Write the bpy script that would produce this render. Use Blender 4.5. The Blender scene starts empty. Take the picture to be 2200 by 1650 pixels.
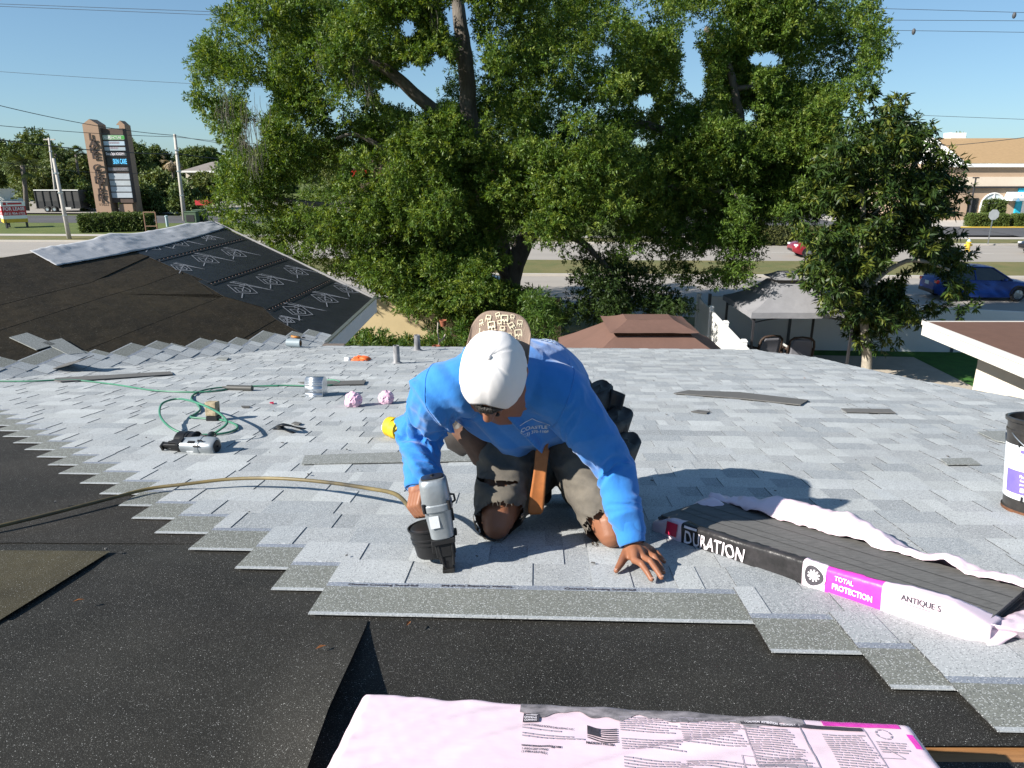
import bpy, bmesh, math, random
import numpy as np
from mathutils import Vector, Matrix, noise
from mathutils.bvhtree import BVHTree

SC = bpy.context.scene
COL = SC.collection
R = math.radians
random.seed(7)
rng = np.random.default_rng(7)

# ---------------------------------------------------------------- camera, sky, sun, exposure
CAMH, PITCH, FPX = 6.0, R(17.2), 1542.0
cam_d = bpy.data.cameras.new('camera')
cam_d.sensor_fit = 'HORIZONTAL'
cam_d.sensor_width = 36.0
cam_d.lens = 36.0 * FPX / 2200.0
cam_d.clip_start, cam_d.clip_end = 0.05, 3000.0
cam = bpy.data.objects.new('camera', cam_d)
COL.objects.link(cam)
cam.location = (0, 0, CAMH)
cam.rotation_euler = (R(90) - PITCH, 0, 0)
SC.camera = cam

SUN_EL, SUN_TO = R(31.0), Vector((-0.906, -0.423, 0)).normalized()
world = bpy.data.worlds.new('World')
SC.world = world
world.use_nodes = True
wn = world.node_tree
for n in list(wn.nodes):
    wn.nodes.remove(n)
w_out = wn.nodes.new('ShaderNodeOutputWorld')
w_bg = wn.nodes.new('ShaderNodeBackground')
w_sky = wn.nodes.new('ShaderNodeTexSky')
w_sky.sky_type = 'NISHITA'
w_sky.sun_disc = False
w_sky.sun_elevation = SUN_EL
w_sky.sun_rotation = math.atan2(SUN_TO.x, SUN_TO.y)
w_sky.air_density = 0.8
w_sky.dust_density = 0.35
w_sky.ozone_density = 1.0
w_bg.inputs['Strength'].default_value = 0.068
# the Nishita sky is a little steep and warm at the horizon for this hazeless blue: one even curve and tint for the whole dome
def w_mul(src, c):
    m = wn.nodes.new('ShaderNodeMix')
    m.data_type, m.blend_type = 'RGBA', 'MULTIPLY'
    m.inputs['Factor'].default_value = 1.0
    wn.links.new(src, m.inputs['A'])
    m.inputs['B'].default_value = (*c, 1)
    return m.outputs['Result']
w_g = wn.nodes.new('ShaderNodeGamma')
w_g.inputs['Gamma'].default_value = 0.68
wn.links.new(w_mul(w_sky.outputs[0], (.141, .141, .141)), w_g.inputs['Color'])
wn.links.new(w_mul(w_g.outputs[0], (3.88, 5.35, 6.4)), w_bg.inputs[0])
wn.links.new(w_bg.outputs[0], w_out.inputs[0])

sun_d = bpy.data.lights.new('sun', 'SUN')
sun_d.energy = 5.0
sun_d.angle = R(0.53)
sun_d.color = (1.0, 0.945, 0.86)
sun = bpy.data.objects.new('sun', sun_d)
COL.objects.link(sun)
to_sun = Vector((SUN_TO.x * math.cos(SUN_EL), SUN_TO.y * math.cos(SUN_EL), math.sin(SUN_EL)))
sun.rotation_euler = to_sun.to_track_quat('Z', 'Y').to_euler()
sun.location = (-30, -10, 30)

SC.view_settings.view_transform = 'Standard'
SC.view_settings.look = 'None'
SC.view_settings.exposure = 0.98
SC.view_settings.gamma = 1.0
SC.view_settings.use_curve_mapping = False

# ---------------------------------------------------------------- geometry of the view
CAMP = Vector((0, 0, CAMH))
FWD = Vector((0, math.cos(PITCH), -math.sin(PITCH)))
UPV = Vector((0, math.sin(PITCH), math.cos(PITCH)))

def ray(px, py):
    return FWD + Vector((1, 0, 0)) * ((px - 1100) / FPX) + UPV * ((825 - py) / FPX)

def on_plane(px, py, p0, n):
    d = ray(px, py)
    t = (Vector(p0) - CAMP).dot(n) / d.dot(n)
    return CAMP + d * t

def at_y(px, py, y):
    d = ray(px, py)
    return CAMP + d * (y / d.y)

def gnd(px, py, z=0.0):
    return on_plane(px, py, (0, 0, z), Vector((0, 0, 1)))

# roof frame: u along the courses, v down the slope (away from the camera), w off the roof
YAW, SLOPE, RH = R(2.0), R(8.9), 0.873
RU = Vector((math.cos(YAW), -math.sin(YAW), 0))
RV = Vector((math.sin(YAW) * math.cos(SLOPE), math.cos(YAW) * math.cos(SLOPE), -math.sin(SLOPE)))
RW = RU.cross(RV)
RO = CAMP - RW * RH
RM = Matrix(((RU.x, RV.x, RW.x, RO.x), (RU.y, RV.y, RW.y, RO.y), (RU.z, RV.z, RW.z, RO.z), (0, 0, 0, 1)))

def roof(u, v, w=0.0):
    return RO + RU * u + RV * v + RW * w

def rp(px, py, w=0.0):
    p = on_plane(px, py, RO + RW * w, RW) - RO
    return (p.dot(RU), p.dot(RV))

def rpw(px, py, w=0.0):
    u, v = rp(px, py, w)
    return Vector((u, v, w))

def rv(px, py, v):
    "roof coordinates of the point on a sight line at slope distance v"
    d = ray(px, py)
    t = (v + (RO - CAMP).dot(RV)) / d.dot(RV)
    p = CAMP + d * t - RO
    return Vector((p.dot(RU), v, p.dot(RW)))

def street(x, y, z=0.0):
    return Vector((x * math.cos(YAW) + y * math.sin(YAW), -x * math.sin(YAW) + y * math.cos(YAW), z))

# ---------------------------------------------------------------- objects
WL = {}

def tag(o, label=None, cat=None, group=None, kind=None):
    if label: o['label'] = label
    if cat: o['category'] = cat
    if group: o['group'] = group
    if kind: o['kind'] = kind
    return o

def thing(name, label, cat, loc=(0, 0, 0), group=None):
    o = bpy.data.objects.new(name, None)
    o.empty_display_size = 0.2
    COL.objects.link(o)
    o.location = loc
    WL[o.name] = Vector(loc)
    return tag(o, label, cat, group)

def link(o, parent=None):
    COL.objects.link(o)
    if parent is not None:
        o.parent = parent
        WL[o.name] = WL.get(parent.name, Vector((0, 0, 0)))
    else:
        WL[o.name] = Vector((0, 0, 0))
    return o

class MB:
    "collects geometry in world coordinates, then links it as ONE mesh object"
    def __init__(s):
        s.v, s.f, s.m, s.c = [], [], [], []
    def add(s, verts, faces, mi=0, col=None, T=None):
        b = len(s.v)
        for p in verts:
            p = Vector(p)
            s.v.append(T(p) if T else p)
        for f in faces:
            s.f.append(tuple(b + i for i in f))
            s.m.append(mi)
            s.c.append(col)
        return s
    def box(s, c, size, ax=None, mi=0, col=None, T=None, taper=1.0):
        c = Vector(c)
        a = ax or (Vector((1, 0, 0)), Vector((0, 1, 0)), Vector((0, 0, 1)))
        h = [x * 0.5 for x in size]
        vs = []
        for sz in (-1, 1):
            k = taper if sz > 0 else 1.0
            for sx, sy in ((-1, -1), (1, -1), (1, 1), (-1, 1)):
                vs.append(c + a[0] * (sx * h[0] * k) + a[1] * (sy * h[1] * k) + a[2] * (sz * h[2]))
        return s.add(vs, [(3, 2, 1, 0), (4, 5, 6, 7), (0, 1, 5, 4), (1, 2, 6, 5), (2, 3, 7, 6), (3, 0, 4, 7)], mi, col, T)
    def tube(s, pts, rad, n=8, mi=0, col=None, T=None, caps=True, flat=1.0):
        pts = [Vector(p) for p in pts]
        k = len(pts)
        if not hasattr(rad, '__len__'): rad = [rad] * k
        vs, up = [], None
        for i in range(k):
            d = (pts[min(i + 1, k - 1)] - pts[max(i - 1, 0)])
            d = d.normalized() if d.length > 1e-9 else Vector((0, 0, 1))
            if up is None:
                up = Vector((0, 0, 1)) if abs(d.z) < 0.9 else Vector((1, 0, 0))
            a = d.cross(up)
            a = a.normalized() if a.length > 1e-6 else d.orthogonal().normalized()
            b = a.cross(d).normalized()
            up = b
            for j in range(n):
                t = 2 * math.pi * j / n
                vs.append(pts[i] + (a * math.cos(t) + b * (math.sin(t) * flat)) * rad[i])
        fs = [(i * n + j, i * n + (j + 1) % n, (i + 1) * n + (j + 1) % n, (i + 1) * n + j) for i in range(k - 1) for j in range(n)]
        if caps:
            fs.append(tuple(range(n))[::-1])
            fs.append(tuple((k - 1) * n + j for j in range(n)))
        return s.add(vs, fs, mi, col, T)
    def lathe(s, prof, c, ax=None, n=24, mi=0, col=None, T=None, sx=1.0, sy=1.0, a0=0.0, a1=2 * math.pi):
        "prof: (radius, height) list"
        c = Vector(c)
        a = ax or (Vector((1, 0, 0)), Vector((0, 1, 0)), Vector((0, 0, 1)))
        full = abs(a1 - a0 - 2 * math.pi) < 1e-6
        m = n if full else n + 1
        vs = []
        for r, h in prof:
            for j in range(m):
                t = a0 + (a1 - a0) * j / n
                vs.append(c + a[0] * (r * math.cos(t) * sx) + a[1] * (r * math.sin(t) * sy) + a[2] * h)
        fs = []
        for i in range(len(prof) - 1):
            for j in range(n):
                k = (j + 1) % m
                fs.append((i * m + j, i * m + k, (i + 1) * m + k, (i + 1) * m + j))
        return s.add(vs, fs, mi, col, T)
    def prism(s, poly, off, mi=0, col=None, T=None):
        "closed 3-D polygon swept by a vector"
        n = len(poly)
        off = Vector(off)
        vs = [Vector(p) for p in poly] + [Vector(p) + off for p in poly]
        fs = [tuple(range(n))[::-1], tuple(range(n, 2 * n))] + [(i, (i + 1) % n, n + (i + 1) % n, n + i) for i in range(n)]
        return s.add(vs, fs, mi, col, T)
    def grid(s, fn, nu, nv, mi=0, col=None, T=None, th=0.0, mif=None):
        vs = [Vector(fn(i / nu, j / nv)) for j in range(nv + 1) for i in range(nu + 1)]
        w = nu + 1
        b = len(s.v)
        s.v += [T(p) if T else p for p in vs]
        for j in range(nv):
            for i in range(nu):
                s.f.append((b + j * w + i, b + j * w + i + 1, b + (j + 1) * w + i + 1, b + (j + 1) * w + i))
                s.m.append(mif((i + .5) / nu, (j + .5) / nv) if mif else mi)
                s.c.append(col)
        return s
    def build(s, name, mats, parent=None, local=False, smooth=False, auto=None, bevel=0.0, solid=0.0, bseg=1):
        me = bpy.data.meshes.new(name)
        off = Vector((0, 0, 0)) if (local or parent is None) else WL.get(parent.name, Vector((0, 0, 0)))
        me.from_pydata([tuple(p - off) for p in s.v], [], s.f)
        mats = mats if isinstance(mats, (list, tuple)) else [mats]
        for m in mats:
            me.materials.append(m)
        if len(mats) > 1:
            me.polygons.foreach_set('material_index', s.m)
        if any(c is not None for c in s.c):
            at = me.color_attributes.new('Col', 'FLOAT_COLOR', 'CORNER')
            dat = []
            for f, c in zip(s.f, s.c):
                c = c or (1, 1, 1)
                dat += [c[0], c[1], c[2], 1.0] * len(f)
            at.data.foreach_set('color', dat)
        if smooth or auto:
            me.polygons.foreach_set('use_smooth', [True] * len(me.polygons))
        if auto:
            me.set_sharp_from_angle(angle=R(auto))
        me.update()
        o = bpy.data.objects.new(name, me)
        link(o, parent)
        if solid:
            md = o.modifiers.new('thickness', 'SOLIDIFY')
            md.thickness = solid
            md.offset = -1
        if bevel:
            md = o.modifiers.new('edges', 'BEVEL')
            md.width = bevel
            md.segments = bseg
            md.limit_method = 'ANGLE'
            md.angle_limit = R(35)
        return o

def curve_pts(P, n=8):
    "Catmull-Rom through P"
    P = [Vector(p) for p in P]
    out = []
    for i in range(len(P) - 1):
        p0, p1, p2, p3 = P[max(i - 1, 0)], P[i], P[i + 1], P[min(i + 2, len(P) - 1)]
        for k in range(n):
            t = k / n
            out.append(0.5 * ((2 * p1) + (p2 - p0) * t + (2 * p0 - 5 * p1 + 4 * p2 - p3) * t * t + (3 * p1 - p0 - 3 * p2 + p3) * t ** 3))
    out.append(P[-1])
    return out

def copy_tree(o, loc, label=None, rotz=None):
    r = o.copy()
    COL.objects.link(r)
    r.location = loc
    if rotz is not None: r.rotation_euler = (0, 0, rotz)
    if label: r['label'] = label
    for ch in list(o.children):
        c = ch.copy()
        COL.objects.link(c)
        c.parent = r
        for g in ch.children:
            d = g.copy()
            COL.objects.link(d)
            d.parent = c
    return r

# ---------------------------------------------------------------- materials
MATS = {}

def mat(name, col, rough=0.8, var=0.12, scale=4.0, bump=0.0, bscale=60.0, metal=0.0, spec=0.4, attr=False, col2=None, detail=4.0,
        speck=None, objrand=0.0, coat=0.0, wvar=0.0, wscale=1.1, stretch=None, sheen=0.0, trans=0.0, emit=None, sss=0.0, bdist=0.01):
    if name in MATS: return MATS[name]
    m = bpy.data.materials.new(name)
    m.use_nodes = True
    nt = m.node_tree
    b = nt.nodes['Principled BSDF']
    L = nt.links.new
    N = nt.nodes.new
    b.inputs['Roughness'].default_value = rough
    b.inputs['Metallic'].default_value = metal
    b.inputs['Specular IOR Level'].default_value = spec
    if coat:
        b.inputs['Coat Weight'].default_value = coat
        b.inputs['Coat Roughness'].default_value = 0.05
    if sheen: b.inputs['Sheen Weight'].default_value = sheen
    if trans: b.inputs['Transmission Weight'].default_value = trans
    if sss:
        b.inputs['Subsurface Weight'].default_value = sss
        b.inputs['Subsurface Radius'].default_value = (0.02, 0.008, 0.004)
    tc = N('ShaderNodeTexCoord')
    mp = N('ShaderNodeMapping')
    if stretch: mp.inputs['Scale'].default_value = stretch
    L(tc.outputs['Object'], mp.inputs[0])
    no = N('ShaderNodeTexNoise')
    no.inputs['Scale'].default_value = scale
    no.inputs['Detail'].default_value = detail
    no.inputs['Roughness'].default_value = 0.68
    L(mp.outputs[0], no.inputs[0])
    mx = N('ShaderNodeMix')
    mx.data_type = 'RGBA'
    c2 = col2 or tuple(min(1, x * (1 + var)) for x in col)
    c1 = tuple(x * (1 - var) for x in col) if not col2 else col
    rmp = N('ShaderNodeMapRange')
    rmp.inputs['From Min'].default_value = 0.3
    rmp.inputs['From Max'].default_value = 0.7
    L(no.outputs['Fac'], rmp.inputs['Value'])
    L(rmp.outputs[0], mx.inputs['Factor'])
    mx.inputs['A'].default_value = (*c1, 1)
    mx.inputs['B'].default_value = (*c2, 1)
    out = mx.outputs['Result']
    if attr:
        at = N('ShaderNodeAttribute')
        at.attribute_name = 'Col'
        ml = N('ShaderNodeMix')
        ml.data_type = 'RGBA'
        ml.blend_type = 'MULTIPLY'
        ml.inputs['Factor'].default_value = 1.0
        L(out, ml.inputs['A'])
        L(at.outputs['Color'], ml.inputs['B'])
        out = ml.outputs['Result']
    if objrand:
        oi = N('ShaderNodeObjectInfo')
        mr = N('ShaderNodeMapRange')
        mr.inputs['To Min'].default_value = 1 - objrand
        mr.inputs['To Max'].default_value = 1 + objrand
        L(oi.outputs['Random'], mr.inputs['Value'])
        ml = N('ShaderNodeMix')
        ml.data_type = 'RGBA'
        ml.blend_type = 'MULTIPLY'
        ml.inputs['Factor'].default_value = 1.0
        L(out, ml.inputs['A'])
        L(mr.outputs[0], ml.inputs['B'])
        out = ml.outputs['Result']
    if wvar:                                       # broad uneven wear that runs across neighbouring pieces
        ge = N('ShaderNodeNewGeometry')
        n2 = N('ShaderNodeTexNoise')
        n2.inputs['Scale'].default_value = wscale
        n2.inputs['Detail'].default_value = 7.0
        n2.inputs['Roughness'].default_value = 0.65
        L(ge.outputs['Position'], n2.inputs[0])
        mr = N('ShaderNodeMapRange')
        mr.inputs['From Min'].default_value = 0.3
        mr.inputs['From Max'].default_value = 0.7
        mr.inputs['To Min'].default_value = 1 - wvar
        mr.inputs['To Max'].default_value = 1 + wvar
        L(n2.outputs['Fac'], mr.inputs['Value'])
        ml = N('ShaderNodeMix')
        ml.data_type = 'RGBA'
        ml.blend_type = 'MULTIPLY'
        ml.inputs['Factor'].default_value = 1.0
        L(out, ml.inputs['A'])
        L(mr.outputs[0], ml.inputs['B'])
        out = ml.outputs['Result']
    for sp in (speck or []):                       # (scale, threshold, colour, amount[, kind])
        vo = N('ShaderNodeTexVoronoi')
        vo.inputs['Scale'].default_value = sp[0]
        L(tc.outputs['Object'], vo.inputs['Vector'])
        hs = N('ShaderNodeSeparateColor')
        L(vo.outputs['Color'], hs.inputs[0])
        gt = N('ShaderNodeMapRange')
        gt.inputs['From Min'].default_value = sp[1]
        gt.inputs['From Max'].default_value = min(1.0, sp[1] + 0.12)
        L(hs.outputs[0], gt.inputs['Value'])
        ds = N('ShaderNodeMapRange')
        ds.inputs['From Min'].default_value = 0.55
        ds.inputs['From Max'].default_value = 0.35
        L(vo.outputs['Distance'], ds.inputs['Value'])
        mu = N('ShaderNodeMath')
        mu.operation = 'MULTIPLY'
        L(gt.outputs[0], mu.inputs[0])
        L(ds.outputs[0], mu.inputs[1])
        mu2 = N('ShaderNodeMath')
        mu2.operation = 'MULTIPLY'
        mu2.inputs[1].default_value = sp[3]
        L(mu.outputs[0], mu2.inputs[0])
        ml = N('ShaderNodeMix')
        ml.data_type = 'RGBA'
        L(mu2.outputs[0], ml.inputs['Factor'])
        L(out, ml.inputs['A'])
        ml.inputs['B'].default_value = (*sp[2], 1)
        out = ml.outputs['Result']
    L(out, b.inputs['Base Color'])
    if bump:
        nb = N('ShaderNodeTexNoise')
        nb.inputs['Scale'].default_value = bscale
        nb.inputs['Detail'].default_value = 5.0
        L(mp.outputs[0], nb.inputs[0])
        bp = N('ShaderNodeBump')
        bp.inputs['Strength'].default_value = bump
        bp.inputs['Distance'].default_value = bdist
        L(nb.outputs['Fac'], bp.inputs['Height'])
        L(bp.outputs[0], b.inputs['Normal'])
    if emit:
        b.inputs['Emission Color'].default_value = (*emit[0], 1)
        b.inputs['Emission Strength'].default_value = emit[1]
    MATS[name] = m
    return m

def leaf_mat(name, col, rough=0.42, trans=0.25, spec=0.45):
    m = bpy.data.materials.new(name)
    m.use_nodes = True
    nt = m.node_tree
    b = nt.nodes['Principled BSDF']
    L, N = nt.links.new, nt.nodes.new
    at = N('ShaderNodeAttribute')
    at.attribute_name = 'Col'
    ml = N('ShaderNodeMix')
    ml.data_type = 'RGBA'
    ml.blend_type = 'MULTIPLY'
    ml.inputs['Factor'].default_value = 1.0
    ml.inputs['A'].default_value = (*col, 1)
    L(at.outputs['Color'], ml.inputs['B'])
    L(ml.outputs['Result'], b.inputs['Base Color'])
    b.inputs['Roughness'].default_value = rough
    b.inputs['Specular IOR Level'].default_value = spec
    tr = N('ShaderNodeBsdfTranslucent')
    hs = N('ShaderNodeMix')
    hs.data_type = 'RGBA'
    hs.blend_type = 'MULTIPLY'
    hs.inputs['Factor'].default_value = 1.0
    L(ml.outputs['Result'], hs.inputs['A'])
    hs.inputs['B'].default_value = (1.9, 1.75, 0.5, 1)
    L(hs.outputs['Result'], tr.inputs['Color'])
    ms = N('ShaderNodeMixShader')
    ms.inputs[0].default_value = trans
    L(b.outputs[0], ms.inputs[1])
    L(tr.outputs[0], ms.inputs[2])
    L(ms.outputs[0], nt.nodes['Material Output'].inputs[0])
    MATS[name] = m
    return m

GRAN = [(270.0, 0.66, (0.68, 0.70, 0.71), 0.55), (250.0, 0.70, (0.05, 0.055, 0.06), 0.6)]
M_SHING = mat('shingle_granules', (0.355, 0.372, 0.380), rough=0.9, var=0.05, scale=7, wvar=.085, wscale=1.6, attr=True, objrand=0.07, speck=GRAN, bump=0.35, bscale=420, bdist=0.003, spec=0.25)
M_SHINGB = mat('shingle_back', (0.105, 0.103, 0.099), rough=0.85, var=0.3, scale=30, stretch=(1, 8, 1), bump=0.2, bscale=120, bdist=0.003, objrand=0.2)
M_FELT = mat('felt_underlay', (0.0185, 0.0178, 0.0158), rough=0.78, var=0.35, scale=2.2, wvar=.4, wscale=1.7, attr=True, bump=0.35, bscale=260, bdist=0.003, spec=0.2,
             speck=[(820.0, 0.86, (0.26, 0.26, 0.24), 0.85), (1100.0, 0.70, (0.055, 0.052, 0.044), 0.7), (520.0, 0.968, (0.55, 0.55, 0.53), 0.9)])
M_FELTW = mat('wing_felt', (0.022, 0.019, 0.0135), rough=0.8, var=0.25, scale=1.5, wvar=.3, wscale=1.2, bump=0.55, bscale=4.5, bdist=0.035, spec=0.2, attr=True,
             speck=[(130.0, 0.955, (0.22, 0.20, 0.16), 0.8), (420.0, 0.74, (0.075, 0.066, 0.05), 0.7)])
M_SYN = mat('synthetic_underlay', (0.012, 0.013, 0.015), rough=0.5, var=0.3, scale=5, bump=0.3, bscale=9, bdist=0.02)
M_RIDGE = mat('ridge_membrane', (0.35, 0.355, 0.37), rough=0.45, var=0.10, scale=2, bump=0.45, bscale=3.5, bdist=0.03, stretch=(1, 2, 1))
M_WOOD = mat('deck_wood', (0.30, 0.145, 0.055), rough=0.75, var=0.35, scale=3, stretch=(1, 14, 1), bump=0.2, bscale=30)
M_WHITEP = mat('white_paint', (0.80, 0.80, 0.78), rough=0.45, var=0.04, scale=2)
M_GREYP = mat('grey_paint', (0.33, 0.34, 0.35), rough=0.5, var=0.06, scale=3)
M_STUCCO = mat('cream_stucco', (0.62, 0.56, 0.48), rough=0.9, var=0.05, scale=2, bump=0.2, bscale=80)
M_BEIGE = mat('beige_stucco', (0.55, 0.44, 0.25), rough=0.9, var=0.10, scale=0.8, bump=0.2, bscale=60)
M_BLACKP = mat('black_plastic', (0.014, 0.014, 0.015), rough=0.38, var=0.2, scale=12)
M_BLACKM = mat('black_metal', (0.02, 0.02, 0.021), rough=0.45, var=0.2, scale=20, metal=0.3)
M_SILVER = mat('cast_magnesium', (0.34, 0.37, 0.39), rough=0.40, var=0.10, scale=14, metal=0.55, bump=0.08, bscale=90)
M_GALV = mat('galvanised_steel', (0.60, 0.63, 0.66), rough=0.28, var=0.12, scale=10, metal=0.9)
M_RUBBER = mat('tyre_rubber', (0.02, 0.02, 0.02), rough=0.85)
# ---------------------------------------------------------------- the ground, the road and its verges
M_GRASSD = mat('dry_grass', (0.17, 0.14, 0.055), rough=0.95, col2=(0.085, 0.105, 0.03), scale=0.5, detail=9, bump=0.6, bscale=14, bdist=0.05)
M_GRASSG = mat('green_grass', (0.115, 0.135, 0.03), rough=0.95, col2=(0.06, 0.095, 0.018), scale=0.35, detail=9, bump=0.6, bscale=14, bdist=0.05)
M_DIRT = mat('yard_soil', (0.10, 0.075, 0.05), rough=0.95, var=0.4, scale=1.2, detail=9, bump=0.6, bscale=20, bdist=0.03)
M_ROAD = mat('old_asphalt', (0.30, 0.275, 0.245), rough=0.9, var=0.10, scale=0.35, detail=10, bump=0.3, bscale=40, stretch=(0.25, 1.6, 1))
M_LOT = mat('lot_asphalt', (0.075, 0.075, 0.08), rough=0.9, var=0.2, scale=0.2, detail=8, bump=0.3, bscale=40)
M_CONC = mat('concrete', (0.42, 0.39, 0.35), rough=0.9, var=0.10, scale=0.9, detail=8, bump=0.2, bscale=50)
M_SAND = mat('sandy_yard', (0.42, 0.37, 0.30), rough=0.95, var=0.14, scale=1.5, detail=9, bump=0.5, bscale=22, bdist=0.03)
M_TURF = mat('lawn', (0.035, 0.12, 0.012), rough=0.9, var=0.3, scale=3, detail=9, bump=0.7, bscale=60, bdist=0.02)
M_YPAINT = mat('yellow_paint', (0.62, 0.42, 0.05), rough=0.7, var=0.15, scale=3)
M_WLINE = mat('road_paint', (0.55, 0.54, 0.50), rough=0.8, var=0.2, scale=2)

def sheet(name, pts, m, label=None, kind='structure', z=None, th=0.0):
    mb = MB()
    if th:
        mb.prism([Vector(p) for p in pts], (0, 0, -th))
    else:
        mb.add(pts, [tuple(range(len(pts)))])
    o = mb.build(name, m)
    o['kind'] = kind
    return o

def strip(name, x0, x1, y0, y1, z, m, th=0.0):
    return sheet(name, [street(x0, y0, z), street(x1, y0, z), street(x1, y1, z), street(x0, y1, z)], m, th=th)

sheet('ground', [(-900, -200, -0.02), (900, -200, -0.02), (900, 1500, -0.02), (-900, 1500, -0.02)], M_GRASSG)
strip('yard', -26, 30, 2, 23.0, 0.0, M_DIRT)
strip('verge', -160, 160, 23.4, 28.6, 0.02, M_GRASSD)
strip('near_road', -200, 200, 28.6, 39.6, 0.03, M_ROAD)
strip('median', -200, 200, 39.6, 45.2, 0.15, M_GRASSD, th=0.2)
strip('median_kerb', -200, 200, 39.3, 39.6, 0.14, M_CONC, th=0.2)
strip('far_road', -200, 200, 45.2, 55.5, 0.035, M_ROAD)
strip('far_kerb', -200, 200, 55.5, 55.8, 0.15, M_CONC, th=0.2)
strip('far_verge', -200, 200, 55.8, 59.0, 0.14, M_GRASSD)
strip('far_sidewalk', -200, 200, 59.0, 60.6, 0.15, M_CONC)
strip('lawn', -200, -20, 60.6, 72, 0.15, M_GRASSG)
strip('parking_lot', -200, -27, 72, 82, 0.155, M_LOT)
strip('parking_lot', -200, -20, 86, 112, 0.157, M_ROAD)
strip('parking_lot', 8, 200, 62, 98, 0.155, M_LOT)
strip('driveway', 40, 46, 55.8, 62, 0.16, M_ROAD)
strip('pavement', 30, 200, 70.5, 84, 0.165, M_CONC)
mb = MB()
for (y, x0, x1) in ((34.2, -80, 80), (50.3, -80, 80)):
    x = x0
    while x < x1:
        mb.add([street(x, y - .06, .045), street(x + 3, y - .06, .045), street(x + 3, y + .06, .045), street(x, y + .06, .045)], [(0, 1, 2, 3)])
        x += 12
tag(mb.build('lane_markings', M_WLINE), kind='structure')

# sandy yard and lawn on the right of the house
def gpoly(name, px, z, m):
    return sheet(name, [gnd(x, y, z) for x, y in px], m)
gpoly('sand_yard', [(1560, 770), (1830, 757), (1960, 764), (2100, 836), (2300, 960), (1500, 960)], 0.012, M_SAND)
gpoly('turf_lawn', [(1700, 749), (2260, 751), (2260, 940), (2093, 832), (1962, 767), (1700, 762)], 0.016, M_TURF)

# ---------------------------------------------------------------- the house: main roof, wing, underlay, shingles
HOUSE_LOC = roof(0, 5, -0.3)
HOUSE_LOC.z = 0
house = thing('house', 'low house being re-roofed with half laid grey shingles over black felt', 'house', HOUSE_LOC)

EX = 0.1435
V_FRONT = rp(1100, 1218)[1]                 # butt line of the topmost long course
EAVE = 0.5 * (rp(720, 740)[1] + rp(1600, 757)[1])
_rk = [rp(1640, 757), rp(1745, 768), rp(1840, 790), rp(2000, 825), rp(2200, 860)]
_rk = [(EAVE + 0.2, _rk[0][0] - 0.02)] + [(v, u) for u, v in _rk]
_du = (_rk[-1][1] - _rk[-3][1]) / (_rk[-1][0] - _rk[-3][0])
_rk.append((0.2, _rk[-1][1] + _du * (0.2 - _rk[-1][0])))
_rkv = np.array(sorted(_rk))
def u_right(v):
    return float(np.interp(v, _rkv[:, 0], _rkv[:, 1]))
VAL_A = rp(697, 740)                        # valley, low end at the eave
VAL_B = rp(0, 817)
def u_valley(v):
    t = (v - VAL_A[1]) / (VAL_B[1] - VAL_A[1])
    return VAL_A[0] + t * (VAL_B[0] - VAL_A[0])

# wing plane through the valley and the far eave corner
A3, B3 = roof(*VAL_A), roof(*VAL_B)
C3 = on_plane(800, 641, A3, Vector((0, 0, 1)))
WN = (B3 - A3).cross(C3 - A3).normalized()
if WN.z < 0: WN = -WN
def wing(px, py, w=0.0):
    return on_plane(px, py, A3 + WN * w, WN)
WE = (C3 - A3).normalized()                 # along the wing's eave
WS = WN.cross(WE).normalized()              # up or down the wing
if WS.z > 0: WS = -WS                       # points down the slope

# deck
mb = MB()
vt = 0.35
dk = [roof(-7.5, vt, -0.018), roof(u_right(vt), vt, -0.018), roof(u_right(2.5), 2.5, -0.018), roof(u_right(5.2), 5.2, -0.018),
      roof(u_right(7), 7, -0.018), roof(u_right(EAVE), EAVE, -0.018), roof(VAL_A[0], EAVE, -0.018), roof(VAL_B[0], VAL_B[1], -0.018), roof(-7.5, 3.6, -0.018)]
mb.prism(dk, -RW * 0.10)
mb.build('roof_deck', M_WOOD, house)

# felt sheets on the main slope (a lip rises at the edge of the left sheet)
def felt(name, pts, w, tone, nu=40, nv=24, lip=None):
    m = MB()
    (a, b, c, d) = [Vector((p[0], p[1])) for p in pts]
    def fn(s, t):
        p = (a * (1 - s) + b * s) * (1 - t) + (d * (1 - s) + c * s) * t
        n1 = noise.noise((p.x * 1.3, p.y * 2.1, w * 100))
        n2 = noise.noise((p.x * .8 + p.y * 2.4, p.y * .5, 3 + w * 50))
        h = w - 0.010 + 0.003 * max(0, n1) + 0.003 * max(0, .25 - abs(n2)) * 4
        if lip: h += lip(s, t)
        return roof(p.x, p.y, h)
    m.grid(fn, nu, nv, col=tone)
    return m.build(name, M_FELT, house, smooth=True)
e0, e1 = rp(790, 1330), rp(690, 1650)
e2 = rp(640, 1790)
felt('felt_sheet', [rp(-700, 1700), e2, e0, rp(-700, 1330)], 0.006, (1.05, 1.03, 1.0),
     lip=lambda s, t: 0.062 * max(0, (s - 0.86) / 0.14) ** 2 * max(0.0, min(1.0, (0.97 - t) * 1.6)) ** 1.1)
felt('felt_sheet', [rp(560, 1585), rp(2500, 1598), rp(2500, 1200), rp(560, 1200)], 0.001, (1, 1, 1))
felt('felt_sheet', [rp(520, 1700), rp(1930, 1700), rp(1930, 1570), rp(520, 1570)], 0.0022, (0.95, 0.95, 1.0), nu=20, nv=6)
felt('felt_sheet', [rp(560, 1980), rp(2500, 1980), rp(2500, 1632), rp(560, 1618)], 0.0012, (0.8, 0.85, 1.0), nu=20, nv=6)
felt('felt_sheet', [rp(-900, 1345), rp(900, 1345), rp(760, 1150), rp(-900, 1150)], 0.002, (1.0, 1.0, 1.0))
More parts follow.
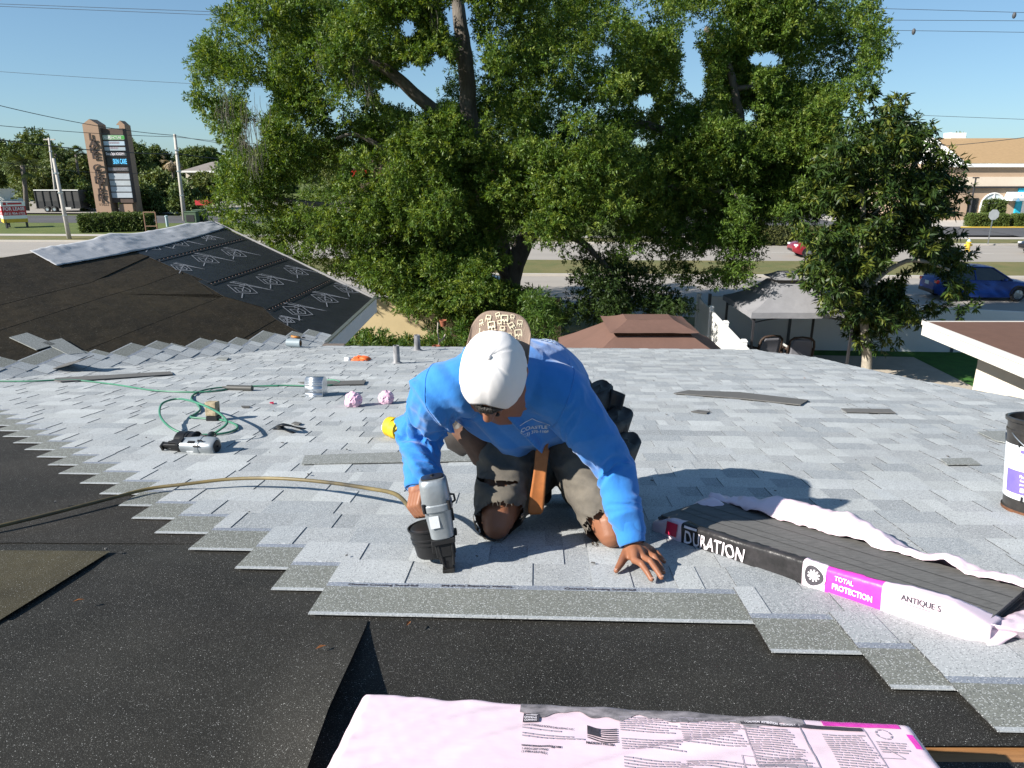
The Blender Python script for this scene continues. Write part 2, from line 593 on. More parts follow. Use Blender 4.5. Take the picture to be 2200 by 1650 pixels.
felt('felt_sheet', [rp(-900, 1165), rp(800, 1165), rp(700, 900), rp(-900, 900)], 0.0045, (1.15, 1.05, 1.0))
felt('felt_sheet', [rp(-1500, 908), rp(420, 908), rp(200, 815), rp(-1300, 815)], 0.0035, (1.1, 1.05, 1.0))
mb = MB()
tri = [rp(-60, 1184), rp(238, 1186), rp(-60, 1372)]
mb.add([roof(u, v, 0.0035) for u, v in tri], [(0, 2, 1)], col=(2.7, 2.4, 1.5))
mb.build('felt_patch', M_FELT, house)['label'] = 'dusty olive triangle of older felt'

# wing sheets: base felt, laps, black synthetic with emblems, pale ridge membrane
def wpoly(name, pts, w, m, tone=None, th=0.003):
    k = MB()
    k.prism([wing(x, y, w) for x, y in pts], -WN * th, col=tone)
    return k.build(name, m, house)
wpoly('wing_deck', [(-120, 572), (85, 541), (270, 506), (460, 479), (800, 641), (697, 741), (300, 786), (0, 822), (-120, 838)], -0.004, M_FELTW, (0.94, 0.79, 0.54), th=0.12)
wpoly('felt_sheet', [(-120, 575), (85, 545), (300, 505), (330, 545), (197, 606), (0, 655), (-120, 684)], 0.006, M_FELTW, (1.01, 0.84, 0.57))
wpoly('felt_sheet', [(-120, 680), (0, 652), (330, 571), (395, 582), (310, 613), (235, 634), (0, 709), (-120, 746)], 0.004, M_FELTW, (1.19, 0.99, 0.67))
wpoly('felt_sheet', [(-120, 742), (0, 706), (235, 631), (395, 578), (470, 640), (490, 632), (330, 694), (181, 753), (0, 812), (-120, 838)], 0.002, M_FELTW, (1.04, 0.88, 0.59))
wpoly('felt_sheet', [(181, 751), (330, 692), (490, 630), (600, 682), (520, 728), (300, 783), (150, 800)], 0.0, M_FELTW, (1.01, 0.83, 0.54))
SYN = [([(255, 518), (462, 481), (525, 512), (345, 557), (300, 545)], 0.010),
       ([(320, 552), (520, 507), (618, 553), (455, 608), (395, 585)], 0.008),
       ([(425, 604), (612, 549), (712, 600), (580, 664), (480, 636)], 0.006),
       ([(560, 656), (708, 597), (799, 641), (697, 739), (650, 718), (590, 684)], 0.004)]
for pts, w in SYN:
    wpoly('underlay_sheet', pts, w, M_SYN)
for a, b in (((340, 560), (524, 514)), ((452, 611), (616, 556)), ((578, 667), (711, 603))):
    k = MB()                                 # lapped seam with its cap-nail row
    p, q = wing(*a, 0.014), wing(*b, 0.014)
    d = (q - p)
    k.box((p + q) / 2 + WS * 0.03, (d.length, 0.012, 0.006), (d.normalized(), WN.cross(d.normalized()), WN))
    k.box((p + q) / 2 - WS * 0.05, (d.length, 0.012, 0.006), (d.normalized(), WN.cross(d.normalized()), WN))
    seam = k.build('seam', M_SYN, house)
    k = MB()
    for i in range(26):
        k.lathe([(0.0, 0.004), (0.010, 0.003), (0.012, 0)], p + d * ((i + .5) / 26) - WS * 0.01, (WE, WS, WN), n=6)
    tag(k.build('nail_row', mat('rusty_nail', (0.20, 0.12, 0.09), rough=0.5), seam), kind='stuff')
# pale membrane over the ridge, wrinkled
k = MB()
top = [(72, 541), (150, 527), (230, 512), (320, 500), (400, 484), (462, 477)]
bot = [(122, 571), (190, 559), (262, 546), (350, 528), (420, 510), (486, 490)]
def lerp_poly(P, s):
    x = s * (len(P) - 1)
    i = min(int(x), len(P) - 2)
    f = x - i
    return (P[i][0] * (1 - f) + P[i + 1][0] * f, P[i][1] * (1 - f) + P[i + 1][1] * f)
def mem(s, t):
    a, b = lerp_poly(top, s), lerp_poly(bot, s)
    p = wing(a[0] * (1 - t) + b[0] * t, a[1] * (1 - t) + b[1] * t, 0.02)
    n = noise.noise((s * 9, t * 2.0, 1.7)) * 0.6 + noise.noise((s * 26, t * 7, 4.2)) * 0.4
    bump = 0.035 * math.exp(-((s - 0.44) / 0.07) ** 2) * (1 - t) ** 0.6
    return p + WN * (0.055 * max(0, n) * (1 - 0.5 * t) + bump) - WS * 0.05 * (1 - t)
k.grid(mem, 90, 14)
k.build('ridge_membrane', M_RIDGE, house, smooth=True, solid=0.004)
# emblems printed on the synthetic sheets
M_PRINTW = mat('white_print', (0.22, 0.23, 0.25), rough=0.7, var=0.3, scale=14)
EMB = [[(-1, .15), (-.2, .95), (.25, .55), (.9, .45), (.3, -.15), (-.1, -.55), (-.6, -.3), (-1, .15)],
       [(-.75, .1), (-.3, .55), (-.1, .2), (.25, .3), (.05, -.1), (-.3, -.25), (-.75, .1)],
       [(.35, 1.05), (.75, .95), (1.15, -.9), (.35, 1.05)], [(.5, .95), (1.0, -.35)],
       [(-.5, .05), (-.2, .2), (-.3, -.05)], [(.1, .45), (.55, .35)], [(-.9, -.1), (-1.6, -.35)]]
def stroke(k, pts3, wd, n):
    for p, q in zip(pts3[:-1], pts3[1:]):
        d = (q - p)
        if d.length < 1e-6: continue
        s = n.cross(d.normalized()) * wd * 0.5
        e = d.normalized() * wd * .3
        k.add([p - s - e, q - s + e, q + s + e, p + s - e], [(0, 1, 2, 3)])
for (cx, cy, sc) in ((388, 522, 1), (452, 511, .7), (330, 531, .8), (452, 558, 1), (512, 545, 1), (398, 576, .7),
                   (532, 622, 1), (590, 604, 1), (645, 584, 1), (562, 592, .0), (650, 668, 1), (707, 642, 1), (752, 622, 1), (622, 688, .5)):
    if sc == 0: continue
    k = MB()
    c = wing(cx, cy, 0.0135)
    for st in EMB:
        stroke(k, [c + WE * (x * 0.33 * sc) - WS * (y * 0.30 * sc) for x, y in st], 0.015, WN)
    k.build('printed_emblem', M_PRINTW, house)
# eave trim of the wing: metal edge, fascia board, soffit post
k = MB()
p, q = wing(697, 741, 0.0), wing(803, 643, 0.0)
d = (q - p); dn = d.normalized(); out = dn.cross(Vector((0, 0, 1))).normalized()
k.box((p + q) / 2 + out * 0.03 + Vector((0, 0, -0.10)), (d.length, 0.035, 0.24), (dn, out, Vector((0, 0, 1))))
k.build('fascia_board', M_WHITEP, house)
k = MB()
k.box((p + q) / 2 + out * 0.03 + Vector((0, 0, 0.035)), (d.length + .02, 0.06, 0.02), (dn, out, Vector((0, 0, 1))))
k.build('drip_edge', M_GALV, house)
k = MB()
a = at_y(764, 700, 9.9)
k.box((a.x, a.y, 1.6), (0.16, 0.16, 3.2))
k.build('post', mat('dark_post', (0.06, 0.065, 0.075), rough=0.7), house)
k = MB()                                     # far rake edge
p, q = wing(460, 478, 0.0), wing(800, 641, 0.0)
d = (q - p); dn = d.normalized()
k.box((p + q) / 2 + WN * 0.012 + WN.cross(dn) * (-0.03 if WN.cross(dn).y < 0 else 0.03), (d.length, 0.02, 0.03), (dn, WN.cross(dn), WN))
k.build('rake_trim', mat('dull_metal', (.16, .16, .165), rough=.6), house)
k = MB()                                     # main eave fascia and gable wall below
p, q = roof(VAL_A[0], EAVE + .02, -.1), roof(u_right(EAVE), EAVE + .02, -.1)
k.box((p + q) / 2 - Vector((0, 0, 0.1)), ((q - p).length, 0.03, 0.2), ((q - p).normalized(), Vector((0, 0, 1)).cross((q - p).normalized()), Vector((0, 0, 1))))
k.build('fascia_board', M_GREYP, house)
k = MB()
p0 = roof(u_right(EAVE) - .45, EAVE - .45); p1 = roof(u_right(1.0) - .45, 1.0); p2 = roof(-6.5, 1.0); p3 = roof(VAL_A[0] - .5, EAVE - .5)
k.prism([(p0.x, p0.y, 3.2), (p1.x, p1.y, 3.2), (p2.x, p2.y, 3.2), (p3.x, p3.y, 3.2)], (0, 0, -3.2))
k.build('wall', M_STUCCO, house)
k = MB()
a = at_y(735, 700, 9.6)
k.box((roof(*rp(733, 738)).x, roof(0, EAVE).y + .12, roof(0, EAVE).z - .02), (0.28, 0.1, 0.08))
k.build('gutter_end', mat('brown_metal', (0.16, 0.13, 0.11), rough=.6), house)

# ---- shingles
TONES = [(.87, .885, .90), (1.0, 1.0, 1.0), (1.09, 1.09, 1.075), (.95, .96, .97), (1.16, 1.16, 1.145), (.79, .81, .83), (1.03, 1.035, 1.04)]
HEADC = (0.46, 0.46, 0.405)
NAILC = (0.56, 0.60, 0.70)
LIPC = (0.95, 0.96, 0.97)
SLANT = 0.0245
def shingle_geo(L, rnd, xa=0.0, xb=None, clamp=None):
    "one laminated shingle, local x along the course, y=0 at the butt, y<0 up the slope"
    xb = L if xb is None else xb
    k = MB()
    def P(x, y, z):
        if clamp: x = min(x, clamp(y))
        return Vector((x, y, z + SLANT * (y + 0.34)))
    def slab(x0, x1, y0, y1, z0, z1, col, sides='nsew'):
        if x1 - x0 < 0.004: return
        vs = [P(x0, y0, z0), P(x1, y0, z0), P(x1, y1, z0), P(x0, y1, z0), P(x0, y0, z1), P(x1, y0, z1), P(x1, y1, z1), P(x0, y1, z1)]
        fs = [(4, 5, 6, 7)]
        dark = [(0, 1, 5, 4), (1, 2, 6, 5), (2, 3, 7, 6), (3, 0, 4, 7)]
        k.add(vs, fs, col=col)
        b = len(k.v) - 8
        for fi, f in enumerate(dark):
            k.f.append(tuple(b + i for i in f)); k.m.append(0); k.c.append(col if fi == 0 else (.16, .16, .165))
    base = rnd.choice(TONES[:4])
    slab(xa, xb, -0.150, 0.0, 0, 0.003, tuple(c * .9 for c in base))
    slab(xa, xb, -0.177, -0.150, 0, 0.0034, NAILC)
    slab(xa, xb, -0.327, -0.177, 0, 0.003, HEADC)
    slab(xa, xb, -0.340, -0.327, 0, 0.003, LIPC)
    x = xa - rnd.uniform(0, .12)
    while x < xb:
        w = rnd.uniform(.11, .27)
        x0, x1 = max(xa, x), min(xb, x + w)
        if x1 - x0 > .015:
            slab(x0, x1, -0.151, 0.001, 0.003, 0.0056, rnd.choice(TONES))
        x += w + rnd.uniform(.07, .20)
    return k

def to_mesh(k, name, m):
    me = bpy.data.meshes.new(name)
    me.from_pydata([tuple(p) for p in k.v], [], k.f)
    me.materials.append(m)
    at = me.color_attributes.new('Col', 'FLOAT_COLOR', 'CORNER')
    dat = []
    for f, c in zip(k.f, k.c): dat += [*c, 1.0] * len(f)
    at.data.foreach_set('color', dat)
    return me
srnd = random.Random(3)
VARS = [to_mesh(shingle_geo(1.0, srnd), 'shingle', M_SHING) for _ in range(14)]
left_px = {-3: (2140, 1570), -2: (1915, 1480), -1: (1655, 1398), 0: (662, 1320), 1: (580, 1270), 2: (500, 1226), 3: (397, 1187), 4: (318, 1155),
           5: (270, 1122), 6: (240, 1095), 7: (193, 1072), 8: (147, 1050), 9: (97, 1030), 10: (65, 1014), 11: (38, 997)}
def basis_at(u, v, w=0.0):
    o = roof(u, v, w)
    return Matrix(((RU.x, RV.x, RW.x, o.x), (RU.y, RV.y, RW.y, o.y), (RU.z, RV.z, RW.z, o.z), (0, 0, 0, 1)))
rows = []
n, ul = -3, 0
while True:
    vb = V_FRONT + n * EX
    if vb > EAVE + 0.06: break
    if n in left_px:
        ul = rp(*left_px[n])[0]
    else:
        ul = ul - 0.165
        if ul < -6.2: ul += 1.0
    rows.append((n, vb, ul))
    n += 1
placed = []
for n, vb, ul in rows:
    u = ul
    lim = u_valley(vb) - 0.15 if vb > VAL_B[1] - .9 else -99
    lim = max(lim, -4.55 - 0.12 * max(0, vb - 4.5))
    while u < u_right(vb) - 0.02:
        if u + 1.0 > lim and u > lim - 1.0:
            z = math.hypot(u, vb)
            fr = RU * u + RV * vb
            placed.append((z, u, vb, lim))
        u += 1.0
placed.sort(key=lambda t: t[0])
rest = MB()
HOFF = HOUSE_LOC
n_obj = 0
for i, (z, u, vb, lim) in enumerate(placed):
    clip_r = u + 1.0 > u_right(vb) - 0.03 or u + 1.0 > u_right(vb - .34) - .03
    clip_l = u < lim
    B = basis_at(u, vb)
    if i < 284:
        if clip_r or clip_l:
            k = shingle_geo(1.0, srnd, xa=max(0, lim - u), clamp=(lambda y, u=u, vb=vb: u_right(vb + y) - u) if clip_r else None)
            me = to_mesh(k, 'shingle', M_SHING)
        else:
            me = VARS[srnd.randrange(len(VARS))]
        o = bpy.data.objects.new('shingle', me)
        link(o, house)
        o.matrix_local = Matrix.Translation(-HOFF) @ B
    else:
        k = shingle_geo(1.0, srnd, xa=max(0, lim - u), clamp=(lambda y, u=u, vb=vb: u_right(vb + y) - u) if clip_r else None)
        rest.add([B @ p for p in k.v], [], 0)
        b = len(rest.v) - len(k.v)
        for f, c in zip(k.f, k.c):
            rest.f.append(tuple(b + j for j in f)); rest.m.append(0); rest.c.append(c)
# wing shingles along the valley: courses parallel to the wing's eave
wrows = int(2.9 / EX)
wsh = []
for r in range(wrows):
    # butt line at distance r*EX up from the eave (WS points down)
    base = A3 - WS * (r * EX - 0.02)
    # where this course meets the valley line
    dv = (B3 - A3).normalized()
    t = (r * EX) / max(1e-6, -(dv.dot(WS)))
    pv = A3 + dv * t
    ln = srnd.uniform(.25, .5) + (0.15 if r % 3 == 0 else 0)
    wsh.append((pv, ln))
for r, (pv, ln) in enumerate(wsh):
    k = shingle_geo(1.0, srnd, xa=-0.35, xb=ln)
    o3 = pv + WN * 0.010
    X, Y, Z = WE, WS, WN
    if X.cross(Y).dot(Z) < 0:
        pass
    Bm = Matrix(((X.x, Y.x, Z.x, o3.x), (X.y, Y.y, Z.y, o3.y), (X.z, Y.z, Z.z, o3.z), (0, 0, 0, 1)))
    if r < 14:
        o = bpy.data.objects.new('shingle', to_mesh(k, 'shingle', M_SHING))
        link(o, house)
        o.matrix_local = Matrix.Translation(-HOFF) @ Bm
    else:
        rest.add([Bm @ p for p in k.v], [], 0)
        b = len(rest.v) - len(k.v)
        for f, c in zip(k.f, k.c):
            rest.f.append(tuple(b + j for j in f)); rest.m.append(0); rest.c.append(c)
tag(rest.build('shingle_courses', M_SHING, house), kind='stuff')
# vent pipes of the roof
M_LEADP = mat('worn_pipe', (0.055, 0.057, 0.065), rough=0.7, col2=(0.38, 0.38, 0.39), scale=22, stretch=(1, 1, .25), detail=7)
for px, py, h in ((853, 783, .20), (897, 755, .205)):
    u, v = rp(px, py)
    r = .032 if px < 870 else .036
    k = MB()
    b = roof(u, v, 0)
    ax = (Vector((1, 0, 0)), Vector((0, 1, 0)), Vector((0, 0, 1)))
    k.lathe([(r * 1.9, .012), (r * 1.05, .03), (r, h), (r * .8, h), (r * .8, h - .1)], b, ax, n=18)
    k.lathe([(0, h - .1), (r * .8, h - .1)], b, ax, n=18)
    k.build('vent_pipe', M_LEADP, house, auto=40)
# ---------------------------------------------------------------- flat print: letters and marks laid onto a surface
_txt = {}
def text2d(s, size=1.0, bold=0.0, shear=0.0, align='LEFT', spacing=1.0):
    cu = bpy.data.curves.new('t', 'FONT')
    cu.body = s
    cu.size = size
    cu.offset = bold
    cu.shear = shear
    cu.align_x = align
    cu.space_character = spacing
    cu.resolution_u = 3
    o = bpy.data.objects.new('t', cu)
    COL.objects.link(o)
    dg = bpy.context.evaluated_depsgraph_get()
    me = bpy.data.meshes.new_from_object(o.evaluated_get(dg))
    v = [(p.co.x, p.co.y) for p in me.vertices]
    f = [tuple(p.vertices) for p in me.polygons]
    bpy.data.objects.remove(o)
    bpy.data.curves.remove(cu)
    bpy.data.meshes.remove(me)
    return v, f

def text_width(v):
    return max(p[0] for p in v) - min(p[0] for p in v)

def put_text(mb, s, fn, size, bold=0.0, shear=0.0, align='LEFT', width=None, mi=0, spacing=1.0, sub=0):
    "fn maps flat (x, y) metres to a point in the world"
    v, f = text2d(s, size, bold, shear, align, spacing)
    k = 1.0
    if width: k = width / max(1e-6, text_width(v))
    mb.add([fn(x * k, y) for x, y in v], f, mi)

def put_rects(mb, rects, fn, mi=0, n=1):
    for x0, y0, x1, y1 in rects:
        m = max(1, n)
        for i in range(m):
            a, b = x0 + (x1 - x0) * i / m, x0 + (x1 - x0) * (i + 1) / m
            mb.add([fn(a, y0), fn(b, y0), fn(b, y1), fn(a, y1)], [(0, 1, 2, 3)], mi)

def word_rows(rnd, x0, y0, x1, rows, pitch, h):
    out = []
    for r in range(rows):
        x = x0
        end = x1 - rnd.uniform(0, (x1 - x0) * .25)
        while x < end:
            w = rnd.uniform(.25, 1.0) * 0.016
            out.append((x, y0 - r * pitch, min(x + w, end), y0 - r * pitch + h))
            x += w + 0.0025
    return out

M_INK = mat('black_ink', (0.05, 0.045, 0.055), rough=0.6, var=0.3, scale=60)
M_INKG = mat('grey_ink', (0.30, 0.27, 0.31), rough=0.6, var=0.2, scale=60)
M_WINK = mat('white_ink', (0.78, 0.72, 0.76), rough=0.5, var=0.08, scale=40)
M_MAG = mat('magenta_ink', (0.68, 0.05, 0.42), rough=0.4, var=0.15, scale=25, bump=0.2, bscale=40)
M_RED = mat('red_ink', (0.45, 0.015, 0.06), rough=0.4, var=0.1, scale=20)
M_PINK = mat('pink_wrapper', (0.73, 0.58, 0.65), rough=0.30, var=0.04, scale=5, bump=0.10, bscale=14, stretch=(1, 3.0, 1), bdist=0.006)
M_SCUFF = mat('scuffed_black_print', (0.014, 0.014, 0.014), rough=0.32, col2=(0.040, 0.037, 0.039), scale=26, detail=10, bump=.15, bscale=60)

# SureNail band lettering on the top course
mb = MB()
def band(x0):
    return lambda x, y: roof(x0 + x, V_FRONT - 0.1725 + y, 0.0034 + SLANT * (0.34 - 0.1725 + y) + 0.0012)
for px in (745, 1212):
    u0 = rp(px, 1266)[0]
    put_text(mb, 'Owens Corning SureNail', band(u0), 0.017, 0.0004, width=0.20)
u0 = rp(1100, 1266)[0]
fnm = band(u0)
put_text(mb, 'Owens Corning SureNail', lambda x, y: fnm(-x, 0.013 - y), 0.017, 0.0004, width=0.20)
tag(mb.build('strip_lettering', M_INK, house), kind='stuff')

# ---------------------------------------------------------------- the opened bundle
q0, q1 = Vector((*rp(1413, 1150), 0)), Vector((*rp(2103, 1388), 0))
BA = (q1 - q0).normalized()
BB = Vector((-BA.y, BA.x, 0))
BL = (q1 - q0).length
def bd(s, t, w):
    p = q0 + BA * s + BB * t
    return roof(p.x, p.y, w)
bund = thing('open_shingle_bundle', 'torn open pink bundle of dark grey shingles lying beside the braced hand', 'shingle bundle', bd(.5, .15, 0.0))
for i in range(7):
    k = MB()
    ds, dt = random.uniform(-.008, .008), random.uniform(-.006, .006)
    z = 0.010 + i * 0.0075
    x0, x1, y0, y1 = .0 + ds, .985 + ds, .012 + dt, .315 + dt
    lf = 0.0
    pts = []
    def fn(s, t, z=z, x0=x0, x1=x1, y0=y0, y1=y1):
        return bd(x0 + (x1 - x0) * s, y0 + (y1 - y0) * t, z + 0.004 * math.sin(3 * s + 1) + 0.010 * max(0, .12 - s) * 5)
    k.grid(fn, 12, 3)
    k.build('stacked_shingle', M_SHINGB, bund, solid=-0.006)
k = MB()
zt = 0.010 + 6 * 0.0075 + 0.0068
for t, w in ((.105, .003), (.150, .002), (.225, .0035)):
    k.grid(lambda s, tt, t=t, w=w: bd(.01 + .97 * s, t + w * tt, zt + 0.004 * math.sin(3 * s + 1) + 0.010 * max(0, .12 - s) * 5), 12, 1)
k.build('sealant_line', mat('sealant', (0.012, 0.012, 0.012), rough=.5), bund)
# front of the wrapper: pink, black, emblem, magenta, pink
def wr(s, t):
    "s metres along, t metres up the front and over the top"
    e = min(1.0, max(0.0, (s + 0.03) / 0.09), max(0.0, (BL + 0.02 - s) / 0.08))
    H = 0.074 + 0.016 * s / BL
    n = noise.noise((s * 9, t * 16, .3)) * .005 + noise.noise((s * 26, t * 22, 2.3)) * .0014
    r = 0.013
    H2 = H * (0.55 + 0.45 * e)
    if t < H2 - r: y, w = 0.0, t
    elif t < H2 - r + r * 1.57:
        a = (t - (H2 - r)) / r
        y, w = r - r * math.cos(a), H2 - r + r * math.sin(a)
    else: y, w = r + (t - (H2 - r + r * 1.57)), H2
    y += 0.02 * (1 - e)
    return bd(s, y - 0.014 - n, w + n * .8)
k = MB()
def wr_rag(a, b):
    s = -0.03 + a * (BL + 0.05)
    top = 0.098 + 0.012 * noise.noise((s * 14, 0, 9)) + 0.008 * noise.noise((s * 50, 0, 3)) + (0.03 if s > .75 * BL else 0) * min(1, (s - .75 * BL) * 12 if s > .75 * BL else 0)
    return wr(s, b * top)
def wr_mi(a, b):
    s = -0.03 + a * (BL + 0.05)
    if .105 < s < .535: return 1
    if .60 < s < .752: return 2
    return 0
k.grid(wr_rag, 150, 14, mif=wr_mi)
wrap = k.build('wrapper_front', [M_PINK, M_SCUFF, M_MAG], bund, smooth=True, solid=0.0012)
def wmap(s0, t0, slope=0.0):
    return lambda x, y: wr(s0 + x, t0 + y) + (-(RU * BB.x + RV * BB.y) * 0.8 + RW * 0.6) * 0.0042
k = MB()
put_text(k, 'DURATION', lambda x, y: wmap(.118, .013)(x + 0.003 * math.sin(y * 160), y), 0.060, 0.0011, shear=0.10, width=0.225, spacing=1.06)
put_rects(k, [(0, 0, .050, .008)], wmap(.120, .062), n=4)
k.build('lettering', M_WINK, bund)
k = MB()
fe = wmap(.042, .018)
k.grid(lambda a, b: fe(.046 * a + .008 * b, .046 * b) + RW * .0015 - RV * .002, 6, 8)
k.build('red_emblem', M_RED, bund)
k = MB()
put_text(k, 'OWENS', wmap(.050, .034), 0.011, width=.036)
put_text(k, 'CORNING', wmap(.050, .025), 0.011, width=.036)
k.build('lettering', mat('pale_red_ink', (.6, .2, .25), rough=.5), bund)
k = MB()                                     # shield emblem
sh = [(math.cos(a) * .034 * (1 + .08 * math.cos(3 * a)), .042 + math.sin(a) * .036 * (1 + .08 * math.cos(3 * a))) for a in [i * math.pi / 12 for i in range(24)]]
k.add([wmap(.567, 0)(x, y) for x, y in sh], [tuple(range(24))])
k.build('shield_emblem', M_WINK, bund)
k = MB()
k.add([wmap(.567, 0)(x * .82, .042 + (y - .042) * .82) + RW * .0012 - RV * .001 for x, y in sh], [tuple(range(24))])
k.build('shield_field', M_INK, bund)
k = MB()
for a in range(5):
    t = a * math.pi / 5 + .3
    c, s_ = math.cos(t), math.sin(t)
    P = [(-.018 * c - .0025 * s_, .042 - .018 * s_ + .0025 * c), (.018 * c - .0025 * s_, .042 + .018 * s_ + .0025 * c), (.018 * c + .0025 * s_, .042 + .018 * s_ - .0025 * c), (-.018 * c + .0025 * s_, .042 - .018 * s_ - .0025 * c)]
    k.add([wmap(.567, 0)(x, y) + RW * .0025 - RV * .002 for x, y in P], [(0, 1, 2, 3)])
k.build('shield_mark', M_WINK, bund)
k = MB()
put_text(k, 'TOTAL', wmap(.628, .050), 0.019, 0.0006, width=.052)
put_text(k, 'PROTECTION', wmap(.622, .024), 0.022, 0.0009, width=.108)
k.build('lettering', M_WINK, bund)
k = MB()
put_text(k, 'ANTIQUE S', wmap(.80, .058), 0.022, 0.0002, width=.095)
put_rects(k, [(0, 0, .075, .0016)], wmap(.795, .050), n=3)
k.build('lettering', M_INK, bund)
# torn wrapper thrown back along the far side
def back(a, b):
    s = -.01 + a * (BL + .25)
    big = math.exp(-((s - .30) / .16) ** 2) + .75 * math.exp(-((s - .52) / .08) ** 2)
    wd = .125 + .11 * big + .02 * noise.noise((s * 8, 0, 1))
    t = .285 + wd * b ** 1.3 + .03 * math.exp(-((s - .05) / .08) ** 2)
    h = .074 + .060 * math.sin(math.pi * min(1, b * 1.1)) * (.22 + .78 * min(1, big)) - .064 * b ** 3.2 + .02 * noise.noise((s * 12, b * 3, 7)) + .01 * noise.noise((s * 36, b * 9, 5))
    return bd(s, t, max(.010, h))
k = MB(); k.grid(back, 110, 12)
k.build('wrapper_back', M_PINK, bund, smooth=True, solid=0.0012)
def flap(a, b):
    s = -.06 + a * .14
    return bd(s + .03 * b, .20 + .14 * b, .012 + .075 * math.sin(math.pi * (.15 + .75 * b)) * math.sin(math.pi * (.1 + .8 * a)) + .012 * noise.noise((a * 4, b * 4, 3)))
k = MB(); k.grid(flap, 20, 16)
k.build('wrapper_flap', M_PINK, bund, smooth=True, solid=0.0012)
def endflap(a, b):
    s = BL - .02 + .02 * math.sin(b * 5)
    return bd(s + a * .05 + .10 * b * b, -.01 + b * .30, .004 + .055 * (1 - a) * (1 - .6 * b) + .035 * a * math.sin(b * 3.0) + .006 * noise.noise((a * 5, b * 8, 3)))
k = MB(); k.grid(endflap, 10, 26)
k.build('wrapper_end', M_PINK, bund, smooth=True, solid=0.0012)
def tailstrip(a, b):
    s = BL + .0 + a * .34
    return bd(s, .02 + .30 * a ** 1.4 + .055 * b, .008 + .05 * (1 - b) * (1 - .5 * a) + .010 * noise.noise((a * 9, b * 3, 8)))
k = MB(); k.grid(tailstrip, 26, 5)
k.build('wrapper_tail', M_PINK, bund, smooth=True, solid=0.0012)

# ---------------------------------------------------------------- the stacked bundles in front
FW = 0.150
f0, f1 = Vector((*rp(770, 1480, FW), 0)), Vector((*rp(1968, 1547, FW), 0))
FA = (f1 - f0).normalized()
FB = Vector((FA.y, -FA.x, 0))               # towards the camera
FL, FD = (f1 - f0).length, 0.335
def bundle_surf(x, y, h0, H, L=FL, D=FD, o=(0, 0), seed=0.0, rx=.030, ry=.024):
    "x along, y towards the camera; a wrapped pack with round shoulders"
    def sh(p, n, r):
        d = min(p, n - p)
        if d >= r: return 1.0
        return math.sqrt(max(0.0, 1 - (1 - max(0, d) / r) ** 2))
    k = min(sh(x, L, rx), sh(y, D, ry))
    d = x * .55 + y * 1.0
    e = d + .05 * noise.noise((x * 4, y * 4, 2))
    n = 1.5 * (.0020 * noise.noise((e * 34, (x - y) * 2.2, 3 + seed)) + .0062 * (.5 - abs(noise.noise((e * 13, (x - y) * 1.6, 9 + seed))))) * min(1.0, 2.2 - 1.6 * x) + .0005 * noise.noise((x * 60, y * 60, 1 + seed))
    w = h0 + H * (0.25 + .75 * k) + n * k if k > 0 else h0
    p = f0 + FA * (x + o[0]) + FB * (y + o[1])
    return roof(p.x, p.y, w)
def make_bundle(label, h0, H, o, seed, top=True):
    th = thing('shingle_bundle', label, 'shingle bundle', bundle_surf(FL / 2, FD / 2, h0, 0, o=o), 'wrapped shingle bundles stacked in front')
    k = MB()
    ns, nt = 150, 60
    def mp(a): return a + 0.055 * math.sin(2 * math.pi * a) * -1 if False else (0.5 - 0.5 * math.cos(math.pi * a)) * .55 + a * .45
    k.grid(lambda a, b: bundle_surf(mp(a) * FL, mp(b) * FD, h0, H, o=o, seed=seed), ns, nt)
    for side in ((0, 0, FL, 0), (FL, 0, FL, FD), (FL, FD, 0, FD), (0, FD, 0, 0)):
        x0, y0, x1, y1 = side
        def sd(a, b):
            p = bundle_surf(x0 + (x1 - x0) * a, y0 + (y1 - y0) * a, h0, H, o=o, seed=seed)
            q = f0 + FA * (x0 + (x1 - x0) * a + o[0]) + FB * (y0 + (y1 - y0) * a + o[1])
            q = roof(q.x, q.y, h0)
            return p * (1 - b) + q * b
        k.grid(sd, 30, 2)
    k.build('wrapper', M_PINK, th, smooth=True)
    return th
BUN2 = make_bundle('pink wrapped bundle underneath, sticking out at the left of the stack', 0.004, 0.072, (-.028, .055), 5)
BUN1 = make_bundle('pink wrapped shingle bundle on top of the front stack, printed with warnings', 0.078, 0.072, (0, 0), 1)
def fpx(px, py):
    p = Vector((*rp(px, py, FW), 0)) - f0
    return p.dot(FA), p.dot(FB)
def fmap(px, py, lift=0.0016):
    x0, y0 = fpx(px, py)
    return lambda x, y: bundle_surf(x0 + x, y0 - y, .078, .072, seed=1) + RW * lift
def fabs(x, y, lift=0.0014):
    return bundle_surf(x, y, .078, .072, seed=1) + RW * lift
k = MB()
x0, y0 = fpx(1122, 1494); x1, _ = fpx(1712, 1528)
k.grid(lambda a, b: fabs(x0 + (x1 - x0) * a, .016 + (.030 + .010 * noise.noise((a * 18, 0, 4)) + .006 * math.sin(a * 25)) * b), 90, 5)
k.build('black_band', mat('scuffed_band', (0.02, 0.02, 0.02), rough=.4, col2=(.42, .38, .4), scale=34, detail=9, stretch=(.5, 1, 1)), BUN1, smooth=True)
k = MB()
x0, _ = fpx(1757, 1540); x1, _ = fpx(1918, 1548)
k.grid(lambda a, b: fabs(x0 + (x1 - x0) * a, .008 + .026 * b), 14, 3)
k.build('magenta_band', M_MAG, BUN1, smooth=True)
k = MB()
x0, y0 = fpx(1946, 1582)
k.grid(lambda a, b: fabs(x0 + .010 * a, y0 + .036 * b), 2, 4)
k.build('magenta_mark', M_MAG, BUN1)
k = MB()
put_rects(k, [(0, 0, .027, .026)], fmap(1123, 1556), n=3)
put_text(k, 'www.owenscorning.com', fmap(1120, 1607), 0.0085, .0003, width=.062)
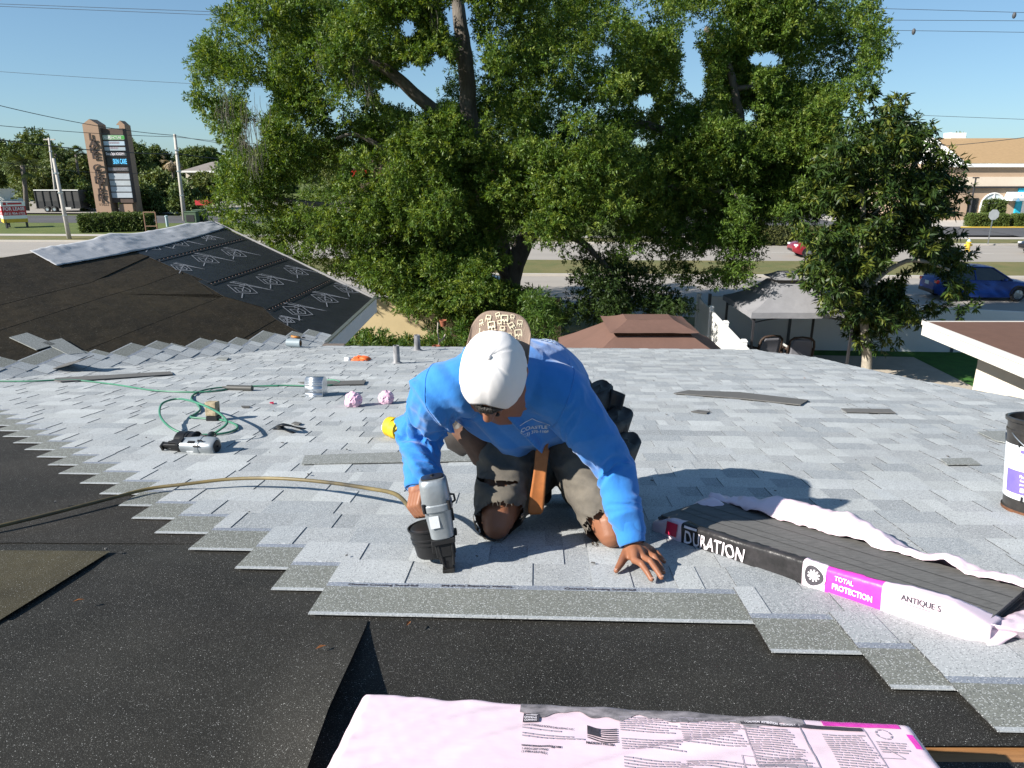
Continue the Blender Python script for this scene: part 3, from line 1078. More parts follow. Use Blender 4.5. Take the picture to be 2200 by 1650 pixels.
put_text(k, '1-800-GET-PINK', fmap(1120, 1615), 0.0075, .0001, width=.040)
put_text(k, '(1-800-438-7465)', fmap(1120, 1622), 0.0075, .0001, width=.038)
put_text(k, 'OWENS CORNING ROOFING AND ASPHALT, LLC', fmap(1122, 1566), 0.0065, .0001, width=.082)
put_text(k, 'MADE IN THE USA', fmap(1259, 1601), 0.0075, .0003, width=.044)
put_rects(k, [(0, 0, .092, .008)], fmap(1592, 1562), n=6)
put_rects(k, [(0, 0, .102, .010)], fmap(1714, 1568), n=6)
tag(k.build('black_print', M_INK, BUN1), kind='stuff')
k = MB()
put_text(k, '! CAUTION  ATTENTION  CUIDADO !', fmap(1600, 1560.5, .003), 0.0068, .0003, width=.080)
put_text(k, 'OWENS', fmap(1126, 1548, .003), 0.0075, .0002, width=.021)
put_text(k, 'CORNING', fmap(1126, 1554, .003), 0.0075, .0002, width=.021)
put_rects(k, [(.004, .019, .022, .0205), (.012, .0215, .024, .0225)], fmap(1123, 1556, .003))
k.build('reversed_print', M_WINK, BUN1)
k = MB()                                     # flag
fr = fmap(1262, 1590)
wav = lambda x, y: fr(x, y - .0045 * math.sin(x * 70) - x * .12)
put_rects(k, [(0, .013, .020, .034)], wav, n=4)
for i in range(7):
    put_rects(k, [((.0205 if i > 2 else 0), .0005 + i * .005, .048, .003 + i * .005)], wav, n=6)
k.build('flag_print', M_INK, BUN1)
k = MB()
prnd = random.Random(5)
for px, py, wd, rows in ((1122, 1572, .075, 1), (1122, 1582, .105, 2), (1330, 1545, .10, 7), (1335, 1590, .10, 5), (1458, 1548, .105, 12), (1340, 1634, .11, 4), (1475, 1640, .11, 3),
                         (1600, 1570, .085, 17), (1766, 1583, .070, 19), (1882, 1600, .050, 5), (1625, 1642, .08, 4)):
    x0, y0 = fpx(px, py)
    for (a, b, c, d) in word_rows(prnd, 0, 0, wd, rows, .0058, .0030):
        y = y0 - b
        if y > FD - .01: continue
        k.add([fabs(x0 + a, y), fabs(x0 + c, y), fabs(x0 + c, y - .003), fabs(x0 + a, y - .003)], [(0, 1, 2, 3)])
def frame(px, py, w, h, t=.0012):
    x0, y0 = fpx(px, py)
    for (a, b, c, d) in ((0, 0, w, t), (0, h, w, h + t), (0, 0, t, h), (w - t, 0, w, h)):
        n = 8
        for i in range(n):
            aa, cc, bb, dd = a + (c - a) * i / n, a + (c - a) * (i + 1) / n, b + (d - b) * i / n, b + (d - b) * (i + 1) / n
            if c - a > d - b: bb, dd = b, d
            else: aa, cc = a, c
            k.add([fabs(x0 + aa, y0 + bb), fabs(x0 + cc, y0 + bb), fabs(x0 + cc, y0 + dd), fabs(x0 + aa, y0 + dd)], [(0, 1, 2, 3)])
frame(1592, 1556, .092, .105)
frame(1714, 1560, .102, .135)
frame(1592, 1630, .092, .06)
for P in ([(0, 0), (.018, .026), (.038, .002), (0, 0)],):
    x0, y0 = fpx(1890, 1634)
    for (a, b), (c, d) in zip(P[:-1], P[1:]):
        k.add([fabs(x0 + a, y0 - b), fabs(x0 + c, y0 - d), fabs(x0 + c + .001, y0 - d - .0016), fabs(x0 + a + .001, y0 - b - .0016)], [(0, 1, 2, 3)])
for i in range(8):
    a0, a1 = i * math.pi / 4, (i + .75) * math.pi / 4
    x0, y0 = fpx(1898, 1583)
    c = [(x0 + math.cos(t) * r * .013, y0 - math.sin(t) * r * .013) for r, t in ((1, a0), (1, a1), (.8, a1), (.8, a0))]
    k.add([fabs(*q) for q in c], [(0, 1, 2, 3)])
tag(k.build('small_print', M_INKG, BUN1), kind='stuff')

# ---------------------------------------------------------------- bucket
bu, bv = rp(2246, 1104)
bkt = thing('pail', 'open black pail with white and purple label, tar dripping at its rim', 'bucket', roof(bu, bv, 0))
bb = roof(bu, bv, 0.009)
BX = (RU, RV, RW)
k = MB()
k.lathe([(0, 0), (.140, 0), (.143, .004), (.143, .012), (.138, .016), (.148, .30), (.151, .302), (.151, .312), (.148, .316), (.149, .342), (.157, .345), (.158, .357), (.150, .36), (.146, .356), (.143, .30), (.132, .03), (0, .03)], bb, BX, n=56)
k.build('pail_body', mat('black_pail', (0.016, 0.016, 0.017), rough=.33, col2=(.05, .045, .04), scale=14, detail=8), bkt, auto=35)
def pail(a, h, off=0.0008):
    r = .1385 + .0098 * (h / .30) + off
    return bb + RU * (r * math.cos(a)) + RV * (r * math.sin(a)) + RW * h
M_LABELW = mat('pail_label', (0.72, 0.76, 0.80), rough=.4, var=.10, scale=16, detail=7, speck=[(16, .9, (.03, .03, .03), .9)])
M_PURP = mat('purple_ink', (0.17, 0.13, 0.48), rough=.4, var=.15, scale=14)
A0 = math.pi + .35
k = MB(); k.grid(lambda a, b: pail(math.pi * .62 + 4.3 * a, .055 + .205 * b), 70, 4); k.build('label', M_LABELW, bkt, smooth=True)
k = MB(); k.grid(lambda a, b: pail(math.pi * .95 + 2.6 * a, .078 + .088 * b, .0016), 50, 3); k.build('purple_panel', M_PURP, bkt, smooth=True)
k = MB(); k.grid(lambda a, b: pail(6.283 * a, .002 + .012 * b, .005), 60, 2); k.build('rust_rim', mat('rust', (.14, .06, .03), rough=.8, var=.4, scale=40), bkt, smooth=True)
def lab(h, a=A0):
    return lambda x, y: pail(a + x / .145, h + y, .0026)
k = MB()
put_text(k, 'Flashing Cement', lab(.142, 3.43), .016, .0004, width=.085)
put_text(k, 'Cemento plastico', lab(.128, 3.45), .012, .0003, width=.070)
put_text(k, 'para tapajuntas', lab(.114, 3.45), .012, .0003, width=.075)
put_rects(k, [(0, 0, .014, .016), (.018, 0, .032, .016)], lab(.088, 3.47))
k.build('lettering', M_WINK, bkt)
k = MB()
put_rects(k, [(0, 0, .12, .012)], lab(.235, 3.40), n=8)
put_rects(k, [(0, 0, .15, .003)], lab(.226, 3.38), n=8)
k.build('dark_stripe', M_PURP, bkt)
k = MB()
put_rects(k, [(0, 0, .010, .022), (.013, .03, .02, .034), (.03, .012, .036, .018)], lab(.050, 3.5))
for i in range(5):
    a = 3.35 + i * .25
    k.grid(lambda s, t, a=a, i=i: pail(a + .05 * (s - .5), .275 - t * (.02 + .02 * (i % 3)), .0022), 2, 3)
k.build('tar_drips', M_BLACKP, bkt)
h = []
for i in range(25):
    t = math.pi * i / 24
    h.append(bb + RW * (.305 - .10 * math.sin(t)) + RU * (.158 * math.cos(t) * 1.0) + RV * (-.158 * math.sin(t) * .95 - .003))
k = MB(); k.tube(h, .0022, n=6); k.build('bail_handle', M_GALV, bkt, smooth=True)
k = MB(); k.lathe([(0, .285), (.140, .285)], bb, BX, n=30); k.build('tar_inside', M_BLACKP, bkt)

# ---------------------------------------------------------------- nail guns
M_STEEL = mat('dark_steel', (0.05, 0.048, 0.045), rough=.35, var=.4, scale=40, metal=.8)
M_STICK = mat('sticker', (0.66, 0.68, 0.70), rough=.5, var=.1, scale=50)
def nail_gun(label, tip, X, Y, Z, parts=None):
    X, Y, Z = X.normalized(), Y.normalized(), Z.normalized()
    g = thing('nail_gun', label, 'nail gun', tip)
    F = lambda x, y, z: tip + X * x + Y * y + Z * z
    def T(p): return F(p.x, p.y, p.z)
    # body: rounded square section that widens upwards
    def sec(r, z, e=3.2, n=28, oy=0.0, ky=1.0):
        out = []
        for i in range(n):
            t = 2 * math.pi * (i + .5) / n
            c, s = math.cos(t), math.sin(t)
            q = (abs(c) ** e + abs(s) ** e) ** (-1 / e)
            out.append(Vector((r * c * q, r * s * q * ky + oy, z)))
        return out
    def loft(k, rings, mi=0):
        n = len(rings[0])
        vs = [p for r in rings for p in r]
        fs = [(i * n + j, i * n + (j + 1) % n, (i + 1) * n + (j + 1) % n, (i + 1) * n + j) for i in range(len(rings) - 1) for j in range(n)]
        fs += [tuple(range(n))[::-1], tuple((len(rings) - 1) * n + j for j in range(n))]
        k.add(vs, fs, mi, T=T)
    k = MB()
    loft(k, [sec(.031, .106), sec(.035, .110), sec(.036, .130), sec(.041, .192), sec(.042, .194)])
    k.build('cylinder', M_SILVER, g, auto=32)
    k = MB()
    loft(k, [sec(.042, .193), sec(.0455, .196), sec(.0455, .213), sec(.043, .216)])
    k.build('collar', M_SILVER, g, auto=32)
    k = MB()
    loft(k, [sec(.0425, .216), sec(.0435, .219), sec(.0415, .270, 3.4), sec(.0405, .281, 3.2), sec(.037, .287, 3), sec(.024, .288, 2.6)])
    k.build('head_cap', M_SILVER, g, auto=32)
    k = MB()
    loft(k, [sec(.034, .284, 3, ky=.8), sec(.033, .2915, 3, ky=.8), sec(.02, .293, 2.6, ky=.8)])
    k.lathe([(0, .007), (.006, .006), (.006, 0)], Vector((0, 0, .292)), n=8, T=T)
    k.build('deflector', M_BLACKP, g, auto=30)
    for sx in (-1, 1):
        for sy in (-1, 1):
            k = MB()
            k.lathe([(0, .006), (.0055, .005), (.0055, -.022)], Vector((sx * .037, sy * .037, .217)), n=8, T=T)
            k.build('bolt', M_BLACKM, g)
    k = MB()
    k.box((-.014, -.0405, .165), (.028, .002, .036), T=T)
    k.build('sticker', M_STICK, g)
    k = MB()                                  # nose and feed
    k.box((0, 0, .099), (.070, .064, .016), T=T)
    k.box((-.004, .0, .072), (.046, .048, .044), T=T)
    k.box((.004, -.008, .038), (.024, .024, .076), T=T)
    k.box((-.012, .004, .040), (.020, .026, .030), T=T)
    k.box((-.026, .012, .074), (.026, .03, .034), T=T)
    k.box((.024, -.004, .072), (.014, .022, .038), T=T)
    k.box((.022, -.002, .046), (.010, .012, .018), T=T)
    k.box((.037, 0, .112), (.012, .03, .014), T=T)
    k.tube([Vector((.024, -.022, .095)), Vector((.018, -.018, .02))], .005, n=8, T=T)
    k.tube([Vector((-.018, -.024, .090)), Vector((-.010, -.02, .018))], .004, n=8, T=T)
    k.build('nose', M_BLACKM, g, bevel=.003)
    k = MB()
    k.box((0, -.012, .006), (.036, .034, .012), T=T)
    k.box((0, -.014, .022), (.012, .012, .03), T=T)
    k.build('contact_foot', M_STEEL, g, bevel=.002)
    k = MB()                                  # coil magazine
    mx = Vector((-.040, .062, .034))
    ax = (Vector((1, 0, 0)), Vector((0, 1, 0)), Vector((-.12, .05, 1)).normalized())
    k.lathe([(0, 0), (.050, 0), (.053, .004), (.053, .040), (.056, .042), (.056, .047), (.053, .049), (.053, .054), (.056, .056), (.056, .061), (.053, .063), (.055, .082), (.058, .085), (.058, .090), (.054, .0905), (.050, .086), (.046, .0895), (.012, .091), (0, .0905)], mx, ax, n=36, T=T)
    k.build('magazine', M_BLACKP, g, auto=30)
    k = MB()
    k.box((-.022, .035, .055), (.03, .045, .05), T=T)
    k.box((.0, .052, .09), (.018, .05, .014), T=T)
    k.build('magazine_bracket', M_BLACKM, g, bevel=.003)
    k = MB()                                  # handle
    k.tube([Vector((-.010, .024, .196)), Vector((-.030, .062, .188)), Vector((-.058, .108, .172)), Vector((-.082, .146, .158))], [.026, .020, .020, .023], n=14, T=T)
    k.build('handle', M_BLACKP, g, smooth=True)
    k = MB()
    k.box((-.022, .050, .160), (.010, .016, .026), T=T)
    k.build('trigger', M_BLACKM, g, bevel=.002)
    k = MB()
    k.lathe([(0, 0), (.011, 0), (.011, .018), (.008, .02), (.008, .040), (.0, .040)], Vector((-.081, .144, .159)), (Vector((1, 0, 0)), Vector((0, 0, 1)), Vector((-.50, .80, -.30)).normalized()), n=10, T=T)
    k.build('air_fitting', mat('brass', (.45, .33, .14), rough=.35, metal=.9), g)
    k = MB()
    k.tube([Vector((.043, -.01, .232)), Vector((.054, -.012, .230)), Vector((.055, -.012, .212)), Vector((.045, -.01, .206))], .0035, n=6, T=T)
    k.box((.041, -.014, .172), (.006, .014, .034), T=T)
    k.build('clip', M_BLACKM, g)
    return g, F
tipA = roof(*rp(965, 1230), .010)
gA, FAg = nail_gun('silver coil nail gun held upright in the gloveless hand of the kneeling roofer', tipA,
                   RU * 1.0 + RW * .17 + RV * .10, RV * 1.0 - RU * .12 + RW * .02, RW * 1.0 - RU * .17)
gA['label'] = 'silver coil nail gun held upright in the hand of the kneeling roofer'
tb = roof(*rp(352, 972), .042)
gB, FBg = nail_gun('dusty silver nail gun with dark canister lying on its side on the shingles', tb,
                   RV * -.55 + RW * .75, RV * .62 + RW * .42 + RU * .12, RU * 1.0 - RV * .10)

# ---------------------------------------------------------------- hoses
M_HOSEG = mat('green_hose', (0.045, 0.18, 0.11), rough=.4, var=.2, scale=9)
M_HOSEY = mat('olive_hose', (0.22, 0.165, 0.06), rough=.5, col2=(.04, .035, .025), scale=3.2, stretch=(1, 1, 1))
def hose(name, label, pts, m, r):
    P = [roof(*rp(x, y, w), w) for x, y, w in pts]
    k = MB()
    k.tube(curve_pts(P, 10), r, n=8)
    o = k.build(name, m, smooth=True)
    return tag(o, label, 'hose')
hose('air_hose', 'green air hose running from the left edge to the metal vent', [(-60, 818, .02), (60, 819, .02), (150, 816, .02), (240, 825, .02), (335, 839, .02), (440, 842, .02), (520, 832, .02), (600, 828, .02), (665, 829, .02), (712, 827, .02), (730, 821, .02), (715, 816, .03), (690, 817, .02)], M_HOSEG, .0065)
gb_end = FBg(-.100, .175, .147)
def to_px(p):
    d = Vector(p) - CAMP
    z = d.dot(FWD)
    return 1100 + FPX * d.x / z, 825 - FPX * d.dot(UPV) / z
ex, ey = to_px(gb_end)
lg = (gb_end - RO).dot(RW)
hose('air_hose', 'green air hose looped in coils behind the lying nail gun', [(600, 829, .022), (520, 830, .024), (460, 834, .022), (424, 843, .02), (411, 856, .02), (424, 868, .02), (430, 880, .02), (420, 889, .02), (410, 896, .02), (438, 899, .02), (476, 902, .02), (506, 912, .02), (508, 922, .02), (480, 931, .02), (430, 934, .02), (385, 928, .03),
      (356, 910, .06), (343, 888, .08), (350, 866, .10), (384, 857, .11), (425, 866, .12), (465, 884, .12), (484, 900, .11), (486, 912, .10), (ex, ey, lg)], M_HOSEG, .0065)
ga_end = FAg(-.100, .175, .147)
ax_, ay_ = to_px(ga_end)
la = (ga_end - RO).dot(RW)
hose('air_hose', 'olive brown hose arching over the shingles to the held nail gun', [(-120, 1160, .012), (0, 1130, .016), (100, 1106, .018), (240, 1070, .022), (320, 1050, .028), (400, 1040, .04), (500, 1029, .055), (600, 1028, .07), (700, 1036, .09), (790, 1049, .115), (850, 1062, .135), (ax_, ay_, la)], M_HOSEY, .0075)

# ---------------------------------------------------------------- small things lying about on the roof
def scrap(name, label, px, th, m, lift=.018, cat='shingle piece', curl=0.0, group=None):
    k = MB()
    c = [sum(p[0] for p in px) / len(px), sum(p[1] for p in px) / len(px)]
    P = []
    for i, (x, y) in enumerate(px):
        w = lift + (curl if i % 2 else 0)
        P.append(roof(*rp(x, y, w), w))
    k.prism(P, RW * th)
    o = k.build(name, m)
    return tag(o, label, cat, group)
M_STRIPF = mat('starter_strip', (0.20, 0.21, 0.20), rough=.9, var=.15, scale=30, speck=GRAN, stretch=(1, 4, 1))
scrap('starter_strip', 'long grey starter strip lying behind the roofer, left of his knees', [(648, 998), (1060, 990), (1060, 966), (655, 980)], .005, M_STRIPF, lift=.016, cat='shingle strip')
scrap('shingle_strip', 'narrow dark shingle strip lying along the left edge above the green hose', [(115, 817), (120, 813), (366, 799), (372, 805), (240, 814), (130, 821)], .006, M_SHINGB, cat='shingle strip')
scrap('shingle_strip', 'dark shingle strip lying behind the metal vent', [(640, 822), (786, 818), (782, 826), (690, 828)], .006, M_SHINGB, cat='shingle strip')
scrap('shingle_strip', 'long bent black shingle strip lying right of the roofer', [(1447, 846), (1478, 840), (1590, 844), (1737, 861), (1720, 871), (1600, 858), (1540, 853)], .007, M_SHINGB, cat='shingle strip')
scrap('shingle_strip', 'short black shingle strip lying near the right roof edge', [(1807, 879), (1818, 886), (1923, 888), (1912, 880)], .006, M_SHINGB, cat='shingle strip')
scrap('shingle_strip', 'thin sliver of shingle just below the long bent strip', [(1484, 885), (1500, 882), (1526, 885), (1518, 889)], .005, M_SHINGB, cat='shingle strip')
scrap('shingle_scrap', 'small grey shingle offcut lying on the far shingles near the valley', [(463, 773), (470, 768), (492, 769), (487, 774)], .008, M_STRIPF)
scrap('shingle_scrap', 'tiny black offcut beside the curled black strip', [(626, 911), (634, 907), (648, 910), (642, 913)], .005, M_SHINGB)
scrap('shingle_scrap', 'small black offcut lying between the green hose and the pink paper', [(518, 873), (537, 873), (536, 876), (520, 876)], .005, M_SHINGB)
scrap('red_scrap', 'tiny red plastic scrap on the shingles left of the metal vent', [(579, 865), (588, 864), (588, 867), (581, 867)], .004, M_RED, cat='scrap')
for px, lb in (([(2020, 987), (2085, 985), (2107, 999), (2035, 999)], 'tan headlap offcut left of the pail'), ([(2100, 929), (2160, 927), (2160, 952), (2140, 948)], 'dark grey offcut behind the pail')):
    scrap('shingle_scrap', lb, px, .005, M_STRIPF)
# loose shingles waiting on the wing's felt
def wscrap(label, px, group=None):
    k = MB()
    k.prism([wing(x, y, .014) for x, y in px], WN * .008)
    return tag(k.build('loose_shingle', M_STRIPF, None), label, 'shingle', group)
wscrap('loose grey shingle lying on black felt, left one of the stepped pair', [(20, 726), (58, 716), (120, 741), (78, 753)])
wscrap('loose grey shingle lying on black felt, right one of the stepped pair', [(90, 737), (132, 728), (184, 759), (146, 763), (118, 749)])
k = MB()                                     # curled shingle at the valley
c0 = rp(150, 802)
k.grid(lambda a, b: roof(c0[0] - .42 + .55 * a, c0[1] + .22 * b - .05 * a, .02 + .10 * a * a + .03 * b), 12, 4)
tag(k.build('curled_shingle', M_SHINGB, solid=.006), 'dark curled shingle lifting off the valley at the left', 'shingle')
# metal vent hood
mu, mv = rp(672, 856)
vent = thing('metal_vent', 'shiny galvanised arched vent hood standing on the shingles', 'vent', roof(mu, mv, 0))
k = MB()
vp = [(-.062, .006)] + [(-.062, .04)] + [(.062 * -math.cos(t), .093 + .062 * math.sin(t)) for t in [math.pi * i / 14 for i in range(15)]] + [(.062, .04), (.062, .006)]
for i in range(len(vp) - 1):
    (a, b), (c, d) = vp[i], vp[i + 1]
    k.add([roof(mu - .055, mv + a + .06, b), roof(mu + .072, mv + a + .06, b), roof(mu + .072, mv + c + .06, d), roof(mu - .055, mv + c + .06, d)], [(0, 1, 2, 3)])
k.build('hood', M_GALV, vent, auto=40, solid=.002)
k = MB()
k.prism([roof(mu + .070, mv + a + .06, b) for a, b in vp], RU * .004)
k.prism([roof(mu - .055, mv + a + .06, b) for a, b in vp], RU * -.003)
k.build('end_cap', M_GALV, vent)
k = MB()
k.box(roof(mu + .01, mv + .06, .008), (.20, .2, .003), (RU, RV, RW)); k.build('flange', M_GALV, vent)
# crumpled wrapper balls
def ball(label, px, py, r, seed):
    u, v = rp(px, py)
    bm = bmesh.new()
    bmesh.ops.create_icosphere(bm, subdivisions=4, radius=1)
    for q in bm.verts:
        d = q.co.normalized()
        n = noise.ridged_multi_fractal(d * 1.7 + Vector((seed, 0, 0)), 1.0, 2.2, 4, 1.0, 2.0) * .16
        q.co = d * (r * (.72 + n))
    me = bpy.data.meshes.new('paper_ball')
    bm.to_mesh(me); bm.free()
    me.materials.append(mat('crumpled_pink', (.72, .50, .60), rough=.45, col2=(.60, .34, .47), scale=30))
    o = bpy.data.objects.new('paper_ball', me)
    link(o)
    o.location = roof(u, v, r * .80)
    return tag(o, label, 'paper ball', 'crumpled pink wrapper balls')
ball('crumpled pink wrapper ball nearer the metal vent', 759, 876, .066, 3)
ball('crumpled pink wrapper ball nearer the roofer', 830, 870, .060, 11)
# yellow tape roll behind the sleeve
tu, tv = rp(846, 944)
tp = thing('strap_roll', 'bright yellow roll of webbing with white buckle beside the blue sleeve', 'strap roll', roof(tu, tv, 0))
M_YEL = mat('yellow_webbing', (.62, .42, .015), rough=.5, var=.15, scale=30)
for (du, dv, r, w, nm) in ((-.012, .03, .055, .05, 'band'), (.02, -.02, .05, .045, 'band')):
    k = MB()
    c = roof(tu + du, tv + dv, r + .008)
    for s in (0, 1):
        pass
    k.lathe([(r * .62, -w / 2), (r, -w / 2), (r, w / 2), (r * .62, w / 2), (r * .62, -w / 2)], c, (RW, RV * .8 + RU * .6, (RU * .8 - RV * .6)), n=22)
    k.build(nm, M_YEL, tp, auto=40)
k = MB(); k.box(roof(tu - .062, tv + .03, .062), (.02, .03, .03), (RU, RV, RW)); k.build('buckle', M_WHITEP, tp, bevel=.004)
# orange gloves
ou, ov = rp(768, 776)
gl = thing('work_glove', 'crumpled orange work glove with white cuff far down the roof', 'glove', roof(ou, ov, 0))
k = MB()
k.grid(lambda a, b: roof(ou - .07 + .16 * a, ov - .08 + .2 * b, .012 + .045 * math.sin(math.pi * a) * math.sin(math.pi * b) ** .7 + .02 * noise.noise((a * 5, b * 5, 2))), 16, 12)
k.build('palm', mat('orange_rubber', (.70, .13, .03), rough=.55, var=.3, scale=20), gl, smooth=True, solid=.004)
k = MB()
for i in range(4):
    k.tube([roof(ou + .04, ov - .05 + .04 * i, .04), roof(ou + .10, ov - .06 + .045 * i, .03), roof(ou + .125, ov - .06 + .05 * i, .012)], [.016, .014, .009], n=7)
k.build('fingers', MATS['orange_rubber'], gl, smooth=True)
k = MB(); k.tube([roof(ou - .12, ov - .06, .014), roof(ou - .06, ov - .05, .02)], [.03, .028], n=10); k.build('cuff', M_WHITEP, gl, smooth=True)
# block
wu, wv = rp(455, 909)
blk = thing('wood_block', 'small upright wooden block with dark base near the green hose', 'block', roof(wu, wv, 0))
k = MB(); k.box(roof(wu - .005, wv + .03, .085), (.066, .06, .085), (RU, RV, RW)); k.build('block', mat('stained_pine', (.50, .42, .28), rough=.8, col2=(.10, .07, .04), scale=22), blk, bevel=.003)
k = MB(); k.box(roof(wu, wv + .03, .024), (.07, .065, .034), (RU, RV, RW)); k.build('base', M_BLACKP, blk, bevel=.003)
# black curled strip, tube of sealant, roll, orange tool
k = MB()
cs = [(588, 921, .012), (605, 919, .02), (598, 914, .05), (606, 912, .07), (622, 914, .06), (640, 919, .02), (655, 921, .012)]
k.tube(curve_pts([roof(*rp(x, y, w), w) for x, y, w in cs], 6), .018, n=8, flat=.25)
k.tube(curve_pts([roof(*rp(x, y, w), w) for x, y, w in ((606, 918, .03), (618, 925, .02), (632, 931, .012))], 5), .012, n=8, flat=.3)
tag(k.build('plastic_strip', M_BLACKP, smooth=True), 'curled black plastic strip standing up from the shingles', 'strip')
tu, tv = rp(512, 842)
sl = thing('sealant_tube', 'dark sealant tube lying on the shingles left of the metal vent', 'tube', roof(tu, tv, 0))
k = MB(); k.tube([roof(tu - .09, tv + .012, .030), roof(tu + .115, tv - .012, .030)], .023, n=14); k.build('barrel', mat('tube_card', (.06, .06, .055), rough=.5), sl, auto=50)
k = MB(); k.tube([roof(tu - .09, tv + .012, .030), roof(tu - .13, tv + .016, .036)], [.012, .006], n=10); k.build('nozzle', M_BLACKP, sl, auto=50)
ru_, rv_ = rp(634, 748)
rl = thing('tape_roll', 'grey roll of flashing tape lying on its side at the valley', 'roll', roof(ru_, rv_, 0))
k = MB(); k.lathe([(.035, 0), (.055, 0), (.055, .19), (.035, .19)], roof(ru_ - .10, rv_, .065), (RV, RW, RU * .97 - RV * .2), n=24); k.build('tape', mat('blue_grey_tape', (.22, .27, .30), rough=.5), rl, auto=40)
k = MB(); k.lathe([(.030, -.004), (.037, -.004), (.037, .194), (.030, .194)], roof(ru_ - .10, rv_, .065), (RV, RW, RU * .97 - RV * .2), n=20); k.build('core', mat('cardboard', (.32, .20, .11), rough=.9), rl, auto=40)
po = wing(636, 728, 0.01)
dr = thing('orange_tool', 'small orange and black hand tool on the wing shingles', 'tool', po)
k = MB(); k.tube([po - RU * .07 + WN * .03, po + RU * .05 + WN * .02], [.018, .014], n=10); k.build('grip', mat('orange_plastic', (.65, .25, .03), rough=.5, col2=(.02, .02, .02), scale=18), dr, smooth=True)
k = MB(); k.tube([po + RU * .05 + WN * .02, po + RU * .12 + WN * .015], [.012, .008], n=8); k.build('head', M_BLACKP, dr, smooth=True)
# curled dead leaves blown onto the roof
M_DLEAF = mat('dead_leaf', (.26, .10, .03), rough=.7, var=.4, scale=40)
lf = [(690, 1404, 'on the felt left of the raised edge'), (878, 1352, 'on the felt just above the bundle shadow'), (170, 1302, 'in front of the olive felt patch'), (1728, 816, 'on the far right shingles')]
for px, py, where in lf:
    u, v = rp(px, py)
    k = MB()
    a = random.uniform(0, 6)
    d = RU * math.cos(a) + RV * math.sin(a); s = RW.cross(d)
    c = roof(u, v, .016)
    k.add([c - d * .014, c - s * .005 + RW * .003, c + d * .014, c + s * .005 + RW * .004], [(0, 1, 2), (0, 2, 3)])
    tag(k.build('dead_leaf', M_DLEAF), f'small curled brown leaf {where}', 'leaf', 'dead leaves on the roof')
# crumbs of shingle and granules swept loose over the new courses
k = MB()
crr = random.Random(12)
for i in range(150):
    u, v = crr.uniform(-3.2, 2.8), crr.uniform(2.0, 7.5)
    s = crr.uniform(.002, .007)
    a = crr.uniform(0, 3.1)
    k.box(roof(u, v, .019), (s * crr.uniform(1, 2.6), s, s * .6), (RU * math.cos(a) + RV * math.sin(a), RV * math.cos(a) - RU * math.sin(a), RW))
tag(k.build('shingle_crumbs', M_SHINGB), 'loose dark crumbs scattered over the new shingles', 'debris', kind='stuff')
# ---------------------------------------------------------------- the roofer
def V3(*a): return Vector(a)
def Q(x, v, w): return Vector((x - .0345 * v, v, w))      # lateral metres from the view axis -> roof u
def capsule(k, p, q, r0, r1, n=14, m=4):
    "tapered capsule between two points (roof coordinates)"
    p, q = Vector(p), Vector(q)
    d = (q - p)
    L = d.length
    d = d.normalized() if L > 1e-6 else Vector((0, 0, 1))
    a = d.orthogonal().normalized(); b = d.cross(a)
    rings = []
    for i in range(m + 1):
        t = math.pi / 2 * (1 - i / m)
        rings.append((p - d * (r0 * math.sin(t)), max(r0 * math.cos(t), r0 * .02)))
    for i in range(m + 1):
        t = math.pi / 2 * i / m
        rings.append((q + d * (r1 * math.sin(t)), max(r1 * math.cos(t), r1 * .02)))
    vs = [c + (a * math.cos(2 * math.pi * j / n) + b * math.sin(2 * math.pi * j / n)) * r for c, r in rings for j in range(n)]
    fs = [(i * n + j, i * n + (j + 1) % n, (i + 1) * n + (j + 1) % n, (i + 1) * n + j) for i in range(len(rings) - 1) for j in range(n)]
    fs += [tuple(range(n))[::-1], tuple((len(rings) - 1) * n + j for j in range(n))]
    k.add(vs, fs)

def chain(k, pts, rad, n=14):
    for i in range(len(pts) - 1):
        capsule(k, pts[i], pts[i + 1], rad[i], rad[i + 1], n)

def loft_ell(k, secs, n=24, e=2.2):
    "sections: centre, half-axis vector a, half-axis vector b; ends closed with a dome"
    rings = []
    def ring(c, a, b, s=1.0):
        out = []
        for j in range(n):
            t = 2 * math.pi * j / n
            x, y = math.cos(t), math.sin(t)
            q = (abs(x) ** e + abs(y) ** e) ** (-1 / e)
            out.append(Vector(c) + Vector(a) * (x * q * s) + Vector(b) * (y * q * s))
        return out
    for c, a, b in secs: rings.append(ring(c, a, b))
    vs = [p for r in rings for p in r]
    m = len(rings)
    fs = [(i * n + j, i * n + (j + 1) % n, (i + 1) * n + (j + 1) % n, (i + 1) * n + j) for i in range(m - 1) for j in range(n)]
    fs += [tuple(range(n))[::-1], tuple((m - 1) * n + j for j in range(n))]
    k.add(vs, fs)

def ell(k, c, ax, r, n=20, m=12):
    vs, fs = [], []
    for i in range(m + 1):
        t = math.pi * (i / m) if 0 < i < m else math.pi * i / m + (.02 if i == 0 else -.02)
        for j in range(n):
            p = 2 * math.pi * j / n
            vs.append(Vector(c) + ax[0] * (r[0] * math.sin(t) * math.cos(p)) + ax[1] * (r[1] * math.sin(t) * math.sin(p)) + ax[2] * (r[2] * math.cos(t)))
    fs = [(i * n + j, i * n + (j + 1) % n, (i + 1) * n + (j + 1) % n, (i + 1) * n + j) for i in range(m) for j in range(n)]
    fs += [tuple(range(n))[::-1], tuple(m * n + j for j in range(n))]
    k.add(vs, fs)

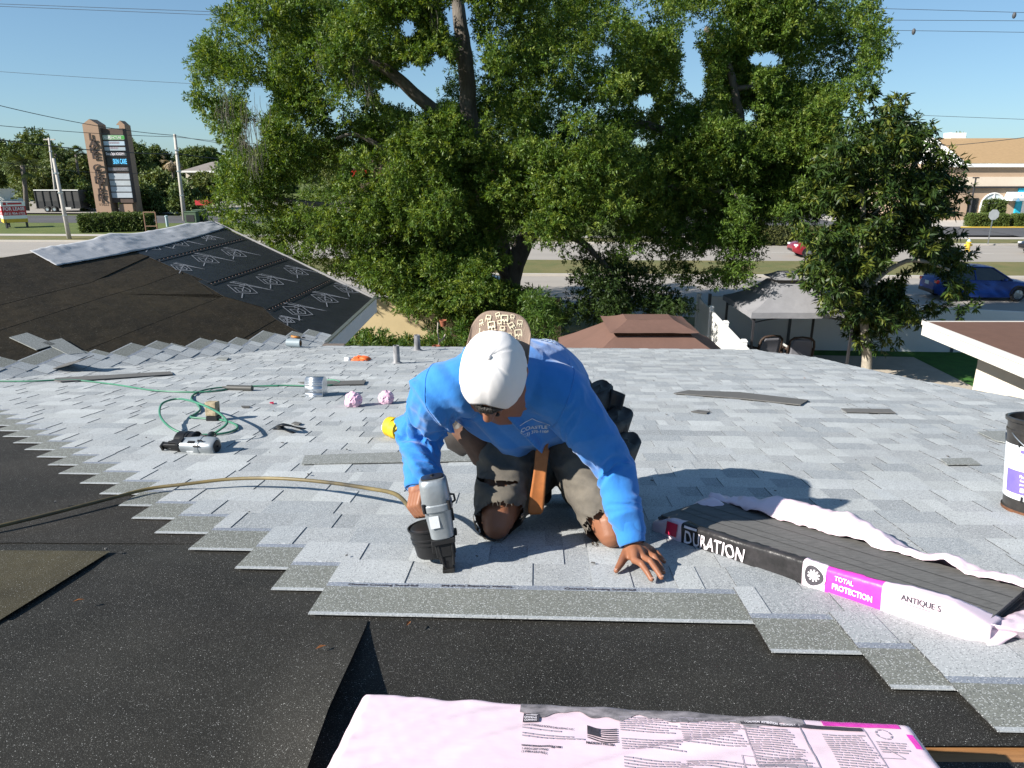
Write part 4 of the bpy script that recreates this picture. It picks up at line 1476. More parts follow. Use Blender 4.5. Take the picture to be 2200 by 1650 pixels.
def fuse(k, voxel, smooth=6, factor=.5):
    "one continuous skin over everything collected"
    me = bpy.data.meshes.new('tmp')
    me.from_pydata([tuple(p) for p in k.v], [], k.f)
    bm = bmesh.new(); bm.from_mesh(me)
    bmesh.ops.recalc_face_normals(bm, faces=bm.faces)
    bm.to_mesh(me); bm.free()
    o = bpy.data.objects.new('tmp', me)
    COL.objects.link(o)
    md = o.modifiers.new('r', 'REMESH'); md.mode = 'VOXEL'; md.voxel_size = voxel
    ms = o.modifiers.new('s', 'SMOOTH'); ms.factor = factor; ms.iterations = smooth
    dg = bpy.context.evaluated_depsgraph_get()
    out = bpy.data.meshes.new_from_object(o.evaluated_get(dg))
    bpy.data.objects.remove(o); bpy.data.meshes.remove(me)
    n = len(out.vertices)
    v = np.empty(n * 3); out.vertices.foreach_get('co', v); v = v.reshape(-1, 3)
    nn = np.empty(n * 3); out.vertices.foreach_get('normal', nn); nn = nn.reshape(-1, 3)
    f = [tuple(p.vertices) for p in out.polygons]
    bpy.data.meshes.remove(out)
    return v, nn, f

ROB = np.array([[RU.x, RU.y, RU.z], [RV.x, RV.y, RV.z], [RW.x, RW.y, RW.z]])
def skin_object(name, v, f, m, parent, sub=0):
    w = v @ ROB + np.array(RO)
    off = np.array(WL[parent.name])
    me = bpy.data.meshes.new(name)
    me.from_pydata((w - off).tolist(), [], f)
    me.materials.append(m)
    me.polygons.foreach_set('use_smooth', [True] * len(me.polygons))
    me.update()
    o = bpy.data.objects.new(name, me)
    link(o, parent)
    return o

def seg_par(P, a, b):
    a, b = np.array(a), np.array(b)
    d = b - a
    L2 = d @ d
    t = ((P - a) @ d) / L2
    tc = np.clip(t, 0, 1)
    q = a + tc[:, None] * d
    return t, np.linalg.norm(P - q, axis=1)

GROUND_W = 0.016
# --- pose, in roof coordinates (u, v, w)
HIP_R, HIP_L = Q(.005, 2.60, .405), Q(.175, 2.59, .405)
KNEE_R, KNEE_L = Q(-.042, 2.315, .082), Q(.326, 2.272, .074)
ANK_R, ANK_L = Q(.115, 2.66, .135), Q(.235, 2.66, .125)
SH_R, SH_L = rv(948, 846, 2.13), rv(1200, 846, 2.19)
EL_R, EL_L = rv(912, 922, 2.31), rv(1312, 1000, 2.23)
WR_R, WR_L = rv(897, 1052, 2.175), rpw(1360, 1172, .070)
HC = Q(-.050, 1.955, .615)
HH = V3(-.07, -.90, .42).normalized()
HF = V3(-.15, -.42, -.92)
HF = (HF - HH * HF.dot(HH)).normalized()
HL = HH.cross(HF).normalized()
def hd(l, f, h): return HC + HL * l + HF * f + HH * h

person = thing('person', 'roofer in blue long sleeved shirt and backwards white cap kneeling over a nail gun', 'person', roof(-.03, 2.4, 0.0))

# --- body: one skin from head to feet
k = MB()
ell(k, hd(0, -.004, .0), (HL, HF, HH), (.076, .097, .103))
ell(k, hd(0, .030, -.065), (HL, HF, HH), (.056, .062, .062))
ell(k, hd(0, .062, -.105), (HL, HF, HH), (.030, .028, .022))
capsule(k, hd(-.035, .082, .012), hd(.035, .082, .012), .016, .016)
capsule(k, hd(0, .094, .000), hd(0, .116, -.038), .010, .0145)
capsule(k, hd(-.012, .100, -.043), hd(.012, .100, -.043), .010, .010)
capsule(k, hd(-.020, .085, -.072), hd(.020, .085, -.072), .011, .011)
capsule(k, hd(-.045, .062, -.035), hd(-.050, .03, -.05), .020, .02)
capsule(k, hd(.045, .062, -.035), hd(.050, .03, -.05), .020, .02)
for s in (-1, 1):
    capsule(k, hd(s * .077, -.012, .004), hd(s * .080, -.018, -.040), .013, .010)
    capsule(k, hd(s * .086, -.024, .006), hd(s * .086, -.026, -.030), .009, .007)
capsule(k, hd(0, -.02, -.06), Q(-.045, 2.10, .575), .058, .068)
chain(k, [Q(-.045, 2.10, .570), Q(-.01, 2.28, .52), Q(.05, 2.46, .50), Q(.09, 2.58, .44)], [.10, .13, .12, .13], 18)
chain(k, [SH_R, EL_R, WR_R], [.055, .042, .030])
chain(k, [SH_L, EL_L, WR_L], [.050, .034, .027])
chain(k, [Q(-.045, 2.12, .55), SH_R], [.07, .058]); chain(k, [Q(-.03, 2.14, .54), SH_L], [.07, .058])
chain(k, [HIP_R, KNEE_R], [.085, .058], 18); chain(k, [HIP_L, KNEE_L], [.085, .058], 18)
capsule(k, KNEE_R + V3(0, -.004, .008), KNEE_R + V3(-.004, -.022, -.018), .056, .048, 18)
capsule(k, KNEE_L + V3(0, -.004, .012), KNEE_L + V3(.004, -.022, -.016), .056, .048, 18)
chain(k, [KNEE_R, (KNEE_R + ANK_R) / 2 + V3(0, 0, .02), ANK_R], [.055, .052, .036]); chain(k, [KNEE_L, (KNEE_L + ANK_L) / 2 + V3(0, 0, .02), ANK_L], [.055, .052, .036])
chain(k, [ANK_R, ANK_R + V3(.005, .03, -.08)], [.036, .032]); chain(k, [ANK_L, ANK_L + V3(0, .03, -.075)], [.036, .032])
# left hand spread flat on the shingles
def finger(k, kn, tip, mid_lift, r0, r1):
    kn, tip = Vector(kn), Vector(tip)
    a = kn.lerp(tip, .40) + V3(0, 0, mid_lift)
    b = kn.lerp(tip, .74) + V3(0, 0, mid_lift * .62)
    chain(k, [kn, a, b, tip], [r0, r0 * .92, r0 * .86, r1], 10)
    capsule(k, a, a, r0 * 1.03, r0 * 1.03, 10)
KN = [rpw(1363, 1203, .050), rpw(1380, 1196, .052), rpw(1392, 1189, .050), rpw(1400, 1182, .045)]
TP = [rpw(1400, 1245, .024), rpw(1421, 1241, .024), rpw(1425, 1229, .024), rpw(1427, 1207, .024)]
WL_ = WR_L
for i in range(4):
    finger(k, KN[i], TP[i], .012 if i < 3 else .006, .0112 if i < 3 else .0098, .0082 if i < 3 else .0072)
    chain(k, [WL_.lerp(KN[i], .12), WL_.lerp(KN[i], .6) + V3(0, 0, .004), KN[i]], [.020, .0165, .0128], 12)
tb0, tb1, tt = rpw(1347, 1186, .048), rpw(1334, 1210, .036), rpw(1324, 1226, .024)
chain(k, [WL_, tb0, tb1, tt], [.020, .0165, .0120, .0088], 12)
chain(k, [tb0, KN[0]], [.014, .010], 10)
# right hand closed round the gun handle
def FG(x, y, z):
    p = FAg(x, y, z) - RO
    return V3(p.dot(RU), p.dot(RV), p.dot(RW))
hp0, hp1 = FG(-.030, .062, .188), FG(-.058, .108, .172)
hax = (hp1 - hp0).normalized()
side = (WR_R - (hp0 + hp1) / 2); side = (side - hax * side.dot(hax)).normalized()
perp = hax.cross(side)
palm = (hp0 + hp1) / 2 + side * .034
for i, s in enumerate((-.034, -.011, .012, .034)):
    c = (hp0 + hp1) / 2 + hax * s
    def P(a, r): return c + side * (r * math.cos(a)) + perp * (r * math.sin(a))
    kn = P(-.55, .043)
    for sg in (1,):
        chain(k, [WR_R.lerp(kn, .15), P(.1, .042), kn, P(-1.5, .036), P(-2.6, .032), P(-3.5, .031)], [.021, .019, .0125, .0108, .0100, .0085], 10)
thb = (hp0 + hp1) / 2 - hax * .045 + side * .036
chain(k, [WR_R, thb + perp * .012, hp0 - hax * .014 + side * .014 + perp * .034, hp0 - hax * .012 - side * .014 + perp * .036], [.022, .018, .0125, .0095], 10)
bv_, bn_, bf_ = fuse(k, .0040, 4, .5)
def smoothmask(x, a, b): return np.clip((x - a) / (b - a), 0, 1)
M_SKIN = mat('tanned_skin', (0.235, 0.098, 0.052), rough=.50, var=.07, scale=14, bump=.22, bscale=230, bdist=.002, spec=.4, sss=.0, detail=7)
body = skin_object('body', bv_, bf_, M_SKIN, person)

# nails, eyes, hair
k = MB()
for t, kn in list(zip(TP, KN)) + [(tt, tb1)]:
    d = (Vector(t) - Vector(kn)); d.z *= .35; d = d.normalized(); s = d.cross(V3(0, 0, 1)).normalized(); up = s.cross(d)
    c = Vector(t) + d * .001 + up * .0078
    k.add([c - d * .006 - s * .0045, c - d * .006 + s * .0045, c + d * .005 + s * .0042 - up * .001, c + d * .005 - s * .0042 - up * .001], [(0, 1, 2, 3)], T=lambda p: roof(*p))
tag(k.build('fingernails', mat('nail', (.50, .30, .22), rough=.3), person), kind='stuff')
for s in (-1, 1):
    k = MB(); ell(k, hd(s * .031, .080, -.012), (HL, HF, HH), (.012, .012, .012), 12, 8)
    k.v = [roof(*p) for p in k.v]
    k.build('eye', mat('eye', (.55, .52, .48), rough=.2), person, smooth=True)
k = MB()
for s in (-1, 1):
    capsule(k, hd(s * .014, .098, .018), hd(s * .048, .082, .020), .0055, .004, 8)
k.v = [roof(*p) for p in k.v]
M_HAIR = mat('black_hair', (.012, .010, .009), rough=.5, var=.3, scale=120, bump=.6, bscale=260, stretch=(1, 1, .2))
k.build('eyebrows', M_HAIR, person, smooth=True)
k = MB()
capsule(k, hd(-.022, .098, -.060), hd(.022, .098, -.060), .006, .006, 8)
k.v = [roof(*p) for p in k.v]
k.build('moustache', M_HAIR, person, smooth=True)
k = MB()
n, m = 36, 16
vs = []
for i in range(m + 1):
    for j in range(n):
        a = 2 * math.pi * j / n
        # hairline: low at the nape (-f), up on the forehead (+f)
        low = -.055 + .044 * (0.5 + 0.5 * math.cos(a)) ** 1.4
        el = low + (1.0 - low) * (i / m)
        x = .0805 * math.sin(a); y = .101 * math.cos(a) - .004
        hgt = (-.085 + .19 * i / m) if False else low * 1.0 + (.104 - low) * math.sin(math.pi / 2 * i / m)
        rr = math.sqrt(max(0, 1 - (max(0, hgt) / .108) ** 2)) if hgt > 0 else 1.0
        if i == m: rr = .02
        vs.append(hd(x * rr, y * rr, hgt))
fs = [(i * n + j, i * n + (j + 1) % n, (i + 1) * n + (j + 1) % n, (i + 1) * n + j) for i in range(m) for j in range(n)]
k.add(vs, fs); k.v = [roof(*p) for p in k.v]
kk = MB()
chain(kk, [hd(-.034, .090, .004), hd(-.012, .1015, .004), hd(.012, .1015, .004), hd(.034, .090, .004)], [.010, .0135, .0135, .010], 10)
k.add([roof(*p) for p in kk.v], kk.f)
k.build('hair', M_HAIR, person, smooth=True)

# --- shirt
k = MB()
XU, XW = V3(1, 0, 0), V3(0, 0, 1)
def tilt(a): return V3(math.cos(a), 0, math.sin(a)), V3(-math.sin(a), 0, math.cos(a))
secs = []
for c, ra, rb, a in ((Q(.100, 2.72, .43), .165, .11, .0), (Q(.095, 2.64, .455), .182, .135, .0), (Q(.088, 2.52, .458), .190, .190, -.02),
                     (Q(.055, 2.40, .483), .194, .198, -.05), (Q(.005, 2.28, .510), .205, .183, -.08), (Q(-.025, 2.18, .545), .190, .130, -.08),
                     (Q(-.042, 2.10, .572), .125, .088, -.08), (Q(-.046, 2.055, .585), .078, .070, -.05)):
    A, B = tilt(a)
    secs.append((c, A * ra, B * rb))
loft_ell(k, secs, 28, 2.3)
chain(k, [Q(-.06, 2.15, .585), SH_R + V3(0, .01, .0), SH_R.lerp(EL_R, .5) + V3(-.008, 0, 0), EL_R + V3(-.004, 0.006, 0), EL_R.lerp(WR_R, .55), WR_R.lerp(EL_R, .12)], [.095, .092, .078, .068, .058, .045], 18)
chain(k, [Q(-.01, 2.17, .57), SH_L, SH_L.lerp(EL_L, .5), EL_L, EL_L.lerp(WR_L, .55), WR_L.lerp(EL_L, .20)], [.095, .092, .075, .058, .045, .037], 18)
sv, sn, sf = fuse(k, .0056, 9, .5)
disp = np.zeros(len(sv))
def folds(P, t, dist, A, freq, seed, lo, hi, rad):
    wt = smoothmask(t, lo, lo + .15) * (1 - smoothmask(t, hi - .08, hi)) * (1 - smoothmask(dist, rad, rad + .04))
    out = np.zeros(len(P))
    for i in np.nonzero(wt > .01)[0]:
        p = P[i]
        v = noise.noise((t[i] * freq + 2.2 * noise.noise((p[0] * 12, p[1] * 12 + p[2] * 6, seed)), p[0] * 9 + seed, (p[1] + p[2]) * 9))
        v2 = noise.noise((t[i] * freq * 2.1, p[0] * 11 + seed, p[2] * 11))
        out[i] = A * (1 - abs(v) * 2.6 + .25 * v2) * wt[i]
    return out
for a, b, A, fr, seed in ((SH_R, EL_R, .010, 4.5, 1), (EL_R, WR_R, .012, 4.6, 2), (SH_L, EL_L, .007, 3.0, 3), (EL_L, WR_L, .009, 4.4, 4)):
    t, d = seg_par(sv, a, b)
    disp += folds(sv, t, d, A, fr, seed, -.1, 1.06, .10)
# torso: long diagonal drag folds hanging from the shoulders to the belly
for i in range(len(sv)):
    x, y, z = sv[i]
    if y < 2.0 or y > 2.75: continue
    # drape below the chest and across the back
    dd = x * .80 + z * .60 + y * .15
    n1 = noise.noise((dd * 11.5, (y * .9 - x * .3) * 2.2, 7.0))
    n2 = noise.noise((dd * 27, y * 4.0, 3.0))
    low = min(1.0, max(0.0, (.56 - z) / .12))
    wt = .65 + .75 * low
    disp[i] += ((.024 if x < .02 else .017) * (.55 - min(.8, abs(n1) * 2.8)) + .004 * n2) * wt * 1.0
sv2 = sv + sn * disp[:, None]
# hem opening: drop the faces at the hip end, the neck and the cuffs
keep = []
cen = np.array([sv[list(q)].mean(axis=0) for q in sf])
tR, dR = seg_par(cen, EL_R, WR_R)
tL, dL = seg_par(cen, EL_L, WR_L)
for i, q in enumerate(sf):
    c = cen[i]
    if c[1] > 2.745: continue
    if np.linalg.norm(c - np.array(Q(-.046, 2.03, .59))) < .058: continue
    keep.append(q)
sf = keep
M_SHIRT = mat('blue_cotton', (0.030, 0.185, 0.52), rough=.88, var=.12, scale=7, detail=8, bump=.5, bscale=26, bdist=.007, stretch=(1.0, .55, .75), sheen=.25, spec=.2)
shirt = skin_object('shirt', sv2, sf, M_SHIRT, person)
BV_S = BVHTree.FromPolygons([tuple(p) for p in sv2], sf)
# ribbed cuffs and collar band
def cuff(name, a, b, r0, r1, L):
    k = MB()
    d = (Vector(b) - Vector(a)).normalized()
    c0 = Vector(a); 
    A_ = d.orthogonal().normalized(); B_ = d.cross(A_)
    prof = []
    for i in range(13):
        t = i / 12
        prof.append((r0 + (r1 - r0) * t + .0014 * math.sin(t * 9 + 1), L * t))
    prof += [(r1 - .004, L), (r1 - .006, L * .3)]
    k.lathe(prof, c0, (A_, B_, d), n=40)
    k.v = [roof(*p) for p in k.v]
    return k.build(name, MATS['blue_cotton'], shirt, smooth=True)
dR_ = (WR_R - EL_R).normalized(); dL_ = (WR_L - EL_L).normalized()
cuff('cuff', WR_R - dR_ * .062, WR_R, .050, .041, .060)
cuff('cuff', WR_L - dL_ * .070, WR_L, .0455, .041, .066)
def seam_loop(c, ax, rad, a0=0.0, a1=2 * math.pi, n=40):
    c, ax = Vector(c), Vector(ax).normalized()
    u_ = ax.orthogonal().normalized(); v_ = ax.cross(u_)
    pts = []
    for i in range(n + 1):
        t = a0 + (a1 - a0) * i / n
        d = u_ * math.cos(t) + v_ * math.sin(t)
        h = BV_S.ray_cast(c + d * rad, -d, rad)
        if h[0] is not None: pts.append(roof(*(Vector(h[0]) + d * .0006)))
    return pts
for c, ax in ((SH_R.lerp(EL_R, .06), V3(-1, .35, -.25)), (SH_L.lerp(EL_L, .06), V3(1, .1, -.35))):
    P = seam_loop(c, ax, .2)
    if len(P) > 6:
        k = MB(); k.tube(P, .0019, n=5, caps=False); k.build('seam', MATS['blue_cotton'], shirt, smooth=True)
# chest print and back print, laid onto the cloth
def cloth_map(o, xd, yd, nd, lift=.0022):
    o, xd, yd, nd = Vector(o), Vector(xd).normalized(), Vector(yd).normalized(), Vector(nd).normalized()
    def fn(x, y):
        p = o + xd * x + yd * y
        hit = BV_S.ray_cast(p + nd * .25, -nd, .5)
        q = hit[0] if hit[0] is not None else p
        q = Vector(q) + nd * lift
        return roof(*q)
    return fn
M_SPRINT = mat('shirt_print', (.55, .62, .70), rough=.8, var=.2, scale=60)
chest = rv(1118, 940, 2.12)
cm = cloth_map(chest, V3(1, .02, -.0), V3(0, -.15, .99), V3(0, -1, -.12))
k = MB()
put_text(k, 'COASTLE', cm, .020, .0006, width=.082)
cm2 = cloth_map(chest + V3(-.002, 0, -.019), V3(1, .02, 0), V3(0, -.15, .99), V3(0, -1, -.12))
put_text(k, '(813) 375-1108', cm2, .016, .0005, width=.088)
roofl = [(-.012, .020), (.012, .030), (.035, .046), (.058, .032), (.090, .020)]
for (a, b), (c, d) in zip(roofl[:-1], roofl[1:]):
    for t in (0, .5):
        x0, y0 = a + (c - a) * t, b + (d - b) * t; x1, y1 = a + (c - a) * (t + .5), b + (d - b) * (t + .5)
        k.add([cm(x0, y0), cm(x1, y1), cm(x1, y1 + .003), cm(x0, y0 + .003)], [(0, 1, 2, 3)])
k.build('chest_print', M_SPRINT, shirt)
k = MB()
bm_ = cloth_map(Q(.055, 2.42, .70), V3(1, -.2, 0), V3(.1, -1, .0), V3(.1, -.2, 1))
for i, (yy, hh, ww) in enumerate(((0, .035, .17), (-.05, .022, .15), (.05, .018, .12))):
    put_rects(k, word_rows(random.Random(i), 0, yy, ww, 1, .05, hh), bm_)
k.build('back_print', M_SPRINT, shirt)

# --- trousers
k = MB()
loft_ell(k, [(Q(.10, 2.72, .40), V3(.15, 0, 0), V3(0, 0, .10)), (Q(.095, 2.62, .41), V3(.185, 0, 0), V3(0, 0, .125)), (Q(.085, 2.50, .44), V3(.17, 0, 0), V3(0, 0, .11))], 24)
for hip, kn, an, s in ((HIP_R, KNEE_R, ANK_R, -1), (HIP_L, KNEE_L, ANK_L, 1)):
    chain(k, [hip, hip.lerp(kn, .5) + V3(0, -.008, .0), kn.lerp(hip, .12) + V3(0, -.004, 0), kn + V3(0, 0, .004)], [.112, .098, .085, .078], 18)
    capsule(k, kn, kn + V3(0, .02, -.01), .078, .070, 18)
    chain(k, [kn + V3(0, .02, .0), (kn + an) / 2 + V3(0, 0, .01), an + V3(0, 0, .0)], [.072, .068, .062], 16)
tv_, tn_, tf_ = fuse(k, .0070, 8, .5)
dz = np.zeros(len(tv_))
for i in range(len(tv_)):
    x, y, z = tv_[i]
    n1 = noise.noise((x * 8, y * 8, z * 19)); n2 = noise.noise((x * 17 + 5, y * 17, z * 38)); n3 = noise.noise((x * 60, y * 60, z * 60))
    dz[i] = .011 * (1 - abs(n1) * 2.2) * .8 + .004 * n2 + .0015 * n3
tv2 = tv_ + tn_ * dz[:, None]
tv2[:, 2] = np.maximum(tv2[:, 2], GROUND_W * .6)
cen = np.array([tv2[list(q)].mean(axis=0) for q in tf_])
keep = []
HOLES = [(KNEE_R + V3(.005, -.070, .000), .084, .070), (KNEE_L + V3(-.004, -.070, -.006), .084, .074),
         (KNEE_L.lerp(HIP_L, .22) + V3(.05, -.07, .02), .030, .026), (KNEE_R.lerp(HIP_R, .38) + V3(-.02, -.09, .0), .075, .007)]
edge_pts = []
for i, q in enumerate(tf_):
    c = Vector(cen[i])
    drop = False
    for hc, ru_h, rw_h in HOLES:
        d = c - hc
        if abs(d.y) > .085: continue
        e = (d.x / ru_h) ** 2 + (d.z / rw_h) ** 2
        e += .35 * noise.noise((c.x * 34, c.y * 34, c.z * 34)) + .25 * noise.noise((c.x * 90, c.z * 90, 1))
        if e < 1.0: drop = True
        elif e < 1.18: edge_pts.append((c, d))
    if not drop: keep.append(q)
M_PANTS = mat('worn_grey_denim', (0.155, 0.138, 0.113), rough=.92, col2=(0.085, 0.077, 0.067), scale=12, detail=9, bump=.45, bscale=420, bdist=.0015, spec=.15)
pants = skin_object('trousers', tv2, keep, M_PANTS, person)
k = MB()                                     # frayed threads round the torn knees
fr_ = random.Random(2)
for c, d in fr_.sample(edge_pts, min(130, len(edge_pts))):
    p = c + V3(0, -.004, 0)
    dirv = V3(-d.x, -.02 + fr_.uniform(-.03, 0), -d.z * .6 - .04) 
    dirv = dirv.normalized() if dirv.length > 0 else V3(0, 0, -1)
    e = p + dirv * fr_.uniform(.005, .017) + V3(fr_.uniform(-.008, .008), 0, fr_.uniform(-.008, .004))
    k.tube([roof(*p), roof(*p.lerp(e, .5) + RW * 0.001), roof(*e)], [.0013, .001, .0006], n=3, caps=False)
tag(k.build('frayed_threads', mat('thread', (.16, .14, .115), rough=.95), pants), kind='stuff')
# cloth patch under the thigh tear, white pocket flap
k = MB()
pk = rv(1262, 1040, 2.34)
k.grid(lambda a, b: roof(*(pk + V3(-.035 + .07 * a + .02 * b, -.02 - .008 * math.sin(3 * a), .035 - .065 * b - .02 * a + .004 * noise.noise((a * 5, b * 5, 1))))), 8, 8)
k.build('pocket_lining', mat('white_cloth', (.66, .62, .56), rough=.9, var=.12, scale=25), pants, smooth=True, solid=.003)

# --- boots, toes down behind the knees
M_BOOT = mat('black_boot', (.014, .013, .013), rough=.6, var=.3, scale=20)
for an, sd in ((ANK_R, -1), (ANK_L, 1)):
    k = MB()
    toe = V3(an.x + .004, an.y + .015, .052)
    ball_ = V3(an.x, an.y + .04, .060)
    heel = V3(an.x, an.y + .085, .215)
    chain(k, [toe, ball_, heel], [.040, .044, .040], 16)
    chain(k, [V3(an.x, an.y - .03, .14), heel], [.055, .042], 16)
    v_, n_, f_ = fuse(k, .007, 6, .5)
    v_[:, 2] = np.maximum(v_[:, 2], GROUND_W)
    b = skin_object('boot', v_, f_, M_BOOT, person)
    k = MB()
    k.tube([toe + V3(0, .03, -.02), ball_ + V3(0, .048, 0), heel + V3(0, .042, .02)], [.036, .040, .034], n=10, flat=.5)
    k.v = [roof(*p) for p in k.v]
    k.build('sole', mat('sole', (.03, .028, .026), rough=.9), b)

# --- cap
M_CAP = mat('white_cap', (.70, .68, .675), rough=.85, var=.03, scale=12, bump=.2, bscale=500, bdist=.001)
M_BILL = mat('brown_bill', (.225, .165, .128), rough=.8, var=.10, scale=30, bump=.2, bscale=300)
M_CREAM = mat('cream_print', (.62, .56, .40), rough=.8)
n, m = 72, 22
vs, fs = [], []
def crown(a, el):
    "a: angle from the face direction, el 0 rim .. 1 top"
    base = -.012
    arch = .052 * max(0.0, 1 - (abs((a + math.pi) % (2 * math.pi) - math.pi) / .56) ** 2) if True else 0
    lo = base + arch * .92
    t = math.asin(min(1, max(-1, (lo) / .112)))
    ph = t + (math.pi / 2 - t) * el
    c = math.cos(ph) ** .74 if math.cos(ph) > 0 else 0
    s = math.sin(ph)
    seam = -.0012 * math.exp(-(((a * 3 / math.pi + .5) % 1 - .5) / .035) ** 2)
    tall = 1.0 + .06 * max(0, -math.cos(a)) * s
    r = 1 + seam / .09 + .011 * noise.noise((math.cos(a) * 2, math.sin(a) * 2, el * 3)) + .005 * noise.noise((math.cos(a) * 6, math.sin(a) * 6, el * 9))
    sa, ca = math.copysign(abs(math.sin(a)) ** .88, math.sin(a)), math.copysign(abs(math.cos(a)) ** .88, math.cos(a))
    return hd(.0895 * c * r * sa, .1075 * c * r * ca - .004 - .006 * s, .112 * s * tall * r)
for i in range(m + 1):
    for j in range(n):
        vs.append(crown(2 * math.pi * j / n, min(.995, i / m)))
fs = [(i * n + j, i * n + (j + 1) % n, (i + 1) * n + (j + 1) % n, (i + 1) * n + j) for i in range(m) for j in range(n)]
fs.append(tuple(m * n + j for j in range(n)))
k = MB(); k.add(vs, fs); k.v = [roof(*p) for p in k.v]
cap = k.build('cap', M_CAP, person, smooth=True, solid=-.0022)
k = MB()                                     # strap across the opening
for i in range(2):
    pass
st = [hd(.088 * math.sin(a), .109 * math.cos(a) - .004, -.012 + .004 * math.cos(a * 2)) for a in [(-.62 + 1.24 * i / 14) for i in range(15)]]
k.tube([roof(*p) for p in st], .004, n=8, flat=.35)
k.build('strap', mat('cap_strap', (.05, .045, .045), rough=.7), cap, smooth=True)
k = MB()
k.lathe([(0, .0075), (.006, .006), (.0095, .001), (.010, -.003)], roof(*hd(0, -.010, .1135)), (RU * HL.x + RV * HL.y + RW * HL.z, RU * HF.x + RV * HF.y + RW * HF.z, RU * HH.x + RV * HH.y + RW * HH.z), n=16)
k.build('button', M_CAP, cap, smooth=True)
for j in range(6):
    a = math.pi / 6 + j * math.pi / 3
    p, p2, p3 = crown(a, .50), crown(a + .05, .50), crown(a, .55)
    nx, ny = (p2 - p).normalized(), (p3 - p).normalized()
    nz = nx.cross(ny)
    if nz.dot(p - HC) < 0: nz = -nz
    k = MB()
    k.lathe([(.0036, .0010), (.0056, .0022), (.0066, -.001)], p, (nx, ny, nz), n=12)
    k.lathe([(0, .0006), (.0037, .0006)], p, (nx, ny, nz), n=12, mi=1)
    k.v = [roof(*q) for q in k.v]
    k.build('eyelet', [M_CAP, mat('eyelet_hole', (.10, .10, .10), rough=.9)], cap, smooth=True)
k = MB()
for j in range(6):
    a = j * math.pi / 3
    k.tube([roof(*(HC + (crown(a, el) - HC) * 1.004)) for el in np.linspace(.03, .985, 16)], .0017, n=5, caps=False)
for j in range(2):
    k.tube([roof(*(HC + (crown(a, .05 + .03 * j) - HC) * 1.005)) for a in np.linspace(.75, 2 * math.pi - .75, 50)], .0012, n=4, caps=False)
tag(k.build('stitching', mat('cap_stitch', (.42, .41, .41), rough=.9), cap), kind='stuff')
k = MB()                                     # small embroidered mark on the side panel
for i, (da, el) in enumerate(((0, .20), (.09, .16), (.16, .24), (.26, .18), (-.1, .25))):
    p, p2, p3 = crown(-1.75 - da, el), crown(-1.75 - da - .05, el), crown(-1.75 - da, el + .05)
    nx, ny = (p2 - p).normalized(), (p3 - p).normalized()
    nz = nx.cross(ny)
    if nz.dot(p - HC) < 0: nz = -nz
    c = p + nz * .0012
    k.add([c - nx * .004 - ny * .006, c + nx * .003 - ny * .004, c + nx * .004 + ny * .006, c - nx * .002 + ny * .004], [(0, 1, 2, 3)], T=lambda q: roof(*q))
k.build('side_mark', M_INK, cap)
# bill: a curved plate behind the head
def bill(a, b, lift=0.0):
    "a -1..1 across, b 0 at the crown .. 1 at the edge"
    ang = a * 1.22
    x0, y0 = .0865 * math.sin(ang), -.105 * math.cos(ang) - .004
    ex = .0885 * math.copysign(abs(a) ** .80, a) * 1.0
    ey = -.104 - .074 * (1 - abs(a) ** 3.2) ** (1 / 1.6)
    if abs(a) >= .999: ey = y0
    x, y = x0 + (ex - x0) * b, y0 + (ey - y0) * b
    h = -.010 + .014 * (1 - (x / .09) ** 2) - .006 * b + .022 * b
    return hd(x, y, h + lift)
k = MB()
k.grid(lambda a, b: roof(*bill(2 * a - 1, b)), 36, 10)
bl = k.build('bill', M_BILL, cap, smooth=True, solid=.0035)
k = MB()
def mark(cx, cy, sz, rot):
    c, s = math.cos(rot), math.sin(rot)
    def fn(x, y):
        xx, yy = cx + (x * c - y * s) * sz, cy + (x * s + y * c) * sz
        # invert: flat bill coordinates (across, outwards)
        f_ = .100 + yy
        b = max(0.0, min(1.0, (f_ - .095) / .080))
        return roof(*hd(xx, -f_, -.010 + .014 * (1 - (xx / .09) ** 2) + .016 * b + .0026))
    L = [((-.5, -.5), (-.5, .5)), ((-.5, .5), (.5, .5)), ((.5, .5), (.5, -.5)), ((-.5, -.5), (-.2, -.1)), ((-.2, -.1), (0, -.55)), ((0, -.55), (.2, -.1)), ((.2, -.1), (.5, -.5))]
    t = .085
    for (x0, y0), (x1, y1) in L:
        dx, dy = x1 - x0, y1 - y0
        l = math.hypot(dx, dy); px_, py_ = -dy / l * t, dx / l * t
        k.add([fn(x0 - px_, y0 - py_), fn(x1 - px_, y1 - py_), fn(x1 + px_, y1 + py_), fn(x0 + px_, y0 + py_)], [(0, 1, 2, 3)])
    for x in (-.5, 0, .5):
        k.add([fn(x - .09, -.85), fn(x + .09, -.85), fn(x + .09, -.67), fn(x - .09, -.67)], [(0, 1, 2, 3)])
for cx, cy, sz, rt in ((.006, .058, .018, .1), (-.040, .056, .013, -.05), (.050, .053, .013, .0), (-.060, .042, .012, .4), (-.028, .036, .018, .25), (.028, .042, .014, .7), (.070, .036, .012, -.1), (-.066, .018, .013, -.1), (-.014, .066, .011, .4), (.027, .066, .010, -.1),
                       (.004, .030, .012, 0), (.050, .024, .018, .25), (-.044, .012, .011, -.1), (.072, .012, .013, .5), (.026, .014, .012, .2), (-.016, .012, .011, .3), (-.074, -.006, .011, .5), (.056, -.002, .012, .05), (-.006, .046, .010, .2)):
    mark(cx, cy, sz, rt)
k.build('bill_pattern', M_CREAM, bl)

